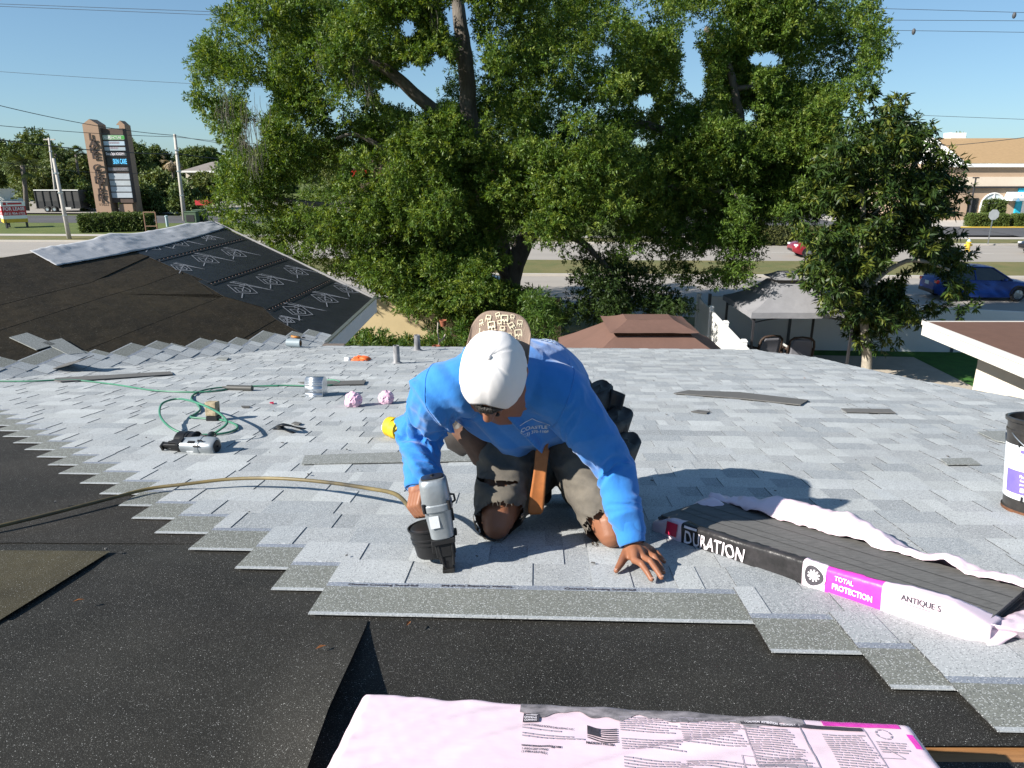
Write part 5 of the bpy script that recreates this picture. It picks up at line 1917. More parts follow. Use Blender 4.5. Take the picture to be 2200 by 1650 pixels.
# --- tool belt
M_LEAB = mat('black_leather', (.026, .022, .020), rough=.55, var=.4, scale=18, bump=.25, bscale=120, bdist=.002)
M_LEAW = mat('brown_leather', (.095, .045, .026), rough=.6, var=.3, scale=14, bump=.25, bscale=120, bdist=.002)
M_LEAO = mat('tan_leather', (.36, .125, .035), rough=.62, var=.22, scale=22, bump=.2, bscale=200, bdist=.001)
belt = thing('tool_belt', 'worn leather tool belt with black and brown pouches hanging from the roofer', 'tool belt', roof(.02, 2.5, .4))
k = MB()
pts = []
for i in range(41):
    t = 2 * math.pi * i / 40
    pts.append(roof(*(Q(.092, 2.585, .43) + V3(.198 * math.cos(t), .03 * math.sin(t), .145 * math.sin(t)))))
k.tube(pts, .024, n=8, caps=False, flat=1.0)
k.build('belt', M_LEAB, belt, smooth=True)
def pouch(name, c, up, out, w, d, h, m, parent, taper=.72):
    "open pocket: up is the open end, out is the outward face"
    c, up, out = Vector(c), Vector(up).normalized(), Vector(out)
    out = (out - up * out.dot(up)).normalized(); sd = up.cross(out)
    k = MB()
    ring = []
    n = 26
    prof = [(.02, .06), (taper * .8, 0), (taper, .08), (.92, .5), (1.0, 1.0), (.94, 1.0), (.90, .95), (.6, .90), (.02, .93)]
    vs = []
    for r, z in prof:
        for j in range(n):
            t = 2 * math.pi * j / n
            x, y = math.cos(t), math.sin(t)
            q = (abs(x) ** 2.6 + abs(y) ** 2.6) ** (-1 / 2.6)
            lip = .22 * max(0, y * q) if z >= 1 else -.12 * max(0, -y * q)
            p = c + sd * (w * .5 * r * x * q) + out * (d * .5 * r * y * q) + up * (h * (z - .5 - lip * .6))
            p += V3(1, .6, 1) * (.010 * noise.noise((p.x * 13, p.y * 13, p.z * 13)) + .004 * noise.noise((p.x * 40, p.y * 40, p.z * 40)))
            vs.append(p)
    fs = [(i * n + j, i * n + (j + 1) % n, (i + 1) * n + (j + 1) % n, (i + 1) * n + j) for i in range(len(prof) - 1) for j in range(n)]
    k.add(vs, fs); k.v = [roof(*p) for p in k.v]
    return k.build(name, m, parent, smooth=True)
pouch('pouch', rv(1292, 885, 2.58), V3(-.1, -.10, 1), V3(1, -.5, .1), .17, .075, .20, M_LEAB, belt)
pouch('pouch', rv(1318, 935, 2.52), V3(.16, -.22, 1), V3(1, -.7, .1), .17, .075, .17, M_LEAB, belt)
pouch('pouch', rv(1335, 990, 2.46), V3(.22, -.30, 1), V3(1, -.7, .1), .16, .075, .17, M_LEAB, belt)
pouch('pouch', rv(1305, 1000, 2.52), V3(.05, -.2, 1), V3(1, -.6, .1), .15, .10, .24, M_LEAB, belt)
k = MB()                                     # stiff leather hammer loop standing up behind the first pouch
lp0 = rv(1312, 872, 2.55)
k.grid(lambda a, b: roof(*(lp0 + V3(-.016 + .045 * a + .02 * b, .008 * math.sin(a * 3), -.055 + .115 * b - .02 * a * b))), 6, 8)
k.build('hammer_loop', M_LEAB, belt, smooth=True, solid=.012)
k = MB()                                     # flap over the pouches
fl0 = rv(1300, 930, 2.50)
k.grid(lambda a, b: roof(*(fl0 + V3(-.05 + .12 * a + .02 * b, -.015 * math.sin(math.pi * a), .05 - .13 * b + .012 * noise.noise((a * 3, b * 3, 2))))), 8, 8)
k.build('flap', M_LEAB, belt, smooth=True, solid=.006)
pouch('pouch', rv(1022, 950, 2.46), V3(-.40, .1, .8), V3(-.7, -.6, .1), .14, .08, .16, M_LEAW, belt)
pouch('pouch', rv(992, 940, 2.55), V3(-.5, .1, .7), V3(-.7, -.6, .1), .13, .08, .12, M_LEAB, belt)
k = MB()                                     # hanging tan strap with punched holes
s0, s1 = rv(1167, 950, 2.33), rv(1150, 1104, 2.345)
sd_ = V3(1, 0, .06).normalized()
SWD = .0245
def stp(a, b):
    p = s0.lerp(s1, b)
    wd = SWD * (1.0 if b > .08 else .75) * (1 - .10 * math.sin(b * 5)) * (1 if b < .95 else 1 - (b - .95) * 6)
    return roof(*(p + sd_ * (wd * (2 * a - 1)) + V3(0, -.012 * math.sin(b * 3.1) - .003 * (2 * a - 1) ** 2, 0)))
k.grid(stp, 6, 26)
hs_ = k.build('hanging_strap', M_LEAO, belt, smooth=True, solid=.004)
k = MB()
for i in range(9):
    for s in (-1, 1):
        b = .14 + i * .088 + (.025 if s > 0 else 0)
        c = stp(.5 + s * .22, b) - RV * .0035
        k.add([c + (RU * math.cos(t) + RW * math.sin(t)) * .0026 for t in [j * math.pi / 4 for j in range(8)]], [tuple(range(8))])
tag(k.build('punched_holes', mat('hole', (.02, .012, .008), rough=.9), hs_), kind='stuff')
# ---------------------------------------------------------------- trees and plants
def quads_mesh(name, V, colr, m):
    "V: (n,4,3) leaf quads, colr: (n,3)"
    n = len(V)
    me = bpy.data.meshes.new(name)
    me.vertices.add(n * 4)
    me.vertices.foreach_set('co', V.reshape(-1).astype(np.float32))
    me.loops.add(n * 4)
    me.loops.foreach_set('vertex_index', np.arange(n * 4, dtype=np.int32))
    me.polygons.add(n)
    me.polygons.foreach_set('loop_start', np.arange(0, n * 4, 4, dtype=np.int32))
    at = me.color_attributes.new('Col', 'FLOAT_COLOR', 'CORNER')
    c4 = np.ones((n, 4, 4), np.float32)
    c4[:, :, :3] = colr[:, None, :]
    at.data.foreach_set('color', c4.reshape(-1))
    me.materials.append(m)
    me.update(calc_edges=True)
    me.validate()
    return me

def unit(a):
    return a / np.maximum(1e-9, np.linalg.norm(a, axis=-1, keepdims=True))

def leaves(pos, dirs, per, L, W, droop, spread, r, reach, tones, fold=0.0):
    "pos, dirs: sprig bases and directions -> quads and tones"
    n = len(pos)
    P = np.repeat(pos, per, axis=0)
    D = np.repeat(dirs, per, axis=0)
    N = n * per
    t = r.random((N, 1))
    d = unit(D * (1 - spread * .5) + unit(r.normal(size=(N, 3))) * spread + np.array([0, 0, -droop]))
    base = P + D * (t * reach) + r.normal(size=(N, 3)) * reach * .12
    s = unit(np.cross(d, unit(r.normal(size=(N, 3)) + np.array([0, 0, 1.3]))))
    l = (L * r.uniform(.65, 1.2, (N, 1)))
    w = W * r.uniform(.75, 1.2, (N, 1)) * .5
    nrm = np.cross(s, d)
    mid = base + d * l * .48 + nrm * (fold * l)
    V = np.stack([base, mid - s * w, base + d * l + nrm * (-fold * l), mid + s * w], axis=1)
    sp = np.repeat(r.integers(0, len(tones), n), per)
    tn = np.array(tones)[sp] * r.uniform(.75, 1.25, (N, 1))
    return V, tn

def in_poly(x, y, poly):
    poly = np.array(poly, float)
    ins = np.zeros(len(x), bool)
    j = len(poly) - 1
    for i in range(len(poly)):
        xi, yi = poly[i]; xj, yj = poly[j]
        c = ((yi > y) != (yj > y)) & (x < (xj - xi) * (y - yi) / (yj - yi + 1e-12) + xi)
        ins ^= c
        j = i
    return ins

def cloud_sprigs(lobes, density, r, shell=2.4):
    "lobes: (centre, radii) -> sprig points with outward directions"
    P, D = [], []
    for c, rad in lobes:
        rad = np.array(rad)
        k = int(density * (rad[0] * rad[1] + rad[1] * rad[2] + rad[0] * rad[2]) / 3 * 4 * math.pi)
        d = unit(r.normal(size=(k, 3)))
        d[:, 2] = np.where(d[:, 2] < -.35, d[:, 2] * .6, d[:, 2])
        d = unit(d)
        # ragged surface
        ph = r.uniform(0, 6.28, 6)
        rag = 1 + .22 * np.sin(d[:, 0] * 5 + ph[0]) * np.sin(d[:, 1] * 6 + ph[1]) + .16 * np.sin(d[:, 2] * 9 + ph[2]) * np.sin(d[:, 0] * 8 + ph[3])
        rr = r.random(k) ** (1 / shell) * rag
        P.append(np.array(c) + d * rad * rr[:, None])
        D.append(unit(d + r.normal(size=(k, 3)) * .35))
    return np.concatenate(P), np.concatenate(D)

def tree_from_lobes(name, label, base, lobes, density, per, L, W, droop, spread, reach, tones, m_leaf, trunk, m_bark, seed, group=None, cat='tree', holes=None, fold=0.0, crown_name='crown', shell=2.4):
    r = np.random.default_rng(seed)
    th = thing(name, label, cat, base, group)
    off = np.array(base)
    P, D = cloud_sprigs(lobes, density, r, shell)
    if holes:
        w = P - np.array(CAMP)
        z = w @ np.array(FWD)
        px = 1100 + FPX * w[:, 0] / z
        py = 825 - FPX * (w @ np.array(UPV)) / z
        keep = np.ones(len(P), bool)
        for hl in holes:
            hx, hy, ra, rb = hl[:4]
            e = ((px - hx) / (ra + 7)) ** 2 + ((py - hy) / (rb + 7)) ** 2
            cut = e < .75 + .5 * r.random(len(P))
            if len(hl) > 4: cut &= P[:, 1] < hl[4]
            keep &= ~cut
        P, D = P[keep], D[keep]
    V, tn = leaves(P, D, per, L, W, droop, spread, r, reach, tones, fold)
    me = quads_mesh(crown_name, V - off, tn, m_leaf)
    o = bpy.data.objects.new(crown_name, me)
    link(o, th)
    if trunk:
        k = MB()
        for pts, rad in trunk:
            C = curve_pts(pts, 5)
            C = [p + Vector((noise.noise((p.x * 2, p.z * 2, 3)), noise.noise((p.y * 2, p.z * 2, 5)), 0)) * .06 for p in C]
            rr = [np.interp(i / (len(C) - 1), np.linspace(0, 1, len(rad)), rad) for i in range(len(C))]
            k.tube(C, [float(x) for x in rr], n=9)
        k.build('trunk', m_bark, th, smooth=True)
    return th, len(V)

M_OAKL = leaf_mat('oak_leaf', (1, 1, 1), rough=.5, trans=.28, spec=.28)
M_MANL = leaf_mat('mango_leaf', (1, 1, 1), rough=.46, trans=.15, spec=.3)
M_BARK = mat('oak_bark', (.20, .175, .15), rough=.95, col2=(.085, .072, .06), scale=5, detail=9, bump=.7, bscale=16, bdist=.04, stretch=(1, 1, .35))
M_BARKW = mat('pale_bark', (.42, .38, .31), rough=.95, col2=(.24, .21, .17), scale=7, detail=8, bump=.4, bscale=30, bdist=.02)
OAKT = [(.088, .150, .022), (.066, .120, .019), (.114, .178, .028), (.044, .086, .015), (.150, .200, .035)]

# the big live oak: lobes inside its outline, at their own distances
OAK = [(560, -40), (470, 30), (425, 90), (410, 150), (418, 205), (450, 262), (500, 330), (470, 360), (462, 420), (440, 455), (505, 500), (560, 545), (640, 560), (720, 585),
       (800, 608), (850, 640), (900, 660), (965, 690), (1060, 690), (1125, 640), (1110, 575), (1170, 545), (1240, 560), (1320, 575), (1400, 590), (1480, 610), (1540, 610), (1600, 600),
       (1640, 520), (1690, 470), (1760, 400), (1780, 300), (1810, 230), (1885, 170), (1905, 90), (1885, 10), (1860, -60), (1200, -120)]
orng = np.random.default_rng(21)
lobes = []
tries = 0
N_MAIN = 330
while len(lobes) < 330 and tries < 19000:
    tries += 1
    x, y = orng.uniform(400, 1920), orng.uniform(-120, 690)
    if orng.random() < .33: y = orng.uniform(330, 690)
    rp_ = orng.uniform(40, 88) if orng.random() < .6 else orng.uniform(26, 44)
    th_ = np.linspace(0, 2 * math.pi, 8, endpoint=False)
    if not in_poly(x + np.cos(th_) * rp_ * .92, y + np.sin(th_) * rp_ * .85, OAK).all(): continue
    edge = min(1.0, abs(x - 1130) / 760)
    back = orng.random() < .42
    Y = (orng.uniform(23.5, 29.0) if back else 19.9 + 2.9 * edge ** 1.6 + orng.uniform(-1.2, 1.8))
    if y > 560: Y = max(Y, 19.0)
    if x > 1350: Y += 1.4
    c = at_y(x, y, Y)
    rr = rp_ * Y / FPX
    lobes.append((tuple(c), (rr, rr * orng.uniform(.8, 1.2), rr * orng.uniform(.62, .9))))
# more small lobes along the rim so that the outline stays ragged
OP = np.array(OAK, float)
for i in range(len(OP)):
    a, b = OP[i], OP[(i + 1) % len(OP)]
    n = max(1, int(np.linalg.norm(b - a) / 26))
    for j in range(n):
        p = a + (b - a) * ((j + orng.random()) / n)
        if p[1] < -30: continue
        q = p + (np.array([1130, 300]) - p) * .035
        Y = 22.0 + orng.uniform(-1.5, 2.5)
        rr = orng.uniform(15, 32) * Y / FPX
        c = at_y(q[0], q[1], Y)
        lobes.append((tuple(c), (rr, rr, rr * .75)))
LOWC = [(760, 560), (830, 540), (980, 520), (1110, 560), (1165, 600), (1150, 660), (1080, 690), (960, 690), (880, 655), (800, 612)]
while len(lobes) < 480:
    x, y = orng.uniform(760, 1165), orng.uniform(540, 690)
    if not in_poly(np.array([x]), np.array([y]), LOWC)[0]: continue
    Y = orng.uniform(19.6, 22.4); rr = orng.uniform(24, 46) * Y / FPX
    lobes.append((tuple(at_y(x, y, Y)), (rr, rr, rr * .8)))
TIE = [(1660, 210), (1760, 180), (1800, 260), (1780, 400), (1720, 470), (1660, 440), (1650, 320)]
for q in range(4000):
    if len(lobes) > 520: break
    x, y = orng.uniform(1650, 1800), orng.uniform(180, 470)
    if not in_poly(np.array([x]), np.array([y]), TIE)[0]: continue
    Y = orng.uniform(21.5, 25); rr = orng.uniform(28, 54) * Y / FPX
    lobes.append((tuple(at_y(x, y, Y)), (rr, rr, rr * .8)))
main_lobes = list(lobes)
for c, rad in main_lobes:
    R0 = rad[0]
    for q in range(int(3 + R0 * 3)):
        d = unit(orng.normal(size=3)); d[2] = abs(d[2]) * .8 - .15; d[1] -= .25; d = unit(d)
        s_ = R0 * orng.uniform(.28, .45)
        lobes.append((tuple(np.array(c) + d * R0 * .85), (s_, s_, s_ * .7)))
HOLES_OAK = [(1006, 170, 34, 100, 22.2), (905, 200, 60, 40, 21.6), (985, 40, 26, 50, 22.2), (845, 160, 40, 22, 21.4), (1590, 170, 24, 90, 22.6), (1694, 540, 46, 30), (888, 165, 30, 26), (900, 205, 44, 26), (838, 205, 20, 18), (940, 150, 22, 34), (1490, 150, 26, 40), (1478, 90, 16, 26), (1640, 128, 34, 16), (1385, 215, 16, 14), (560, 218, 26, 34), (545, 290, 18, 30),
             (1390, 225, 12, 14), (1500, 190, 14, 16), (880, 60, 14, 20), (1830, 250, 22, 26), (1610, 250, 10, 10), (1140, 590, 90, 22), (1150, 545, 60, 14), (1660, 500, 24, 12), (1300, 110, 10, 9), (1370, 310, 12, 10), (720, 250, 9, 12), (1560, 545, 30, 18)]
ob = gnd(1092, 735)
ob = at_y(1092, 700, 24.3); ob.z = 0
def A(px, py, Y): return at_y(px, py, Y + 1.7)
fork = A(1098, 600, 21.6)
oak_limbs = [([ob, A(1094, 670, 21.8), fork, A(1125, 520, 21.6), A(1165, 480, 21.4)], [.42, .36, .33, .30, .24]),
             ([fork, A(1060, 480, 21.9), A(1022, 330, 21.2), A(1008, 230, 20.9), A(998, 120, 20.8), A(985, 20, 20.8), A(965, -80, 20.8)], [.34, .30, .27, .25, .23, .19, .14]),
             ([A(1022, 300, 21.2), A(930, 235, 20.5), A(868, 180, 20.2), A(815, 140, 20.0), A(745, 118, 19.8), A(640, 120, 20)], [.22, .19, .17, .15, .11, .06]),
             ([A(1002, 140, 20.9), A(950, 85, 20.6), A(905, 40, 20.4), A(850, 10, 20.3)], [.16, .14, .11, .06]),
             ([A(1165, 480, 21.4), A(1250, 455, 21.0), A(1330, 430, 20.6), A(1450, 400, 20.2), A(1600, 420, 20)], [.23, .18, .15, .11, .05]),
             ([A(1125, 520, 21.6), A(1200, 400, 21.8), A(1290, 290, 21.6), A(1400, 270, 21.4), A(1500, 335, 21.0)], [.26, .2, .16, .12, .07]),
             ([A(1600, 330, 21.5), A(1578, 190, 21.2), A(1545, 90, 21), A(1515, 60, 21)], [.13, .12, .10, .07]),
             ([A(1578, 190, 21.2), A(1620, 185, 21), A(1670, 165, 20.9)], [.09, .07, .04]),
             ([A(1200, 400, 21.8), A(1400, 360, 22), A(1600, 330, 21.5)], [.2, .16, .13]),
             ([A(1300, 570, 21.2), A(1270, 535, 21.0), A(1235, 512, 21.0), A(1165, 480, 21.4)], [.06, .09, .12, .16]),
             ([A(1000, 320, 21.4), A(860, 330, 20.4), A(770, 290, 20.1), A(725, 297, 19.9)], [.12, .09, .06, .04]),
             ([fork, A(980, 470, 20.6), A(860, 430, 19.8), A(700, 440, 19.6), A(560, 420, 20)], [.2, .16, .12, .08, .05])]
oak, n_oak = tree_from_lobes('live_oak', 'huge spreading live oak with hanging moss filling the sky behind the roof', ob, lobes, 27, 14, .108, .035, .12, .85, .17, OAKT, M_OAKL, oak_limbs, M_BARK, 5, holes=HOLES_OAK)
# hanging moss
M_MOSS = mat('grey_moss', (.13, .12, .095), rough=.95, var=.25, scale=8)
mr = random.Random(4)
for (px, py, ln, sp) in ((482, 215, 60, 10), (538, 235, 95, 22), (520, 300, 40, 10), (550, 330, 60, 12), (790, 180, 40, 6), (685, 115, 30, 6), (935, 10, 55, 6), (760, 145, 40, 8)):
    k = MB()
    for i in range(34):
        c = at_y(px + mr.gauss(0, sp), py + mr.gauss(0, 16), 19.6 + mr.uniform(-.5, .9))
        l = ln * mr.uniform(.4, 1.05) * 19 / FPX
        wv = [c + Vector((mr.gauss(0, .02), mr.gauss(0, .02), -l * t)) for t in (0, .35, .7, 1)]
        wv = [q + Vector((mr.gauss(0, .02), mr.gauss(0, .02), 0)) for q in wv]
        k.tube(curve_pts(wv, 3), [float(x) for x in np.interp(np.linspace(0, 3, 10), [0, 1, 2, 3], [.004, .0065, .005, .0015])], n=3, caps=False)
    k.build('hanging_moss', M_MOSS, oak)

# dark shrubby mass under the oak's right side
r2 = np.random.default_rng(8)
def lobes_in(poly, n, ymin, ymax, smin, smax, r, flat=.8):
    out = []
    xs = [p[0] for p in poly]; ys = [p[1] for p in poly]
    t = 0
    th_ = np.linspace(0, 2 * math.pi, 6, endpoint=False)
    while len(out) < n and t < 20000:
        t += 1
        x, y, s = r.uniform(min(xs), max(xs)), r.uniform(min(ys), max(ys)), r.uniform(smin, smax)
        if not in_poly(x + np.cos(th_) * s * .8, y + np.sin(th_) * s * .8, poly).all(): continue
        Y = r.uniform(ymin, ymax)
        rr = s * Y / FPX
        out.append((tuple(at_y(x, y, Y)), (rr, rr, rr * flat)))
    return out
SHB = [(1225, 580), (1270, 545), (1330, 560), (1400, 575), (1450, 610), (1500, 640), (1490, 690), (1420, 700), (1260, 700), (1190, 690), (1210, 640)]
tree_from_lobes('dark_shrub', 'broad dark shrub under the oak behind the brown gazebo', gnd(1340, 690), lobes_in(SHB, 44, 19.2, 22.4, 22, 40, r2), 26, 12, .11, .04, .1, .9, .16, [(.030, .055, .014), (.022, .044, .012), (.04, .07, .016)], M_OAKL,
                [([gnd(1345, 700), at_y(1340, 640, 21), at_y(1300, 560, 20.8)], [.09, .07, .04])], M_BARK, 12, cat='shrub')
CUR = [(1560, 420), (1620, 400), (1640, 470), (1630, 540), (1600, 630), (1570, 640), (1520, 600), (1530, 500)]
tree_from_lobes('drooping_branch', 'dark curtain of drooping oak foliage left of the grey gazebo', A(1600, 420, 19.2), lobes_in(CUR, 26, 19.8, 21.4, 20, 34, r2, 1.1), 20, 12, .10, .035, .35, .9, .2, OAKT[:4], M_OAKL,
                [([A(1560, 380, 20), A(1600, 470, 19.4), A(1590, 600, 19.2)], [.06, .05, .02])], M_BARK, 13, cat='branch')

# mango tree
MAN = [(1740, 380), (1790, 300), (1815, 250), (1845, 225), (1868, 190), (1895, 215), (1935, 195), (1955, 250), (2000, 268), (2018, 330), (2062, 345), (2072, 420), (2040, 468), (2030, 478), (2062, 500), (2078, 560), (2080, 620), (2098, 672), (2060, 690),
       (2010, 668), (1975, 700), (1925, 705), (1900, 750), (1850, 740), (1810, 700), (1770, 668), (1720, 610), (1700, 540), (1705, 470)]
mrg = np.random.default_rng(31)
ml = lobes_in(MAN, 225, 17.8, 22.2, 20, 44, mrg, .8)
for p in MAN:
    q = (p[0] + (1880 - p[0]) * .05, p[1] + (480 - p[1]) * .05)
    Y = 19.5 + mrg.uniform(-1, 1)
    rr = mrg.uniform(14, 24) * Y / FPX
    ml.append((tuple(at_y(q[0], q[1], Y)), (rr, rr, rr)))
mb_ = at_y(1862, 818, 19.6); mb_.z = 0
tree_from_lobes('mango_tree', 'mango tree with drooping glossy leaves and pale trunk beside the neighbouring roof', mb_, ml, 13, 12, .21, .052, .55, .95, .10, [(.034, .066, .012), (.026, .052, .012), (.048, .080, .014), (.100, .122, .020), (.020, .042, .011)], M_MANL,
                [([mb_, at_y(1860, 760, 19.6), at_y(1858, 700, 19.6), at_y(1855, 560, 19.6), at_y(1850, 400, 19.6)], [.15, .13, .11, .09, .05]), ([at_y(1858, 690, 19.6), at_y(1790, 600, 19.3), at_y(1740, 520, 19.2)], [.08, .06, .03]),
                 ([at_y(1856, 620, 19.6), at_y(1950, 560, 19.3), at_y(2040, 580, 19)], [.08, .06, .03]), ([at_y(1853, 500, 19.6), at_y(1940, 380, 19.8), at_y(2010, 320, 20)], [.07, .05, .03])], M_BARKW, 33,
                holes=[(1988, 615, 42, 34), (1940, 560, 26, 22), (1905, 588, 22, 14), (2030, 480, 30, 10), (1780, 480, 18, 14), (1706, 542, 36, 26)], fold=.06, shell=2.0)

# plants along the garden wall
FERN = [(.055, .11, .018), (.085, .14, .025), (.04, .08, .015), (.13, .16, .03)]
pr = np.random.default_rng(9)
plants = [(790, 728, 17.6, .55, 'bushy green plant nearest the eave end of the wing'), (838, 722, 18.2, .55, 'feathery fern in front of the beige wall, left of the near vent pipe'), (880, 716, 18.8, .6, 'tall leafy fern growing behind the far vent pipe'), (930, 712, 18.8, .65, 'pale striped plant growing left of the terracotta pots'),
          (985, 700, 18.5, .7, 'yellow green plant growing just left of the white cap'), (715, 722, 16.2, .45, 'small bright plant growing under the wing eave')]
for i, (px, py, Y, s, lb) in enumerate(plants):
    c = at_y(px, py, Y)
    g = Vector((c.x, c.y, 0))
    n = 15
    P, D = [], []
    for f in range(n):
        a = 2 * math.pi * f / n + pr.uniform(-.2, .2)
        e = pr.uniform(.35, 1.15)
        L_ = s * pr.uniform(1.1, 1.9)
        for t in np.linspace(.15, 1, 12):
            p = np.array([c.x, c.y, max(.1, c.z - s * 1.0)]) + L_ * t * np.array([math.cos(a) * math.cos(e), math.sin(a) * math.cos(e), math.sin(e) - .55 * t * t])
            P.append(p); D.append([math.cos(a) * math.cos(e), math.sin(a) * math.cos(e), math.sin(e) - 1.1 * t])
    V, tn = leaves(np.array(P), unit(np.array(D)), 6, .22, .035, .1, .95, pr, .06, FERN)
    th = thing('fern_plant', lb, 'plant', g, 'plants along the garden wall')
    o = bpy.data.objects.new('foliage', quads_mesh('foliage', V - np.array(g), tn, M_OAKL)); link(o, th)
    k = MB(); k.tube([g, Vector((c.x, c.y, max(.15, c.z - s * .9)))], [.05, .03], n=6); k.build('stem', M_BARK, th)
WALLB = [(1120, 690), (1100, 650), (1125, 620), (1200, 640), (1230, 690), (1210, 745), (1130, 740)]
tree_from_lobes('wall_shrub', 'dark spiky shrub in front of the beige wall, right of the cap', gnd(1165, 700), lobes_in(WALLB, 22, 17.2, 20.5, 18, 30, pr), 22, 12, .16, .03, .1, 1.0, .12, FERN[:3], M_OAKL, None, M_BARK, 15, cat='shrub')
LOWB = [(745, 700), (770, 690), (1000, 690), (1110, 700), (1110, 760), (745, 760)]
tree_from_lobes('low_hedge', 'low mixed planting along the foot of the beige wall', gnd(900, 720), lobes_in(LOWB, 40, 18.2, 21.5, 14, 24, pr), 20, 12, .15, .04, .1, 1.0, .12, FERN[:3], M_OAKL, None, M_BARK, 16, cat='hedge')

# far trees: each its own crown and trunk
FART = [(.075, .115, .030), (.095, .135, .034), (.060, .095, .026), (.12, .15, .042)]
M_FARL = leaf_mat('far_leaf', (1, 1, 1), rough=.6, trans=.12, spec=.3)
def far_tree(label, px, base_py, top_py, halfw, Y, tones=FART, n=26, leaf=.34, seed=1, group='trees beyond the road', name='far_tree', dens=4.6, trunk_h=.2):
    r = np.random.default_rng(seed)
    b = at_y(px, base_py, Y); zb = max(0, b.z) if b.z > 0 else 0
    t = at_y(px, top_py, Y)
    H = t.z - zb
    hw = halfw * Y / FPX
    base = Vector((b.x, Y, zb))
    lo = []
    for i in range(n):
        a, rr = r.uniform(0, 6.28), math.sqrt(r.random())
        q = r.random()
        z = zb + H * (trunk_h + (1 - trunk_h) * q * .86)
        wd = hw * (1 - (max(0, q - .45) / .62) ** 2) ** .5 if q < 1 else .2
        s = hw * r.uniform(.25, .42)
        lo.append(((b.x + math.cos(a) * rr * wd * .78, Y + math.sin(a) * rr * wd * .7, z), (s, s, s * .72)))
    return tree_from_lobes(name, label, base, lo, dens, 10, leaf, leaf * .5, .1, .95, leaf * 1.4, tones, M_FARL, [([base, base + Vector((.1, 0, H * .35)), base + Vector((0, .1, H * .75))], [max(.12, hw * .06), max(.1, hw * .05), .05])], M_BARK, seed, group=group)
ft = [('tall dark tree at the left edge of the picture above the white fence', -20, 420, 283, 62, 118), ('broad tree behind the leaning pole, left of the brown sign', 85, 415, 282, 58, 112), ('rounded tree between the leaning pole and the brown sign', 150, 415, 318, 52, 108),
      ('small tree just left of the brown sign', 186, 420, 335, 40, 104), ('green tree right of the brown sign, behind its top', 300, 400, 300, 42, 112), ('dark tree behind the tall concrete pole', 348, 400, 318, 36, 120), ('tree in front of the grey roofed far house', 335, 455, 378, 62, 92),
      ('dark leafy tree right of the brown sign base', 312, 470, 400, 50, 88), ('light green street tree beside the green utility box', 402, 470, 395, 32, 84), ('bright tree between the far house and the oak', 452, 440, 375, 40, 96), ('pale far tree right of the concrete pole', 425, 368, 322, 36, 190),
      ('rounded far tree standing on the skyline left of the oak', 452, 362, 320, 26, 200), ('yellowish tree behind the dump trailer', 115, 425, 365, 60, 98), ('low tree at the right end of the dump trailer', 190, 455, 395, 26, 92),
      ('far tree showing below the oak crown on the left', 560, 420, 340, 70, 150), ('far tree in the middle behind the oak trunk', 760, 410, 345, 80, 160), ('far tree behind the right half of the oak', 1380, 420, 335, 90, 150), ('pale tree behind the tan building roof', 2050, 330, 288, 16, 105),
      ('far tree behind the oak, left of its main trunk', 960, 410, 350, 80, 155), ('far tree behind the oak, right of its main trunk', 1180, 410, 345, 80, 155)]
for i, (lb, px, bp, tp_, hw, Y) in enumerate(ft):
    far_tree(lb, px, bp, tp_, hw, Y, seed=100 + i, leaf=.26 + .0016 * Y, tones=FART if i % 3 else [(.11, .14, .036), (.085, .12, .03), (.14, .16, .05)])
# palms
def palm(label, px, base_py, top_py, Y, r_px, seed, dead=False, hgt=None):
    r = np.random.default_rng(seed)
    b = at_y(px, base_py, Y); t = at_y(px - (base_py - top_py) * .10, top_py, Y)
    g = Vector((b.x, Y, max(0, b.z)))
    th = thing('palm_tree', label, 'palm tree', g, 'palms beyond the road')
    R_ = r_px * Y / FPX
    P, D = [], []
    V, T = [], []
    for f in range(34):
        d = unit(r.normal(size=3)); d[2] = d[2] * .7 + (.25 if not dead else -.6); d = unit(d)
        hub = np.array(t) + d * R_ * .55
        side = unit(np.cross(d, [0, 0, 1.0]) + 1e-6)
        up = np.cross(side, d)
        for q in np.linspace(-1.1, 1.1, 9):
            e = unit(d * math.cos(q) + side * math.sin(q) + np.array([0, 0, -.35 * abs(q)]))
            w = np.cross(e, up); w = unit(w) * R_ * .045
            V.append([hub, hub + e * R_ * .3 - w, hub + e * R_ * .6 + np.array([0, 0, -R_ * .12]), hub + e * R_ * .3 + w])
            T.append(np.array((.075, .10, .028) if not dead else (.30, .24, .16)) * r.uniform(.6, 1.3))
    o = bpy.data.objects.new('fronds', quads_mesh('fronds', np.array(V) - np.array(g), np.array(T), M_FARL)); link(o, th)
    k = MB(); k.tube([g, g.lerp(t, .5) + Vector((.05, 0, 0)), t], [R_ * .16, R_ * .12, R_ * .13], n=9); k.build('trunk', M_BARK, th, smooth=True)
palm('sabal palm with round crown at the left of the dump trailer', 58, 452, 356, 84, 34, 1)
palm('palm with green fan leaves left of the brown sign', 128, 420, 330, 100, 22, 2)
palm('second fan palm close beside the brown sign', 172, 420, 332, 100, 20, 3)
palm('dead palm skirt of pale brown fronds beside the concrete pole', 374, 400, 345, 96, 22, 4, dead=True)
palm('small distant palm on the skyline left of the oak', 490, 370, 322, 150, 12, 5)
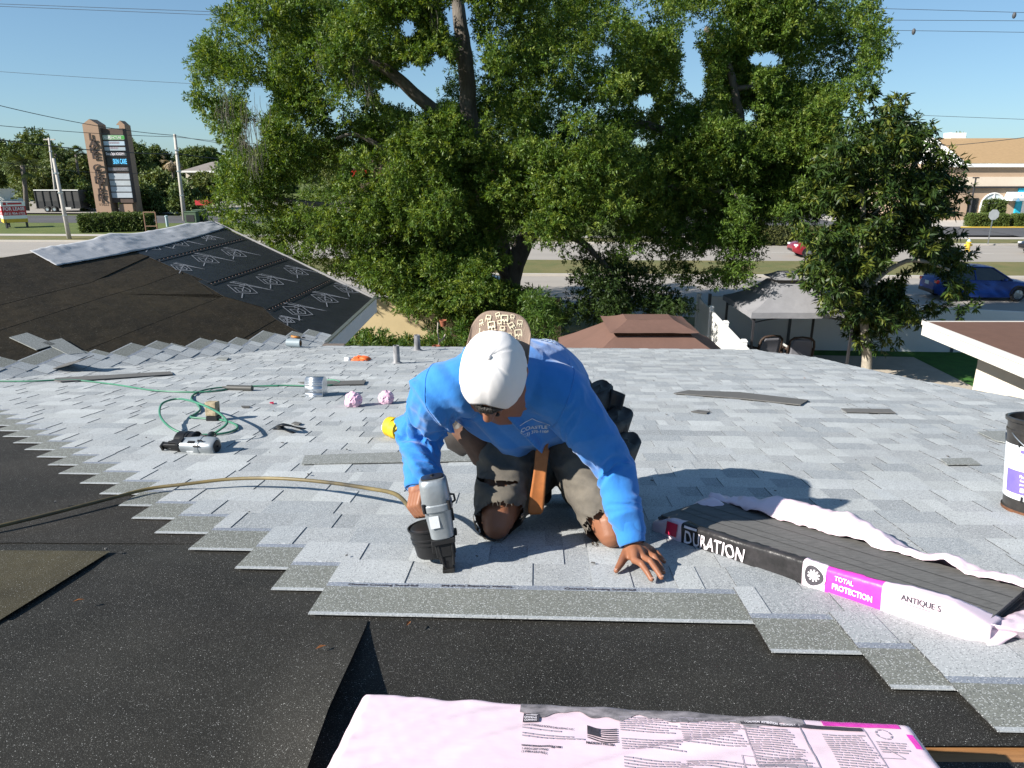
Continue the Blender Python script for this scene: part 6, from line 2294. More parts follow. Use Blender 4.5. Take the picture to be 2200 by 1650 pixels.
# clipped hedges and shrubs
def clipped(label, quad_px, Y, h, depth, tones, seed, name='clipped_hedge', leaf=.10, n=3000):
    r = np.random.default_rng(seed)
    (xa, ya), (xb, yb) = quad_px
    a, b = gnd(xa, ya, .15), gnd(xb, yb, .15)
    th = thing(name, label, 'hedge', a.lerp(b, .5), 'clipped hedges')
    d = np.array(b - a); Ld = np.linalg.norm(d); d = d / Ld
    q = np.array([-d[1], d[0], 0])
    p = r.random((n, 3))
    f = r.integers(0, 4, n)
    p[f == 0, 2] = 1; p[f == 1, 1] = 0; p[f == 2, 0] = 0; p[f == 3, 0] = 1
    p += r.normal(size=p.shape) * np.array([.02, .05, .04])
    pos = np.array(a) + d * (p[:, :1] * Ld) + q * (p[:, 1:2] * depth) + np.array([0, 0, 1]) * (p[:, 2:] * h)
    out = unit((p - .5) @ np.stack([d, q, [0, 0, 1]]))
    V, tn = leaves(pos, out, 5, leaf, leaf * .55, 0, .9, r, leaf, tones)
    o = bpy.data.objects.new('foliage', quads_mesh('foliage', V - np.array(WL[th.name]), tn, M_FARL)); link(o, th)
    k = MB(); c = Vector(a.lerp(b, .5)) + Vector(q) * (depth / 2) + Vector((0, 0, h * .47))
    k.box(c, (Ld * .94, depth * .9, h * .9), (Vector(d), Vector(q), Vector((0, 0, 1)))); k.build('core', mat('hedge_core', (.02, .03, .01), rough=.95), th)
HT = [(.075, .115, .024), (.055, .09, .02), (.10, .13, .03)]
clipped('long clipped hedge at the foot of the brown sign', ((178, 500), (318, 497)), 66, 1.35, 2.2, HT, 1, leaf=.16)
clipped('dry clipped hedge beyond the far lanes behind the red car', ((1620, 524), (1790, 526)), 58, 1.1, 1.0, [(.10, .11, .035), (.07, .08, .025)], 2, leaf=.14)
clipped('low clipped hedge in front of the arched window', ((2087, 487), (2143, 487)), 76, 1.0, 1.0, HT, 3, leaf=.14, n=1500)
clipped('rounded clipped bush right of the low hedge by the arched window', ((2146, 487), (2164, 487)), 76, 1.0, .9, HT, 4, leaf=.12, n=900)
clipped('clipped bush at the right picture edge in front of the blue shop front', ((2182, 487), (2200, 487)), 76, 1.0, .9, HT, 5, leaf=.12, n=900)
clipped('tall clipped bush standing against the arched window', ((2116, 478), (2152, 478)), 78, 2.0, .8, HT, 6, leaf=.14, n=1400)
# ---------------------------------------------------------------- walls, fences, gazebos, neighbours, street
Z3 = Vector((0, 0, 1))
M_VINYL = mat('white_vinyl', (.74, .74, .72), rough=.5, var=.03, scale=2)
def base_pt(px, py, Y):
    p = at_y(px, py, Y)
    return Vector((p.x, p.y, 0))
# beige garden wall
a, b = base_pt(700, 700, 23.0), base_pt(1205, 700, 23.0)
ba = b - a
gw = thing('garden_wall', 'low beige stucco wall dappled with tree shade behind the plants', 'wall', a.lerp(b, .5))
k = MB(); k.box((a + b) / 2 + Z3 * .88, (ba.length, .16, 1.76), (ba.normalized(), Z3.cross(ba.normalized()), Z3)); k.build('wall', M_BEIGE, gw)
k = MB(); k.box((a + b) / 2 + Z3 * 1.785, (ba.length + .04, .2, .05), (ba.normalized(), Z3.cross(ba.normalized()), Z3)); k.build('coping', M_CONC, gw)
def vinyl_fence(name, label, a, b, n, h, cap=True, group='white vinyl fences', m=M_VINYL):
    th = thing(name, label, 'fence', a.lerp(b, .5), group)
    d = (b - a); L = d.length; d = d.normalized(); s = Z3.cross(d)
    for i in range(n + 1):
        p = a + d * (L * i / n)
        k = MB(); k.box(p + Z3 * (h * .5 + .05), (.125, .125, h + .1), (d, s, Z3))
        post = k.build('post', m, th)
        if cap:
            k = MB(); k.box(p + Z3 * (h + .125), (.155, .155, .05), (d, s, Z3), taper=.6); k.build('post_cap', m, post)
        if i < n:
            w = L / n
            nb = max(3, int(w / .29))
            for j in range(nb):
                c = p + d * (w * (j + .5) / nb)
                k = MB(); k.box(c + Z3 * (h * .5), (w / nb - .008, .028, h - .12), (d, s, Z3)); k.build('board', m, th)
            for z in (.08, h - .03):
                k = MB(); k.box(p + d * w * .5 + Z3 * z, (w - .12, .05, .12), (d, s, Z3)); k.build('rail', m, th)
    return th
f0_, f1_ = base_pt(1497, 700, 23.0), Vector((at_y(1640, 760, 14.6).x + .1, 14.6, 0))
vinyl_fence('vinyl_fence', 'bright white boarded fence running towards the house between the two gazebos', f0_, f1_, 4, 1.80)
# smooth grey-white fence at the back of the right yard
M_FENCEG = mat('pale_panel', (.72, .73, .73), rough=.7, var=.04, scale=1)
a, b = base_pt(1520, 700, 23.35), base_pt(2420, 700, 22.6)
b.z -= .55
th = thing('panel_fence', 'smooth pale fence of wide flat panels behind the grey gazebo and mango tree', 'fence', a.lerp(b, .5))
d = (b - a); L = d.length; d = d.normalized(); s = Z3.cross(d)
n = 5
for i in range(n):
    k = MB(); k.box(a + d * (L * (i + .5) / n) + Z3 * .9, (L / n - .06, .05, 1.80), (d, s, Z3)); k.build('panel', M_FENCEG, th)
for i in range(n + 1):
    k = MB(); k.box(a + d * (L * i / n) + Z3 * .93, (.09, .10, 1.88), (d, s, Z3)); k.build('post', mat('grey_post', (.10, .11, .12), rough=.6), th)

# gazebos
def gazebo(name, label, c, sx, sy, ez, pz, m_top, m_post, cap=.34, capz=.25, sag=.10, brown=False):
    th = thing(name, label, 'gazebo', Vector((c[0], c[1], 0)))
    cx, cy = c
    def roof_fn(x0, x1, zt, zb, sg, hx, hy):
        pass
    # hip canopy with a slightly sagging cloth
    k = MB()
    def canopy(hx0, hy0, z0, hx1, hy1, z1, sg, n=10, nz=6):
        for side in range(4):
            def fn(s, t, side=side):
                hx, hy = hx0 + (hx1 - hx0) * t, hy0 + (hy1 - hy0) * t
                q = 2 * s - 1
                z = z0 + (z1 - z0) * t - sg * math.sin(math.pi * t) - .05 * (1 - t) * (1 - q * q) * -1 * 0 + .012 * noise.noise((s * 5 + side, t * 5, z0))
                if side == 0: p = (q * hx, -hy)
                elif side == 1: p = (hx, q * hy)
                elif side == 2: p = (-q * hx, hy)
                else: p = (-hx, -q * hy)
                return Vector((cx + p[0], cy + p[1], z))
            k.grid(fn, n, nz)
    canopy(sx / 2, sy / 2, ez, sx / 2 * cap, sy / 2 * cap, pz - capz, sag)
    canopy(sx / 2, sy / 2, ez - .16, sx / 2, sy / 2, ez, 0, nz=1)
    k.build('canopy', m_top, th, auto=30)
    k = MB()
    canopy(sx / 2 * cap * (1.16 if brown else 1.22), sy / 2 * cap * (1.16 if brown else 1.22), pz - capz + (.085 if brown else .10), sx / 2 * cap * .62, sy / 2 * cap * .40, pz, .02)
    hx, hy = sx / 2 * cap * .62, sy / 2 * cap * .40
    k.add([(cx - hx, cy - hy, pz), (cx + hx, cy - hy, pz), (cx + hx, cy + hy, pz), (cx - hx, cy + hy, pz)], [(0, 1, 2, 3)])
    k.build('top_canopy', m_top, th, auto=30)
    for ix in (-1, 1):
        for iy in (-1, 1):
            k = MB(); k.box((cx + ix * sx * .46, cy + iy * sy * .46, ez / 2 - .02), (.06, .06, ez - .04)); post = k.build('post', m_post, th)
    for iy in (-1, 1):
        k = MB()
        k.tube([Vector((cx + sx * .46 * q, cy + iy * sy * .46, ez - .30 + .17 * (1 - q * q))) for q in np.linspace(-1, 1, 13)], .018, n=6)
        k.tube([Vector((cx + sx * .46 * q, cy + iy * sy * .46, ez - .06)) for q in (-1, 1)], .02, n=6)
        for q in (-.5, 0, .5):
            k.tube([Vector((cx + sx * .46 * q, cy + iy * sy * .46, ez - .30 + .17 * (1 - q * q))), Vector((cx + sx * .46 * q, cy + iy * sy * .46, ez - .06))], .012, n=5)
        k.build('arched_rail', m_post, th)
    for ix in (-1, 1):
        k = MB()
        k.tube([Vector((cx + ix * sx * .46, cy + sy * .46 * q, ez - .30 + .17 * (1 - q * q))) for q in np.linspace(-1, 1, 13)], .018, n=6)
        k.build('arched_rail', m_post, th)
    return th
M_CANB = mat('brown_canvas', (.135, .075, .058), rough=.85, var=.07, scale=1.5, bump=.2, bscale=8, bdist=.03)
M_CANG = mat('grey_canvas', (.235, .235, .25), rough=.85, var=.10, scale=2, bump=.2, bscale=8, bdist=.03)
M_POSTD = mat('dark_steel_post', (.03, .03, .034), rough=.5)
gazebo('brown_gazebo', 'brown canvas gazebo with raised top vent behind the shingled eave', (2.88, 14.95), 3.55, 3.3, 2.02, 2.86, M_CANB, M_POSTD, cap=.44, capz=.24, sag=.02, brown=True)
gc = at_y(1692, 650, 20.9)
gazebo('grey_gazebo', 'grey canvas gazebo on thin dark posts beside the white fence', (gc.x, 20.9), 3.0, 2.8, 2.02, 2.95, M_CANG, M_POSTD, cap=.34, capz=.26, sag=.10)

# wicker chairs under the grey gazebo
M_WICK = mat('dark_wicker', (.045, .028, .02), rough=.7, var=.3, scale=60, bump=.5, bscale=120)
M_SLING = mat('grey_cushion', (.17, .17, .19), rough=.9, var=.08, scale=6)
def patio_chair(label, c, rz):
    th = thing('patio_chair', label, 'chair', c, 'patio chairs under the grey gazebo')
    cr, sr = math.cos(rz), math.sin(rz)
    def T(p): return Vector((c.x + p.x * cr - p.y * sr, c.y + p.x * sr + p.y * cr, p.z))
    k = MB()
    out = [(-.34, .40), (-.36, .80), (-.33, .98), (-.24, 1.07), (0, 1.10), (.24, 1.07), (.33, .98), (.36, .80), (.34, .40)]
    k.tube([Vector((x, .30 + (z - .4) * .25, z)) for x, z in out], .035, n=8, T=T)
    k.build('back_frame', M_WICK, th, smooth=True)
    k = MB()
    k.grid(lambda a, b: Vector(((2 * a - 1) * .31 * (1 - .25 * max(0, b - .7) / .3), .30 + .62 * b * .25 - .03 * math.sin(math.pi * b), .42 + .62 * b)), 8, 8, T=T)
    k.build('backrest', M_SLING, th, smooth=True, solid=.04)
    k = MB(); k.box((0, .0, .41), (.62, .60, .10), T=T); k.build('seat', M_SLING, th, bevel=.02)
    for sx in (-1, 1):
        k = MB()
        k.tube([Vector((sx * .37, .34, .70)), Vector((sx * .38, .0, .66)), Vector((sx * .38, -.28, .64)), Vector((sx * .37, -.31, .45)), Vector((sx * .36, -.31, .0))], .038, n=8, T=T)
        k.build('armrest', M_WICK, th, smooth=True)
        k = MB(); k.tube([Vector((sx * .35, .30, .42)), Vector((sx * .36, .36, 0))], .035, n=7, T=T); k.build('leg', M_WICK, th)
    k = MB(); k.box((0, 0, .33), (.66, .62, .07), T=T); k.build('seat_frame', M_WICK, th)
patio_chair('wicker patio chair nearer the white fence, pale sun patch on its back', base_pt(1640, 740, 21.1), R(190))
patio_chair('wicker patio chair at the middle of the grey gazebo, right of the other chair', base_pt(1714, 742, 20.9), R(172))
c = base_pt(1752, 762, 20.0)
ft_ = thing('footstool', 'dark wicker footstool half hidden by the shingled edge', 'footstool', c)
k = MB(); k.tube([c + Vector((.36 * math.cos(t), .30 * math.sin(t), .38)) for t in np.linspace(0, 6.283, 21)], .05, n=8, caps=False); k.build('rim', M_WICK, ft_, smooth=True)
k = MB(); k.lathe([(0, .36), (.36, .36), (.34, .0)], c, n=20); k.build('base', M_WICK, ft_)
c = base_pt(1676, 742, 21.4)
st_ = thing('side_table', 'small pale side table between the two wicker chairs', 'table', c)
k = MB(); k.box(c + Z3 * .62, (.36, .36, .04)); k.build('tabletop', M_VINYL, st_)
k = MB(); k.box(c + Z3 * .30, (.26, .26, .6)); k.build('base', M_VINYL, st_)
# terracotta pots and a bare plumeria
M_TERRA = mat('terracotta', (.26, .085, .045), rough=.85, var=.15, scale=8)
for px, py, Y, lb in ((938, 745, 17.0, 'terracotta pot left of the cap, under the pale bare stem'), (962, 748, 16.2, 'second terracotta pot, close beside the blue shoulder'), (952, 690, 19.0, 'small terracotta pot hanging among leaves left of the cap')):
    c = at_y(px, py, Y)
    k = MB(); k.lathe([(0, 0), (.065, 0), (.095, .14), (.105, .14), (.105, .17), (.09, .17), (.08, .13), (0, .12)], Vector((c.x, c.y, c.z - .14)), n=18)
    tag(k.build('plant_pot', M_TERRA, auto=40), lb, 'plant pot', 'terracotta pots by the wall')
k = MB()
for P in ([(940, 752, 17.2), (944, 735, 17.2), (940, 712, 17.2), (941, 693, 17.2)], [(944, 735, 17.2), (953, 727, 17.1), (957, 718, 17.1)]):
    k.tube([at_y(*p) for p in P], [.022, .020, .018, .014][:len(P)], n=7)
tag(k.build('bare_stem', M_BARKW, smooth=True), 'pale bare forked stem standing by the terracotta pots', 'plant')

# neighbour with the flat brown roof
nb = thing('neighbour_house', 'cream neighbouring house with flat brown roof and white fascia at the right edge', 'house', (11, 12, 0))
x0, y1, zr = 8.72, 14.85, 2.78
k = MB(); k.box((x0 + 6, y1 - 6, zr - .02), (12, 12, .04)); k.build('roof', mat('brown_roll_roof', (.115, .06, .042), rough=.95, var=.12, scale=4, detail=9), nb)
k = MB(); k.box((x0 + .0, y1 - 6, zr - .14), (.05, 12.06, .30)); k.box((x0 + 6, y1 + .0, zr - .14), (12.06, .05, .30)); k.build('fascia', mat('cream_trim', (.62, .59, .54), rough=.6, var=.06, scale=3), nb)
k = MB(); k.box((x0 - .035, y1 - 6, zr - .03), (.03, 12.1, .09)); k.build('drip_edge', MATS['cream_trim'], nb)
k = MB(); k.box((x0 + 6, y1 - 6, zr - .27), (11.9, 11.9, .03)); k.build('soffit', M_WHITEP, nb)
k = MB(); k.box((x0 + .80 + 5, y1 - .7 - 5, 1.24), (10, 10, 2.49)); k.build('wall', M_STUCCO, nb)
k = MB(); wy = y1 - .70 - .02
k.box((x0 + 1.3, y1 - .66, 1.75), (.7, .05, .9)); k.build('window', mat('window_glass', (.08, .10, .11), rough=.1, spec=.8), nb)

# ---------------------------------------------------------------- vehicles
M_GLASS = mat('car_glass', (.012, .015, .018), rough=.06, spec=.9)
M_CHROME = mat('chrome', (.6, .6, .62), rough=.2, metal=1.0)
M_LAMP = mat('headlight', (.75, .78, .80), rough=.1, spec=.9)
M_TAIL = mat('tail_light', (.35, .01, .012), rough=.2, spec=.7)
def car(label, c, ang, paint, L=4.4, W=1.8, H=1.55, name='parked_car', suv=0.0):
    th = thing(name, label, 'car', c, 'cars on the road')
    f = Vector((math.cos(ang), math.sin(ang), 0)); s = Vector((-math.sin(ang), math.cos(ang), 0))
    def T(p): return c + f * p.x + s * p.y + Z3 * p.z
    h = L / 2
    # stations: x, underside, belt (shoulder) height, half width
    st = [(-h, .48, .78, .60), (-h + .06, .36, .92, .76), (-h + .30, .24, 1.00, .86), (-h * .55, .20, 1.00, .90), (-.1, .18, .97, .90), (h * .42, .18, .95, .90), (h * .58, .20, .92, .88), (h - .45, .24, .84, .84), (h - .12, .34, .74, .74), (h, .46, .62, .56)]
    k = MB(); rings = []
    for x, zb, zt, w in st:
        w *= W / 1.8; zt *= H / 1.55
        rings.append([Vector((x, -w * .92, zb)), Vector((x, -w, zb + .18)), Vector((x, -w * 1.0, (zb + zt) / 2 + .06)), Vector((x, -w * .93, zt - .02)), Vector((x, -w * .80, zt + .015)), Vector((x, 0, zt + .045)),
                      Vector((x, w * .80, zt + .015)), Vector((x, w * .93, zt - .02)), Vector((x, w * 1.0, (zb + zt) / 2 + .06)), Vector((x, w, zb + .18)), Vector((x, w * .92, zb))])
    n = len(rings[0])
    k.add([p for r_ in rings for p in r_], [(i * n + j, i * n + (j + 1) % n, (i + 1) * n + (j + 1) % n, (i + 1) * n + j) for i in range(len(st) - 1) for j in range(n)] + [tuple(range(n)), tuple((len(st) - 1) * n + j for j in range(n))[::-1]], T=T)
    k.build('body', paint, th, auto=50)
    # cabin
    b0, r0, r1, b1 = -h + .22 + .1 * suv, -h + .75 - .25 * suv, h * .10, h * .48
    k = MB()
    zb, zr = .96 * H / 1.55, H
    w0, w1 = .80 * W / 1.8, .62 * W / 1.8
    cab = [Vector((b0, -w0, zb)), Vector((b1, -w0, zb)), Vector((b1, w0, zb)), Vector((b0, w0, zb)), Vector((r0, -w1, zr - .06)), Vector((r1, -w1, zr - .05)), Vector((r1, w1, zr - .05)), Vector((r0, w1, zr - .06))]
    k.add(cab, [(0, 1, 5, 4), (1, 2, 6, 5), (2, 3, 7, 6), (3, 0, 4, 7), (4, 5, 6, 7)], T=T)
    k.build('windows', M_GLASS, th)
    k = MB()
    k.grid(lambda a, b: Vector((r0 - .06 + (r1 - r0 + .12) * a, (2 * b - 1) * (w1 + .03), zr - .065 + .06 * math.sin(math.pi * min(1, max(0, a * .9 + .05))) ** .5 + .03 * (1 - (2 * b - 1) ** 2))), 10, 8, T=T)
    k.build('roof', paint, th, smooth=True, solid=.03)
    k = MB()
    for sd in (-1, 1):
        for (xa, xb) in ((b0, r0), (b1, r1), ((b0 + b1) / 2 - .05, (r0 + r1) / 2 + .02)):
            k.tube([Vector((xa, sd * (w0 + .008), zb)), Vector((xb, sd * (w1 + .008), zr - .05))], .035, n=5, T=T)
    k.build('pillars', paint, th)
    for x in (-h * .60, h * .62):
        for sd in (-1, 1):
            cc = Vector((x, sd * (W / 2 - .12), .335))
            ax = (f, Z3, s * sd)
            k = MB(); k.lathe([(.20, .11), (.30, .12), (.335, .07), (.335, -.09), (.30, -.10)], T(cc), ax, n=22); wl = k.build('wheel', M_RUBBER, th, auto=40)
            k = MB(); k.lathe([(0, .115), (.06, .12), (.19, .10), (.215, .112)], T(cc), ax, n=20)
            for q in range(5):
                t = q * 2 * math.pi / 5
                dq = f * math.cos(t) + Z3 * math.sin(t)
                k.box(T(cc) + s * sd * .118 + dq * .12, (.17, .05, .02), (dq, dq.cross(s * sd), s * sd))
            k.build('rim', mat('alloy', (.35, .36, .37), rough=.3, metal=.8), wl)
            k = MB(); k.lathe([(.36, -.02), (.40, .0), (.40, .125), (.345, .13)], T(cc), ax, n=22, a0=-.1, a1=math.pi + .1); k.build('wheel_arch', M_BLACKP, th)
    for sd in (-1, 1):
        k = MB(); k.box((h - .17, sd * W * .33, .72 * H / 1.55), (.20, .32, .13), T=T); k.build('headlight', M_LAMP, th, bevel=.03)
        k = MB(); k.box((-h + .09, sd * W * .36, .86 * H / 1.55), (.14, .26, .16), T=T); k.build('tail_light', M_TAIL, th, bevel=.03)
        k = MB(); k.box((h * .30, sd * (W / 2 + .06), 1.0 * H / 1.55), (.12, .16, .12), T=T); k.build('mirror', paint, th, bevel=.03)
        k = MB(); k.box((-.02, sd * (W / 2 + .002), .80 * H / 1.55), (.16, .02, .03), T=T); k.build('door_handle', paint, th)
    k = MB(); k.box((h - .02, 0, .50), (.05, .9, .16), T=T); k.build('grille', M_BLACKP, th, bevel=.02)
    k = MB(); k.box((-h - .004, 0, .74), (.012, .32, .16), T=T); k.build('licence_plate', mat('plate', (.55, .58, .55), rough=.5), th)
    k = MB(); k.box((-h + .03, 0, .40), (.10, 1.3, .18), T=T); k.build('bumper', M_BLACKP, th, bevel=.03)
    return th
M_CBLUE = mat('blue_car_paint', (.006, .032, .17), rough=.38, var=.05, coat=.15, spec=.3)
M_CRED = mat('red_car_paint', (.20, .008, .018), rough=.25, var=.05, coat=.8)
M_CBLK = mat('black_car_paint', (.012, .012, .016), rough=.25, coat=.8)
M_CDK = mat('dark_blue_paint', (.012, .025, .06), rough=.3, coat=.6)
def lane(px, Y):
    p = at_y(px, 640, Y)
    return Vector((p.x, Y, .03))
car('dark blue hatchback driving in the near lanes behind the mango leaves', lane(2092, 32.6), -YAW, M_CBLUE, L=4.45, W=1.80, H=1.52, name='blue_car')
car('dark red sports utility car facing left in the far lanes', lane(1762, 47.6), math.pi - YAW, M_CRED, L=4.75, W=1.88, H=1.74, name='red_car', suv=1)
car('black car just entering the far lanes at the right edge', lane(2250, 49.0), math.pi - YAW, M_CBLK, L=4.7, name='black_car')
car('dark car hidden by the oak, only its tail showing left of the man', lane(1000, 33.0), -YAW, M_CDK, L=4.5, name='dark_car')

# hydrant, stop sign, street pieces on the right
hy = gnd(2078, 540, .15)
hyd = thing('fire_hydrant', 'yellow fire hydrant on the grass beyond the far lanes', 'hydrant', hy)
k = MB(); k.lathe([(0, 0), (.20, 0), (.20, .05), (.14, .07), (.14, .55), (.18, .56), (.18, .61), (.13, .64), (.10, .74), (.04, .80), (.04, .86), (0, .86)], hy, n=16); k.build('barrel', M_YPAINT, hyd, auto=40)
k = MB(); k.tube([hy + Vector((-.25, 0, .42)), hy + Vector((.25, 0, .42))], .07, n=8); k.build('nozzle', M_YPAINT, hyd)
k = MB(); k.lathe([(.13, .66), (.10, .76), (.0, .82)], hy + Z3 * .02, n=12); k.build('bonnet', mat('pale_blue_paint', (.30, .42, .50), rough=.5), hyd)
sp = gnd(2122, 525, .15)
sg = thing('stop_sign', 'grey back of an octagonal road sign on a thin post', 'road sign', sp)
k = MB(); k.box(sp + Z3 * 1.25, (.06, .05, 2.5)); k.build('post', M_GALV, sg)
k = MB(); k.lathe([(0, 0), (.40, 0), (.40, .01), (0, .01)], sp + Vector((0, -.06, 2.15)), (Vector((1, 0, 0)), Z3, Vector((0, -1, 0))), n=8, a0=math.pi / 8, a1=2 * math.pi + math.pi / 8); k.build('sign_plate', mat('sign_back', (.34, .36, .37), rough=.5), sg)
lp = gnd(2079, 480, .16)
lt = thing('lamp_post', 'slim dark lamp post in front of the tan shop wall', 'lamp post', lp)
k = MB(); k.tube([lp, lp + Z3 * 4.3], [.10, .07], n=8); k.build('post', M_POSTD, lt)
k = MB(); k.box(lp + Z3 * 4.36, (.5, .3, .12)); k.build('lamp_head', M_POSTD, lt)

# tan shop building at the right
bY = 77.0
def bpx(px, py, Y=bY): return at_y(px, py, Y)
bd_ = thing('shop_building', 'tan stucco shop building with brown shingle roof and arched window', 'building', (52, bY, 0))
xl, xr = bpx(1985, 400).x, bpx(2330, 400).x
def zat(py): return bpx(2100, py).z
M_TAN = mat('tan_stucco', (.40, .295, .21), rough=.9, var=.05, scale=.6)
M_CREAMB = mat('cream_band', (.66, .56, .45), rough=.9, var=.04, scale=.6)
zt, z1, z2 = zat(352), zat(380), zat(400)
k = MB(); k.box(((xl + xr) / 2, bY + 6, zt / 2), (xr - xl, 12, zt)); k.build('wall', M_TAN, bd_)
k = MB(); k.box(((xl + xr) / 2, bY - .10, (z1 + z2) / 2), (xr - xl + .3, .3, z1 - z2)); k.build('cream_band', M_CREAMB, bd_)
k = MB(); k.box(((xl + xr) / 2, bY - .16, z2 - .10), (xr - xl + .4, .4, .16)); k.build('dark_trim', M_POSTD, bd_)
k = MB(); k.box(((xl + xr) / 2, bY - .14, zt - .15), (xr - xl + .4, .5, .34)); k.build('gutter', M_WHITEP, bd_)
k = MB()
zr_ = at_y(2100, 297, bY + 7).z
xg = bpx(2062, 330).x
k.prism([(xg + .3, bY - .3, zt + .05), (xg + .3, bY + 7, zr_), (xg + .3, bY + 7, zt + .05)], (xr - xg, 0, 0)); k.build('roof', mat('tan_shingle', (.33, .22, .115), rough=.95, var=.12, scale=2.5, stretch=(1, 3, 3)), bd_)
k = MB()
k.prism([(xg, bY - .3, zt - .1), (xg, bY - .3, zt + .35), (xg, bY + 6.2, zr_ + .2), (xg, bY + 7.6, zr_ + .4), (xg, bY + 7.6, zt - .1)], (.35, 0, 0)); k.build('parapet', M_WHITEP, bd_)
k = MB(); k.box((bpx(2072, 300).x + 3.6, bY + 8, zr_ + .1), (1.6, 1.6, 1.0)); k.build('roof_box', M_WHITEP, bd_)
# arched window with two leaves and a bar
wx, wz0, wz1, wr_ = bpx(2131, 440).x, zat(478), zat(441), (bpx(2157, 440).x - bpx(2107, 440).x) / 2
k = MB()
P = [(wx - wr_, bY - .06, .15), (wx + wr_, bY - .06, .15)] + [(wx + wr_ * math.cos(t), bY - .06, wz1 + wr_ * math.sin(t)) for t in np.linspace(0, math.pi, 17)]
k.prism(P, (0, .1, 0)); aw = k.build('window', mat('frosted_window', (.55, .62, .64), rough=.25, var=.15, scale=.8), bd_)
k = MB()
for t0, t1 in zip(np.linspace(0, math.pi, 17)[:-1], np.linspace(0, math.pi, 17)[1:]):
    k.tube([(wx + wr_ * math.cos(t), bY - .10, wz1 + wr_ * math.sin(t)) for t in (t0, t1)], .08, n=4)
k.box((wx, bY - .1, wz1 / 2 + wr_ / 2), (.10, .08, wz1 + wr_)); k.box((wx, bY - .1, wz1), (2 * wr_, .08, .12))
for sx in (-1, 1): k.box((wx + sx * wr_, bY - .1, wz1 / 2), (.14, .1, wz1))
k.build('frame', M_WHITEP, aw)
k = MB(); k.box((bpx(2087, 450).x, bY - .03, zat(453)), (1.0, .1, 2.6)); k.build('door', M_GLASS, bd_)
# blue shop front and striped awning
k = MB(); k.box((bpx(2205, 450).x, bY - .1, 1.7), (2.6, .2, 3.4)); k.build('shop_front', mat('cyan_paint', (.02, .38, .55), rough=.5), bd_)
k = MB(); k.box((bpx(2203, 450).x, bY - .22, 1.5), (1.2, .06, 1.2)); k.build('poster', M_WHITEP, bd_)
k = MB(); x0a, x1a = bpx(2157, 420).x, bpx(2260, 420).x
k.prism([(x0a, bY - 1.4, zat(430)), (x0a, bY - 1.5, zat(424)), (x0a + .2, bY - .6, zat(414)), (x0a + .2, bY - .02, zat(412)), (x0a, bY - .02, zat(430))], (x1a - x0a, 0, 0)); aw_ = k.build('awning', mat('awning_white', (.66, .70, .72), rough=.7, var=.03), bd_)
k = MB()
for i in range(5):
    x = x0a + .3 + i * 1.0
    for (dx, z, cn) in ((0, 427, 0), (.5, 420, 0)):
        zz = zat(z); yy = bY - 1.52 if z > 424 else bY - 1.15
        k.add([(x + dx, yy, zz - .18), (x + dx + .45, yy, zz - .18), (x + dx + .22, yy + .02, zz + .2)], [(0, 1, 2)])
k.build('awning_triangles', mat('awning_blue', (.16, .36, .55), rough=.7), aw_)
sheet('yellow_kerb', [gnd(2064, 489, .17), gnd(2300, 489, .17), gnd(2300, 486.5, .17), gnd(2064, 486.5, .17)], M_YPAINT)
sheet('dark_forecourt', [gnd(2110, 494, .172), gnd(2300, 494, .172), gnd(2300, 520, .172), gnd(2190, 508, .172)], M_LOT)
k = MB(); c = gnd(2177, 484, .17); k.box(c + Z3 * .45, (1.5, .4, .08)); k.box(c + Vector((-.6, 0, .22)), (.1, .4, .44)); k.box(c + Vector((.6, 0, .22)), (.1, .4, .44))
tag(k.build('bench', M_POSTD), 'dark bench against the tan wall right of the arched window', 'bench')

# red lettered shop seen in slivers through the oak
rY = 98.0
rs = thing('red_trim_store', 'brown store with red sign band seen in slivers through the oak leaves', 'building', (14, rY, 0))
xa, xb = at_y(760, 400, rY).x, at_y(1790, 400, rY).x
k = MB(); k.box(((xa + xb) / 2, rY + 8, 3.3), (xb - xa, 16, 6.6)); k.build('wall', mat('brown_store', (.09, .06, .05), rough=.9), rs)
k = MB(); k.box(((xa + xb) / 2, rY - .1, 4.6), (xb - xa, .3, 1.0)); k.build('sign_band', mat('dark_band', (.06, .02, .02), rough=.7), rs)
M_REDL = mat('red_letters', (.55, .02, .015), rough=.4)
for px in (775, 1255, 1380, 1425, 1665):
    p = at_y(px, 372, rY)
    k = MB(); k.box((p.x, rY - .35, 4.55), (2.2 if px < 1660 else 1.7, .25, .75 if px < 1660 else 1.7)); k.build('red_sign', M_REDL, rs)
k = MB(); k.box((at_y(1100, 400, rY).x, rY - .1, 1.6), (30, .15, 2.6)); k.build('shop_window', M_GLASS, rs)

# ---------------------------------------------------------------- left side of the road
# brown monument sign
mY = 84.0
ms_b = gnd(245, 463, .15); mY = ms_b.y
ms = thing('monument_sign', 'tall brown plaza sign with dark letters and a column of tenant panels', 'sign', ms_b)
M_MON = mat('sign_stucco', (.335, .225, .155), rough=.9, var=.05, scale=1)
M_MOND = mat('sign_frame', (.09, .062, .05), rough=.8)
def mpt(px, py, dy=0.0):
    p = at_y(px, py, mY + dy); return p
px_m = FPX / ((mpt(240, 400) - CAMP).dot(FWD))     # pixels per metre there
zt1, ztop2 = mpt(205, 268).z, mpt(250, 268).z
xL0, xL1 = mpt(217, 460).x, mpt(249, 460).x
wl_ = xL1 - xL0
k = MB(); k.box(((xL0 + xL1) / 2, mY, zt1 / 2), (wl_, 1.6, zt1)); k.prism([((xL0), mY - .8, zt1), (xL1, mY - .8, zt1), ((xL0 + xL1) / 2, mY - .8, zt1 + .55)], (0, 1.6, 0)); k.build('pillar', M_MON, ms)
xR0, xR1 = xL1 + 1.75, xL1 + 1.75 + .62
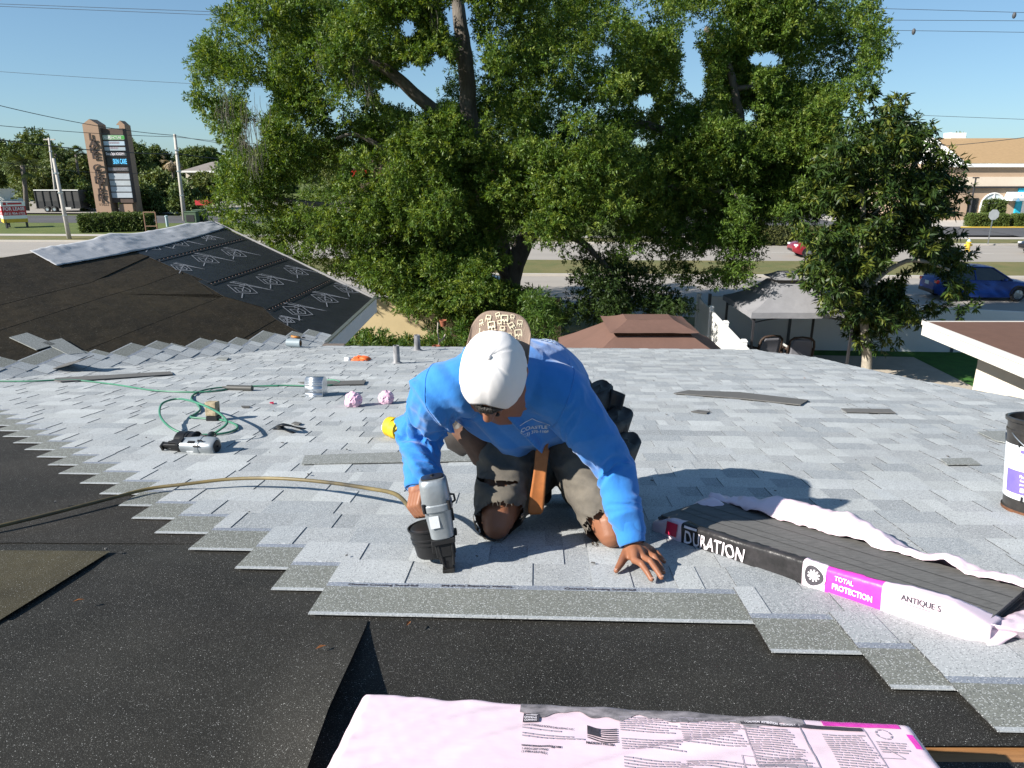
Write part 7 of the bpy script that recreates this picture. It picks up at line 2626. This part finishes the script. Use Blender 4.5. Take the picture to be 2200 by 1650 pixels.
k = MB(); k.box(((xR0 + xR1) / 2, mY + .9, zt1 / 2 + .1), (xR1 - xR0, 1.3, zt1 - .2)); k.prism([(xR0 - .35, mY + .3, zt1), (xR1, mY + .3, zt1), ((xR0 + xR1) / 2 - .15, mY + .3, zt1 + .45)], (0, 1.1, 0)); k.build('pillar', M_MON, ms)
k = MB(); k.box(((xL1 + xR1) / 2, mY + .05, zt1 * .56), (xR1 - xL1 + .02, .8, zt1 * .80)); k.build('panel_box', M_MOND, ms)
k = MB(); k.box(((xL1 + xR1) / 2 + .2, mY + .2, 1.0), (xR1 - xL1 - .8, .9, .9)); k.build('foot', M_MON, ms)
rows_ = [(290, 301, (.35, .45, .35), 'green'), (303, 313, (.42, .52, .60), ''), (316, 324, (.36, .42, .46), ''), (326, 336, (.05, .055, .06), 'ac'), (338, 357, (.008, .012, .016), 'skin'), (359, 368, (.10, .10, .10), ''),
         (372, 386, (.40, .43, .46), ''), (387, 399, (.42, .45, .47), ''), (400, 412, (.38, .42, .46), ''), (413, 425, (.42, .46, .50), '')]
xp0, xp1 = xL1 + .12, xR1 + .05
for i, (a_, b_, col, kind) in enumerate(rows_):
    za, zb = mpt(262, a_).z, mpt(262, b_).z
    k = MB(); k.box(((xp0 + xp1) / 2, mY - .40, (za + zb) / 2), (xp1 - xp0, .12, (za - zb) * .90)); pn = k.build('tenant_panel', mat('panel_%d' % i, col, rough=.3, var=.10, scale=1.2), ms)
    fn = lambda x, y, zb=zb: Vector((xp0 + x, mY - .47, zb + y))
    if kind == 'skin':
        k = MB(); put_text(k, 'SKIN CARE', lambda x, y, zb=zb: Vector((xp0 + .75 + x, mY - .47, zb + .25 + y)), .75, .012, width=xp1 - xp0 - .8); k.build('lettering', mat('cyan_letters', (.10, .45, .75), rough=.4, emit=((.1, .5, .9), .35)), pn)
    elif kind == 'ac':
        k = MB(); put_text(k, 'Dance Style ACADEMY', lambda x, y, zb=zb: Vector((xp0 + .1 + x, mY - .47, zb + .14 + y)), .40, .006, width=xp1 - xp0 - .25); k.build('lettering', M_WINK, pn)
    elif kind == 'green':
        k = MB(); put_rects(k, [(.9, .08, 2.4, .46)], fn); k.build('green_band', mat('sign_green', (.06, .30, .06), rough=.5), pn)
        k = MB(); put_text(k, 'ACUPUNCTURE', lambda x, y, zb=zb: Vector((xp0 + .15 + x, mY - .48, zb + .14 + y)), .34, .004, width=xp1 - xp0 - .4); k.build('lettering', M_WINK, pn)
    elif i == 5:
        k = MB(); put_text(k, 'Dance Style ACADEMY', lambda x, y, zb=zb: Vector((xp0 + .1 + x, mY - .47, zb + .12 + y)), .36, .006, width=xp1 - xp0 - .25); k.build('lettering', M_INKG, pn)
    elif i in (1, 2):
        k = MB(); put_rects(k, word_rows(random.Random(i), .15, .2, .25, 1, .1, .2), lambda x, y, zb=zb: Vector((xp0 + (x - .1) * 12, mY - .47, zb + y))); k.build('lettering', M_INKG, pn)
lett = 'LAKE CENTER'
zz0, zz1 = mpt(215, 290).z, mpt(230, 432).z
M_LETD = mat('bronze_letters', (.035, .022, .018), rough=.6)
for i, ch in enumerate(lett):
    if ch == ' ': continue
    z = zz0 + (zz1 - zz0) * (i + .9) / len(lett)
    k = MB()
    v, f = text2d(ch, 1.0, .03)
    cx_ = (max(p[0] for p in v) + min(p[0] for p in v)) / 2
    b0_ = len(k.v)
    k.add([Vector(((xL0 + xL1) / 2 + .1 + (x - cx_) * 1.35, mY - .98, z + y)) for x, y in v], f)
    k.build('letter', M_LETD, ms, solid=.07)
k = MB(); put_text(k, '11022', lambda x, y: Vector(((xL0 + xL1) / 2 - .45 + x, mY - .82, mpt(231, 441).z + y)), .42, .0, width=1.0); k.build('number', M_LETD, ms)

# for lease sign
lb_ = gnd(28, 490, .15)
ls = thing('lease_sign', 'red white and yellow for lease board on black posts', 'sign', lb_)
lY = lb_.y
zA, zB = at_y(30, 433, lY).z, at_y(30, 478, lY).z
M_LR = mat('lease_red', (.46, .035, .04), rough=.5)
def panel(x0, x1, y0, y1, nm):
    a, b = Vector((x0, y0, 0)), Vector((x1, y1, 0)); d = (b - a).normalized(); nrm = d.cross(Z3)
    if nrm.y > 0: nrm = -nrm
    Lp = (b - a).length
    for (f0__, f1__, m_, pn) in ((0, .18, M_YPAINT, 'yellow_strip'), (.18, .34, M_WHITEP, 'white_strip'), (.34, .78, M_LR, 'red_field'), (.78, 1.0, M_WHITEP, 'header')):
        h0, h1 = zB + (zA - zB) * f0__, zB + (zA - zB) * f1__
        k = MB(); k.box(a.lerp(b, .5) + Z3 * (h0 + h1) / 2, (Lp, .06, h1 - h0), (d, nrm, Z3)); o_ = k.build(pn, m_, ls)
    fn = lambda x, y: a + d * x + nrm * .045 + Z3 * (zB + (zA - zB) * .58 + y)
    k = MB(); put_text(k, 'FOR LEASE', lambda x, y: fn(.08 + x, y), .42, .01, width=Lp - .2)
    put_text(k, '(813) 904-1722', lambda x, y: fn(.08 + x, y - .38), .30, .006, width=Lp - .2)
    k.build('lettering', M_WINK, ls)
    k = MB(); put_rects(k, [(.5, .0, Lp - .25, .16), (.15, -.05, .4, .2)], lambda x, y: a + d * x + nrm * .045 + Z3 * (zB + (zA - zB) * .86 + y)); k.build('header_print', M_LR, ls)
xq = at_y(14, 460, lY).x
panel(xq, at_y(50, 460, lY).x, lY - .5, lY + .5, 'r')
panel(xq - 1.2, xq - .05, lY + .9, lY - .45, 'l')
for px in (6, 20, 50):
    p = at_y(px, 480, lY)
    k = MB(); k.box((p.x, lY + (.5 if px == 50 else -.4 if px == 20 else .8), zB / 2 + .1), (.14, .14, zB + .3)); k.build('post', M_POSTD, ls)

# utility poles and wires
M_POLE = mat('concrete_pole', (.46, .43, .39), rough=.9, var=.10, scale=2)
M_POLEW = mat('wood_pole', (.20, .16, .125), rough=.95, var=.2, scale=3, stretch=(1, 1, .1))
def pole(label, base, top, r0, r1, m=M_POLE, arm=None):
    th = thing('utility_pole', label, 'utility pole', base, 'utility poles across the road')
    k = MB(); k.tube([base, base.lerp(top, .5), top], [r0, (r0 + r1) / 2, r1], n=10); k.build('pole', m, th, smooth=True)
    if arm:
        k = MB(); k.box(top - Z3 * .2, (arm, .12, .14)); k.build('crossarm', m, th)
    d = (top - base)
    for t in (.30, .58, .82):
        k = MB(); k.lathe([(r0 * 1.12, -.05), (r0 * 1.12, .05)], base + d * t, n=10); k.build('band', M_GALV, th)
    return th
g1 = gnd(149, 513, .15); pole('short leaning concrete pole on the grass near the road', g1, at_y(115, 340, g1.y), .17, .11)
g2 = at_y(135, 455, 92); g2.z = .15; pole('thin wooden pole with small crossarm behind the leaning concrete pole', Vector((g2.x - .6, 92, .15)), at_y(105, 296, 92), .18, .12, arm=1.4)
g3 = gnd(397, 474, .15); pole('tall concrete pole standing alone left of the oak', g3, at_y(375, 288, g3.y), .22, .13)
g4 = at_y(344, 362, 130); pole('small far lamp pole among the trees', Vector((g4.x, 130, .1)), at_y(341, 336, 130), .12, .08)
M_WIRE = mat('wire', (.06, .062, .068), rough=.6)
def wire(label, a, b, sag, r=.022, extra=None):
    P = []
    for i in range(25):
        t = i / 24
        p = a.lerp(b, t); p.z -= sag * 4 * t * (1 - t)
        P.append(p)
    k = MB(); k.tube(P, r, n=5)
    o = k.build('power_line', M_WIRE)
    return tag(o, label, 'power line', 'overhead wires')
def aw3(px, py, Y): return at_y(px, py, Y)
wire('topmost overhead wire at the upper left corner', aw3(-40, 7, 48), aw3(700, 34, 50), .0, .014)
wire('second overhead wire at the upper left, just under the topmost', aw3(-40, 12, 48.5), aw3(700, 42, 50.5), .0, .014)
wire('third thin overhead wire from the upper left edge', aw3(-40, 151, 52), aw3(760, 196, 56), .1, .012)
wire('twisted service cable sloping down past the top of the brown sign', aw3(-20, 222, 58), aw3(378, 291, g3.y - .2), .35, .028)
wire('straight power line running left to right over the brown sign to the tall pole', aw3(-20, 268, 60), aw3(378, 294, g3.y - .2), .15, .024)
wire('cable continuing from the tall pole into the oak', aw3(375, 291, g3.y - .2), aw3(620, 322, 80), .2, .026)
wire('second cable continuing from the tall pole into the oak', aw3(375, 294, g3.y - .2), aw3(640, 314, 80), .1, .022)
wire('thick bundled cable crossing the face of the brown sign', aw3(-20, 297, 60), aw3(390, 331, g3.y - .3), .3, .04)
wire('sagging cable from the sign to the oak, below the bundled cable', aw3(390, 331, g3.y - .3), aw3(560, 343, 82), .2, .04)
wire('low cable crossing behind the leaning pole', aw3(-20, 344, 70), aw3(320, 372, 84), .4, .02)
wire('uppermost wire at the top right corner', aw3(1700, 13, 44), aw3(2240, 28, 44), .0, .013)
wire('middle wire at the top right corner', aw3(1700, 42, 44.5), aw3(2240, 45, 44.5), .0, .013)
wire('lowest of the three wires at the top right corner', aw3(1700, 62, 45), aw3(2240, 70, 45), .0, .013)
wire('thin wire above the tan building, right of the mango tree', aw3(1780, 240, 60), aw3(2240, 258, 60), .0, .016)
wire('cable sloping up to the right across the tan roof', aw3(1900, 322, 62), aw3(2240, 290, 62), .15, .026)
for px, py, lb in ((2179, 33, 'dark weight hanging on the uppermost wire at top right'), (1963, 68, 'dark weight on the lowest wire at top right')):
    c = at_y(px, py, 44)
    k = MB(); ell(k, c, (Vector((1, 0, 0)), Vector((0, 1, 0)), Z3), (.10, .10, .17), 10, 8)
    tag(k.build('wire_weight', M_WIRE, smooth=True), lb, 'wire weight', 'weights on the wires')

# dump trailer
tb = gnd(132, 455, .157)
tr = thing('dump_trailer', 'black high sided dump trailer parked behind the leaning pole', 'trailer', tb)
def tpx(px, py): return at_y(px, py, tb.y)
M_TRB = mat('trailer_black', (.03, .03, .032), rough=.5, var=.2, scale=3)
xa, xb = tpx(84, 430).x, tpx(177, 430).x
zl, zm, zh = tpx(130, 447).z, tpx(130, 432).z, tpx(130, 408).z
k = MB(); k.box(((xa + xb) / 2, tb.y + .4, (zl + zm) / 2), (xb - xa, 2.0, zm - zl)); k.build('bed', M_TRB, tr)
k = MB(); k.box(((xa + xb) / 2, tb.y - .58, (zm + zh) / 2), (xb - xa, .05, zh - zm)); k.box(((xa + xb) / 2, tb.y + 1.38, (zm + zh) / 2), (xb - xa, .05, zh - zm)); k.box((xa, tb.y + .4, (zm + zh) / 2), (.05, 2.0, zh - zm)); k.box((xb, tb.y + .4, (zm + zh) / 2), (.05, 2.0, zh - zm))
k.build('side_wall', mat('mesh_grey', (.05, .05, .05), rough=.7), tr)
for i in range(7):
    x = xa + (xb - xa) * i / 6
    k = MB(); k.box((x, tb.y - .64, (zl + zh) / 2), (.10, .08, zh - zl)); k.build('rib', M_TRB, tr)
k = MB(); k.box(((xa + xb) / 2, tb.y - .64, zh), (xb - xa + .1, .1, .10)); k.build('top_rail', M_WHITEP, tr)
for px in (110, 125):
    c = tpx(px, 449); c.z = tb.z + .36
    k = MB(); k.lathe([(.2, -.12), (.36, -.10), (.36, .08), (.28, .12), (.18, .10)], Vector((c.x, tb.y - .7, c.z)), (Vector((1, 0, 0)), Z3, Vector((0, -1, 0))), n=18); w_ = k.build('wheel', M_RUBBER, tr)
    k = MB(); k.lathe([(0, .09), (.19, .10)], Vector((c.x, tb.y - .7, c.z)), (Vector((1, 0, 0)), Z3, Vector((0, -1, 0))), n=14); k.build('hub', M_GALV, w_)
k = MB(); k.tube([Vector((xb, tb.y + .2, zl)), Vector((xb + 1.6, tb.y + .2, zl - .25))], .09, n=6); k.build('drawbar', M_TRB, tr)
k = MB(); k.box((xb - 1.6, tb.y - .7, zl + .02), (1.0, .1, .25)); k.build('tool_box', mat('pale_box', (.5, .5, .48), rough=.6), tr)

# white fence and far house on the left, low posts, utility boxes
a, b = at_y(-60, 405, 118), at_y(46, 402, 118); a.z = b.z = 0
vinyl_fence('vinyl_fence', 'far white fence at the left edge behind the palm', a, b, 4, 1.9)
a, b = at_y(150, 402, 122), at_y(200, 402, 122); a.z = b.z = 0
vinyl_fence('vinyl_fence', 'short stretch of far white fence left of the brown sign', a, b, 2, 2.0)
hp = at_y(440, 385, 125); fh = thing('far_house', 'far low house with grey hip roof and white fascia left of the oak', 'house', (hp.x, 125, 0))
def hpx(px, py): return at_y(px, py, 125)
xa, xb = hpx(392, 370).x, hpx(466, 370).x
ze, zr2 = hpx(430, 367).z, hpx(430, 346).z
k = MB(); k.box(((xa + xb) / 2, 129, ze / 2), (xb - xa - 1, 8, ze)); k.build('wall', M_STUCCO, fh)
k = MB(); k.add([(xa, 124.5, ze), (xb, 124.5, ze), (xb, 134, ze), (xa, 134, ze), (xb - 1.2, 129, zr2), (xa + 3.2, 129, zr2 - .2)], [(0, 1, 4, 5), (1, 2, 4), (2, 3, 5, 4), (3, 0, 5), (3, 2, 1, 0)]); k.build('roof', mat('grey_far_roof', (.20, .18, .165), rough=.9, var=.08, scale=1), fh)
k = MB(); k.box(((xa + xb) / 2, 124.4, ze - .12), (xb - xa, .1, .28)); k.build('fascia', M_WHITEP, fh)
for (px, py, w, h, lb) in ((415, 480, 1.1, 1.25, 'green utility cabinet with open dark louvre, left one of two'), (433, 478, 1.1, 1.35, 'dark green utility cabinet, right one of two')):
    g = gnd(px, py + 4, .15)
    ub = thing('utility_box', lb, 'utility box', g, 'green utility boxes beyond the wing roof')
    k = MB(); k.box(g + Z3 * h / 2, (w, .9, h)); k.build('cabinet', mat('utility_green', (.075, .12, .07), rough=.6) if px < 420 else mat('utility_dark', (.03, .05, .035), rough=.6), ub)
    k = MB(); k.box(g + Vector((0, -.46, h * .55)), (w * .7, .03, h * .5)); k.build('louvre', M_POSTD, ub)
    k = MB(); k.box(g + Z3 * (h + .03), (w * 1.06, .98, .06)); k.build('lid', MATS['utility_green'], ub)
g = gnd(423, 476, .15)
k = MB(); k.box(g + Vector((.0, 2.5, 1.75)), (2.0, .1, .5)); tag(k.build('red_banner', M_LR), 'low red banner above the green utility cabinets', 'banner')
g = gnd(327, 500, .15)
pf = thing('pipe_frame', 'rusty upright pipe frame standing beyond the wing ridge', 'frame', g)
for dx in (-.5, .5):
    k = MB(); k.tube([g + Vector((dx, 0, 0)), g + Vector((dx, 0, 1.75))], .05, n=7); k.build('post', mat('rusty_pipe', (.22, .13, .085), rough=.8), pf)
k = MB(); k.tube([g + Vector((-.5, 0, 1.72)), g + Vector((.5, 0, 1.72))], .045, n=7); k.build('top_bar', MATS['rusty_pipe'], pf)
k = MB(); k.tube([g + Vector((-.5, 0, .55)), g + Vector((.5, 0, .55))], .04, n=7); k.build('lower_bar', MATS['rusty_pipe'], pf)
g = gnd(360, 487, .15)
k = MB(); k.lathe([(.12, 0), (.12, .9), (.16, .92), (.16, 1.0), (0, 1.05)], g, n=10); tag(k.build('blue_post', mat('pale_blue_post', (.35, .45, .50), rough=.6), auto=40), 'pale blue capped pipe post right of the rusty frame', 'post')

# far wood closing the view, one mass
r = np.random.default_rng(77)
lo = []
for i in range(240):
    x = -260 + 520 * i / 240 + r.uniform(-3, 3)
    y = r.uniform(205, 250)
    if x > 25 and x < 260: y += 10
    lo.append(((x, y, r.uniform(1.5, 5.0)), (r.uniform(3, 5), 3, r.uniform(2.6, 4.6))))
P, D = cloud_sprigs(lo, .55, r)
V, tn = leaves(P, D, 8, .9, .55, .1, .95, r, 1.0, [(.035, .058, .022), (.045, .07, .025), (.028, .046, .02)])
o = bpy.data.objects.new('far_wood', quads_mesh('far_wood', V, tn, M_FARL)); link(o)
tag(o, 'dark green line of far trees along the horizon', 'woods', kind='stuff')
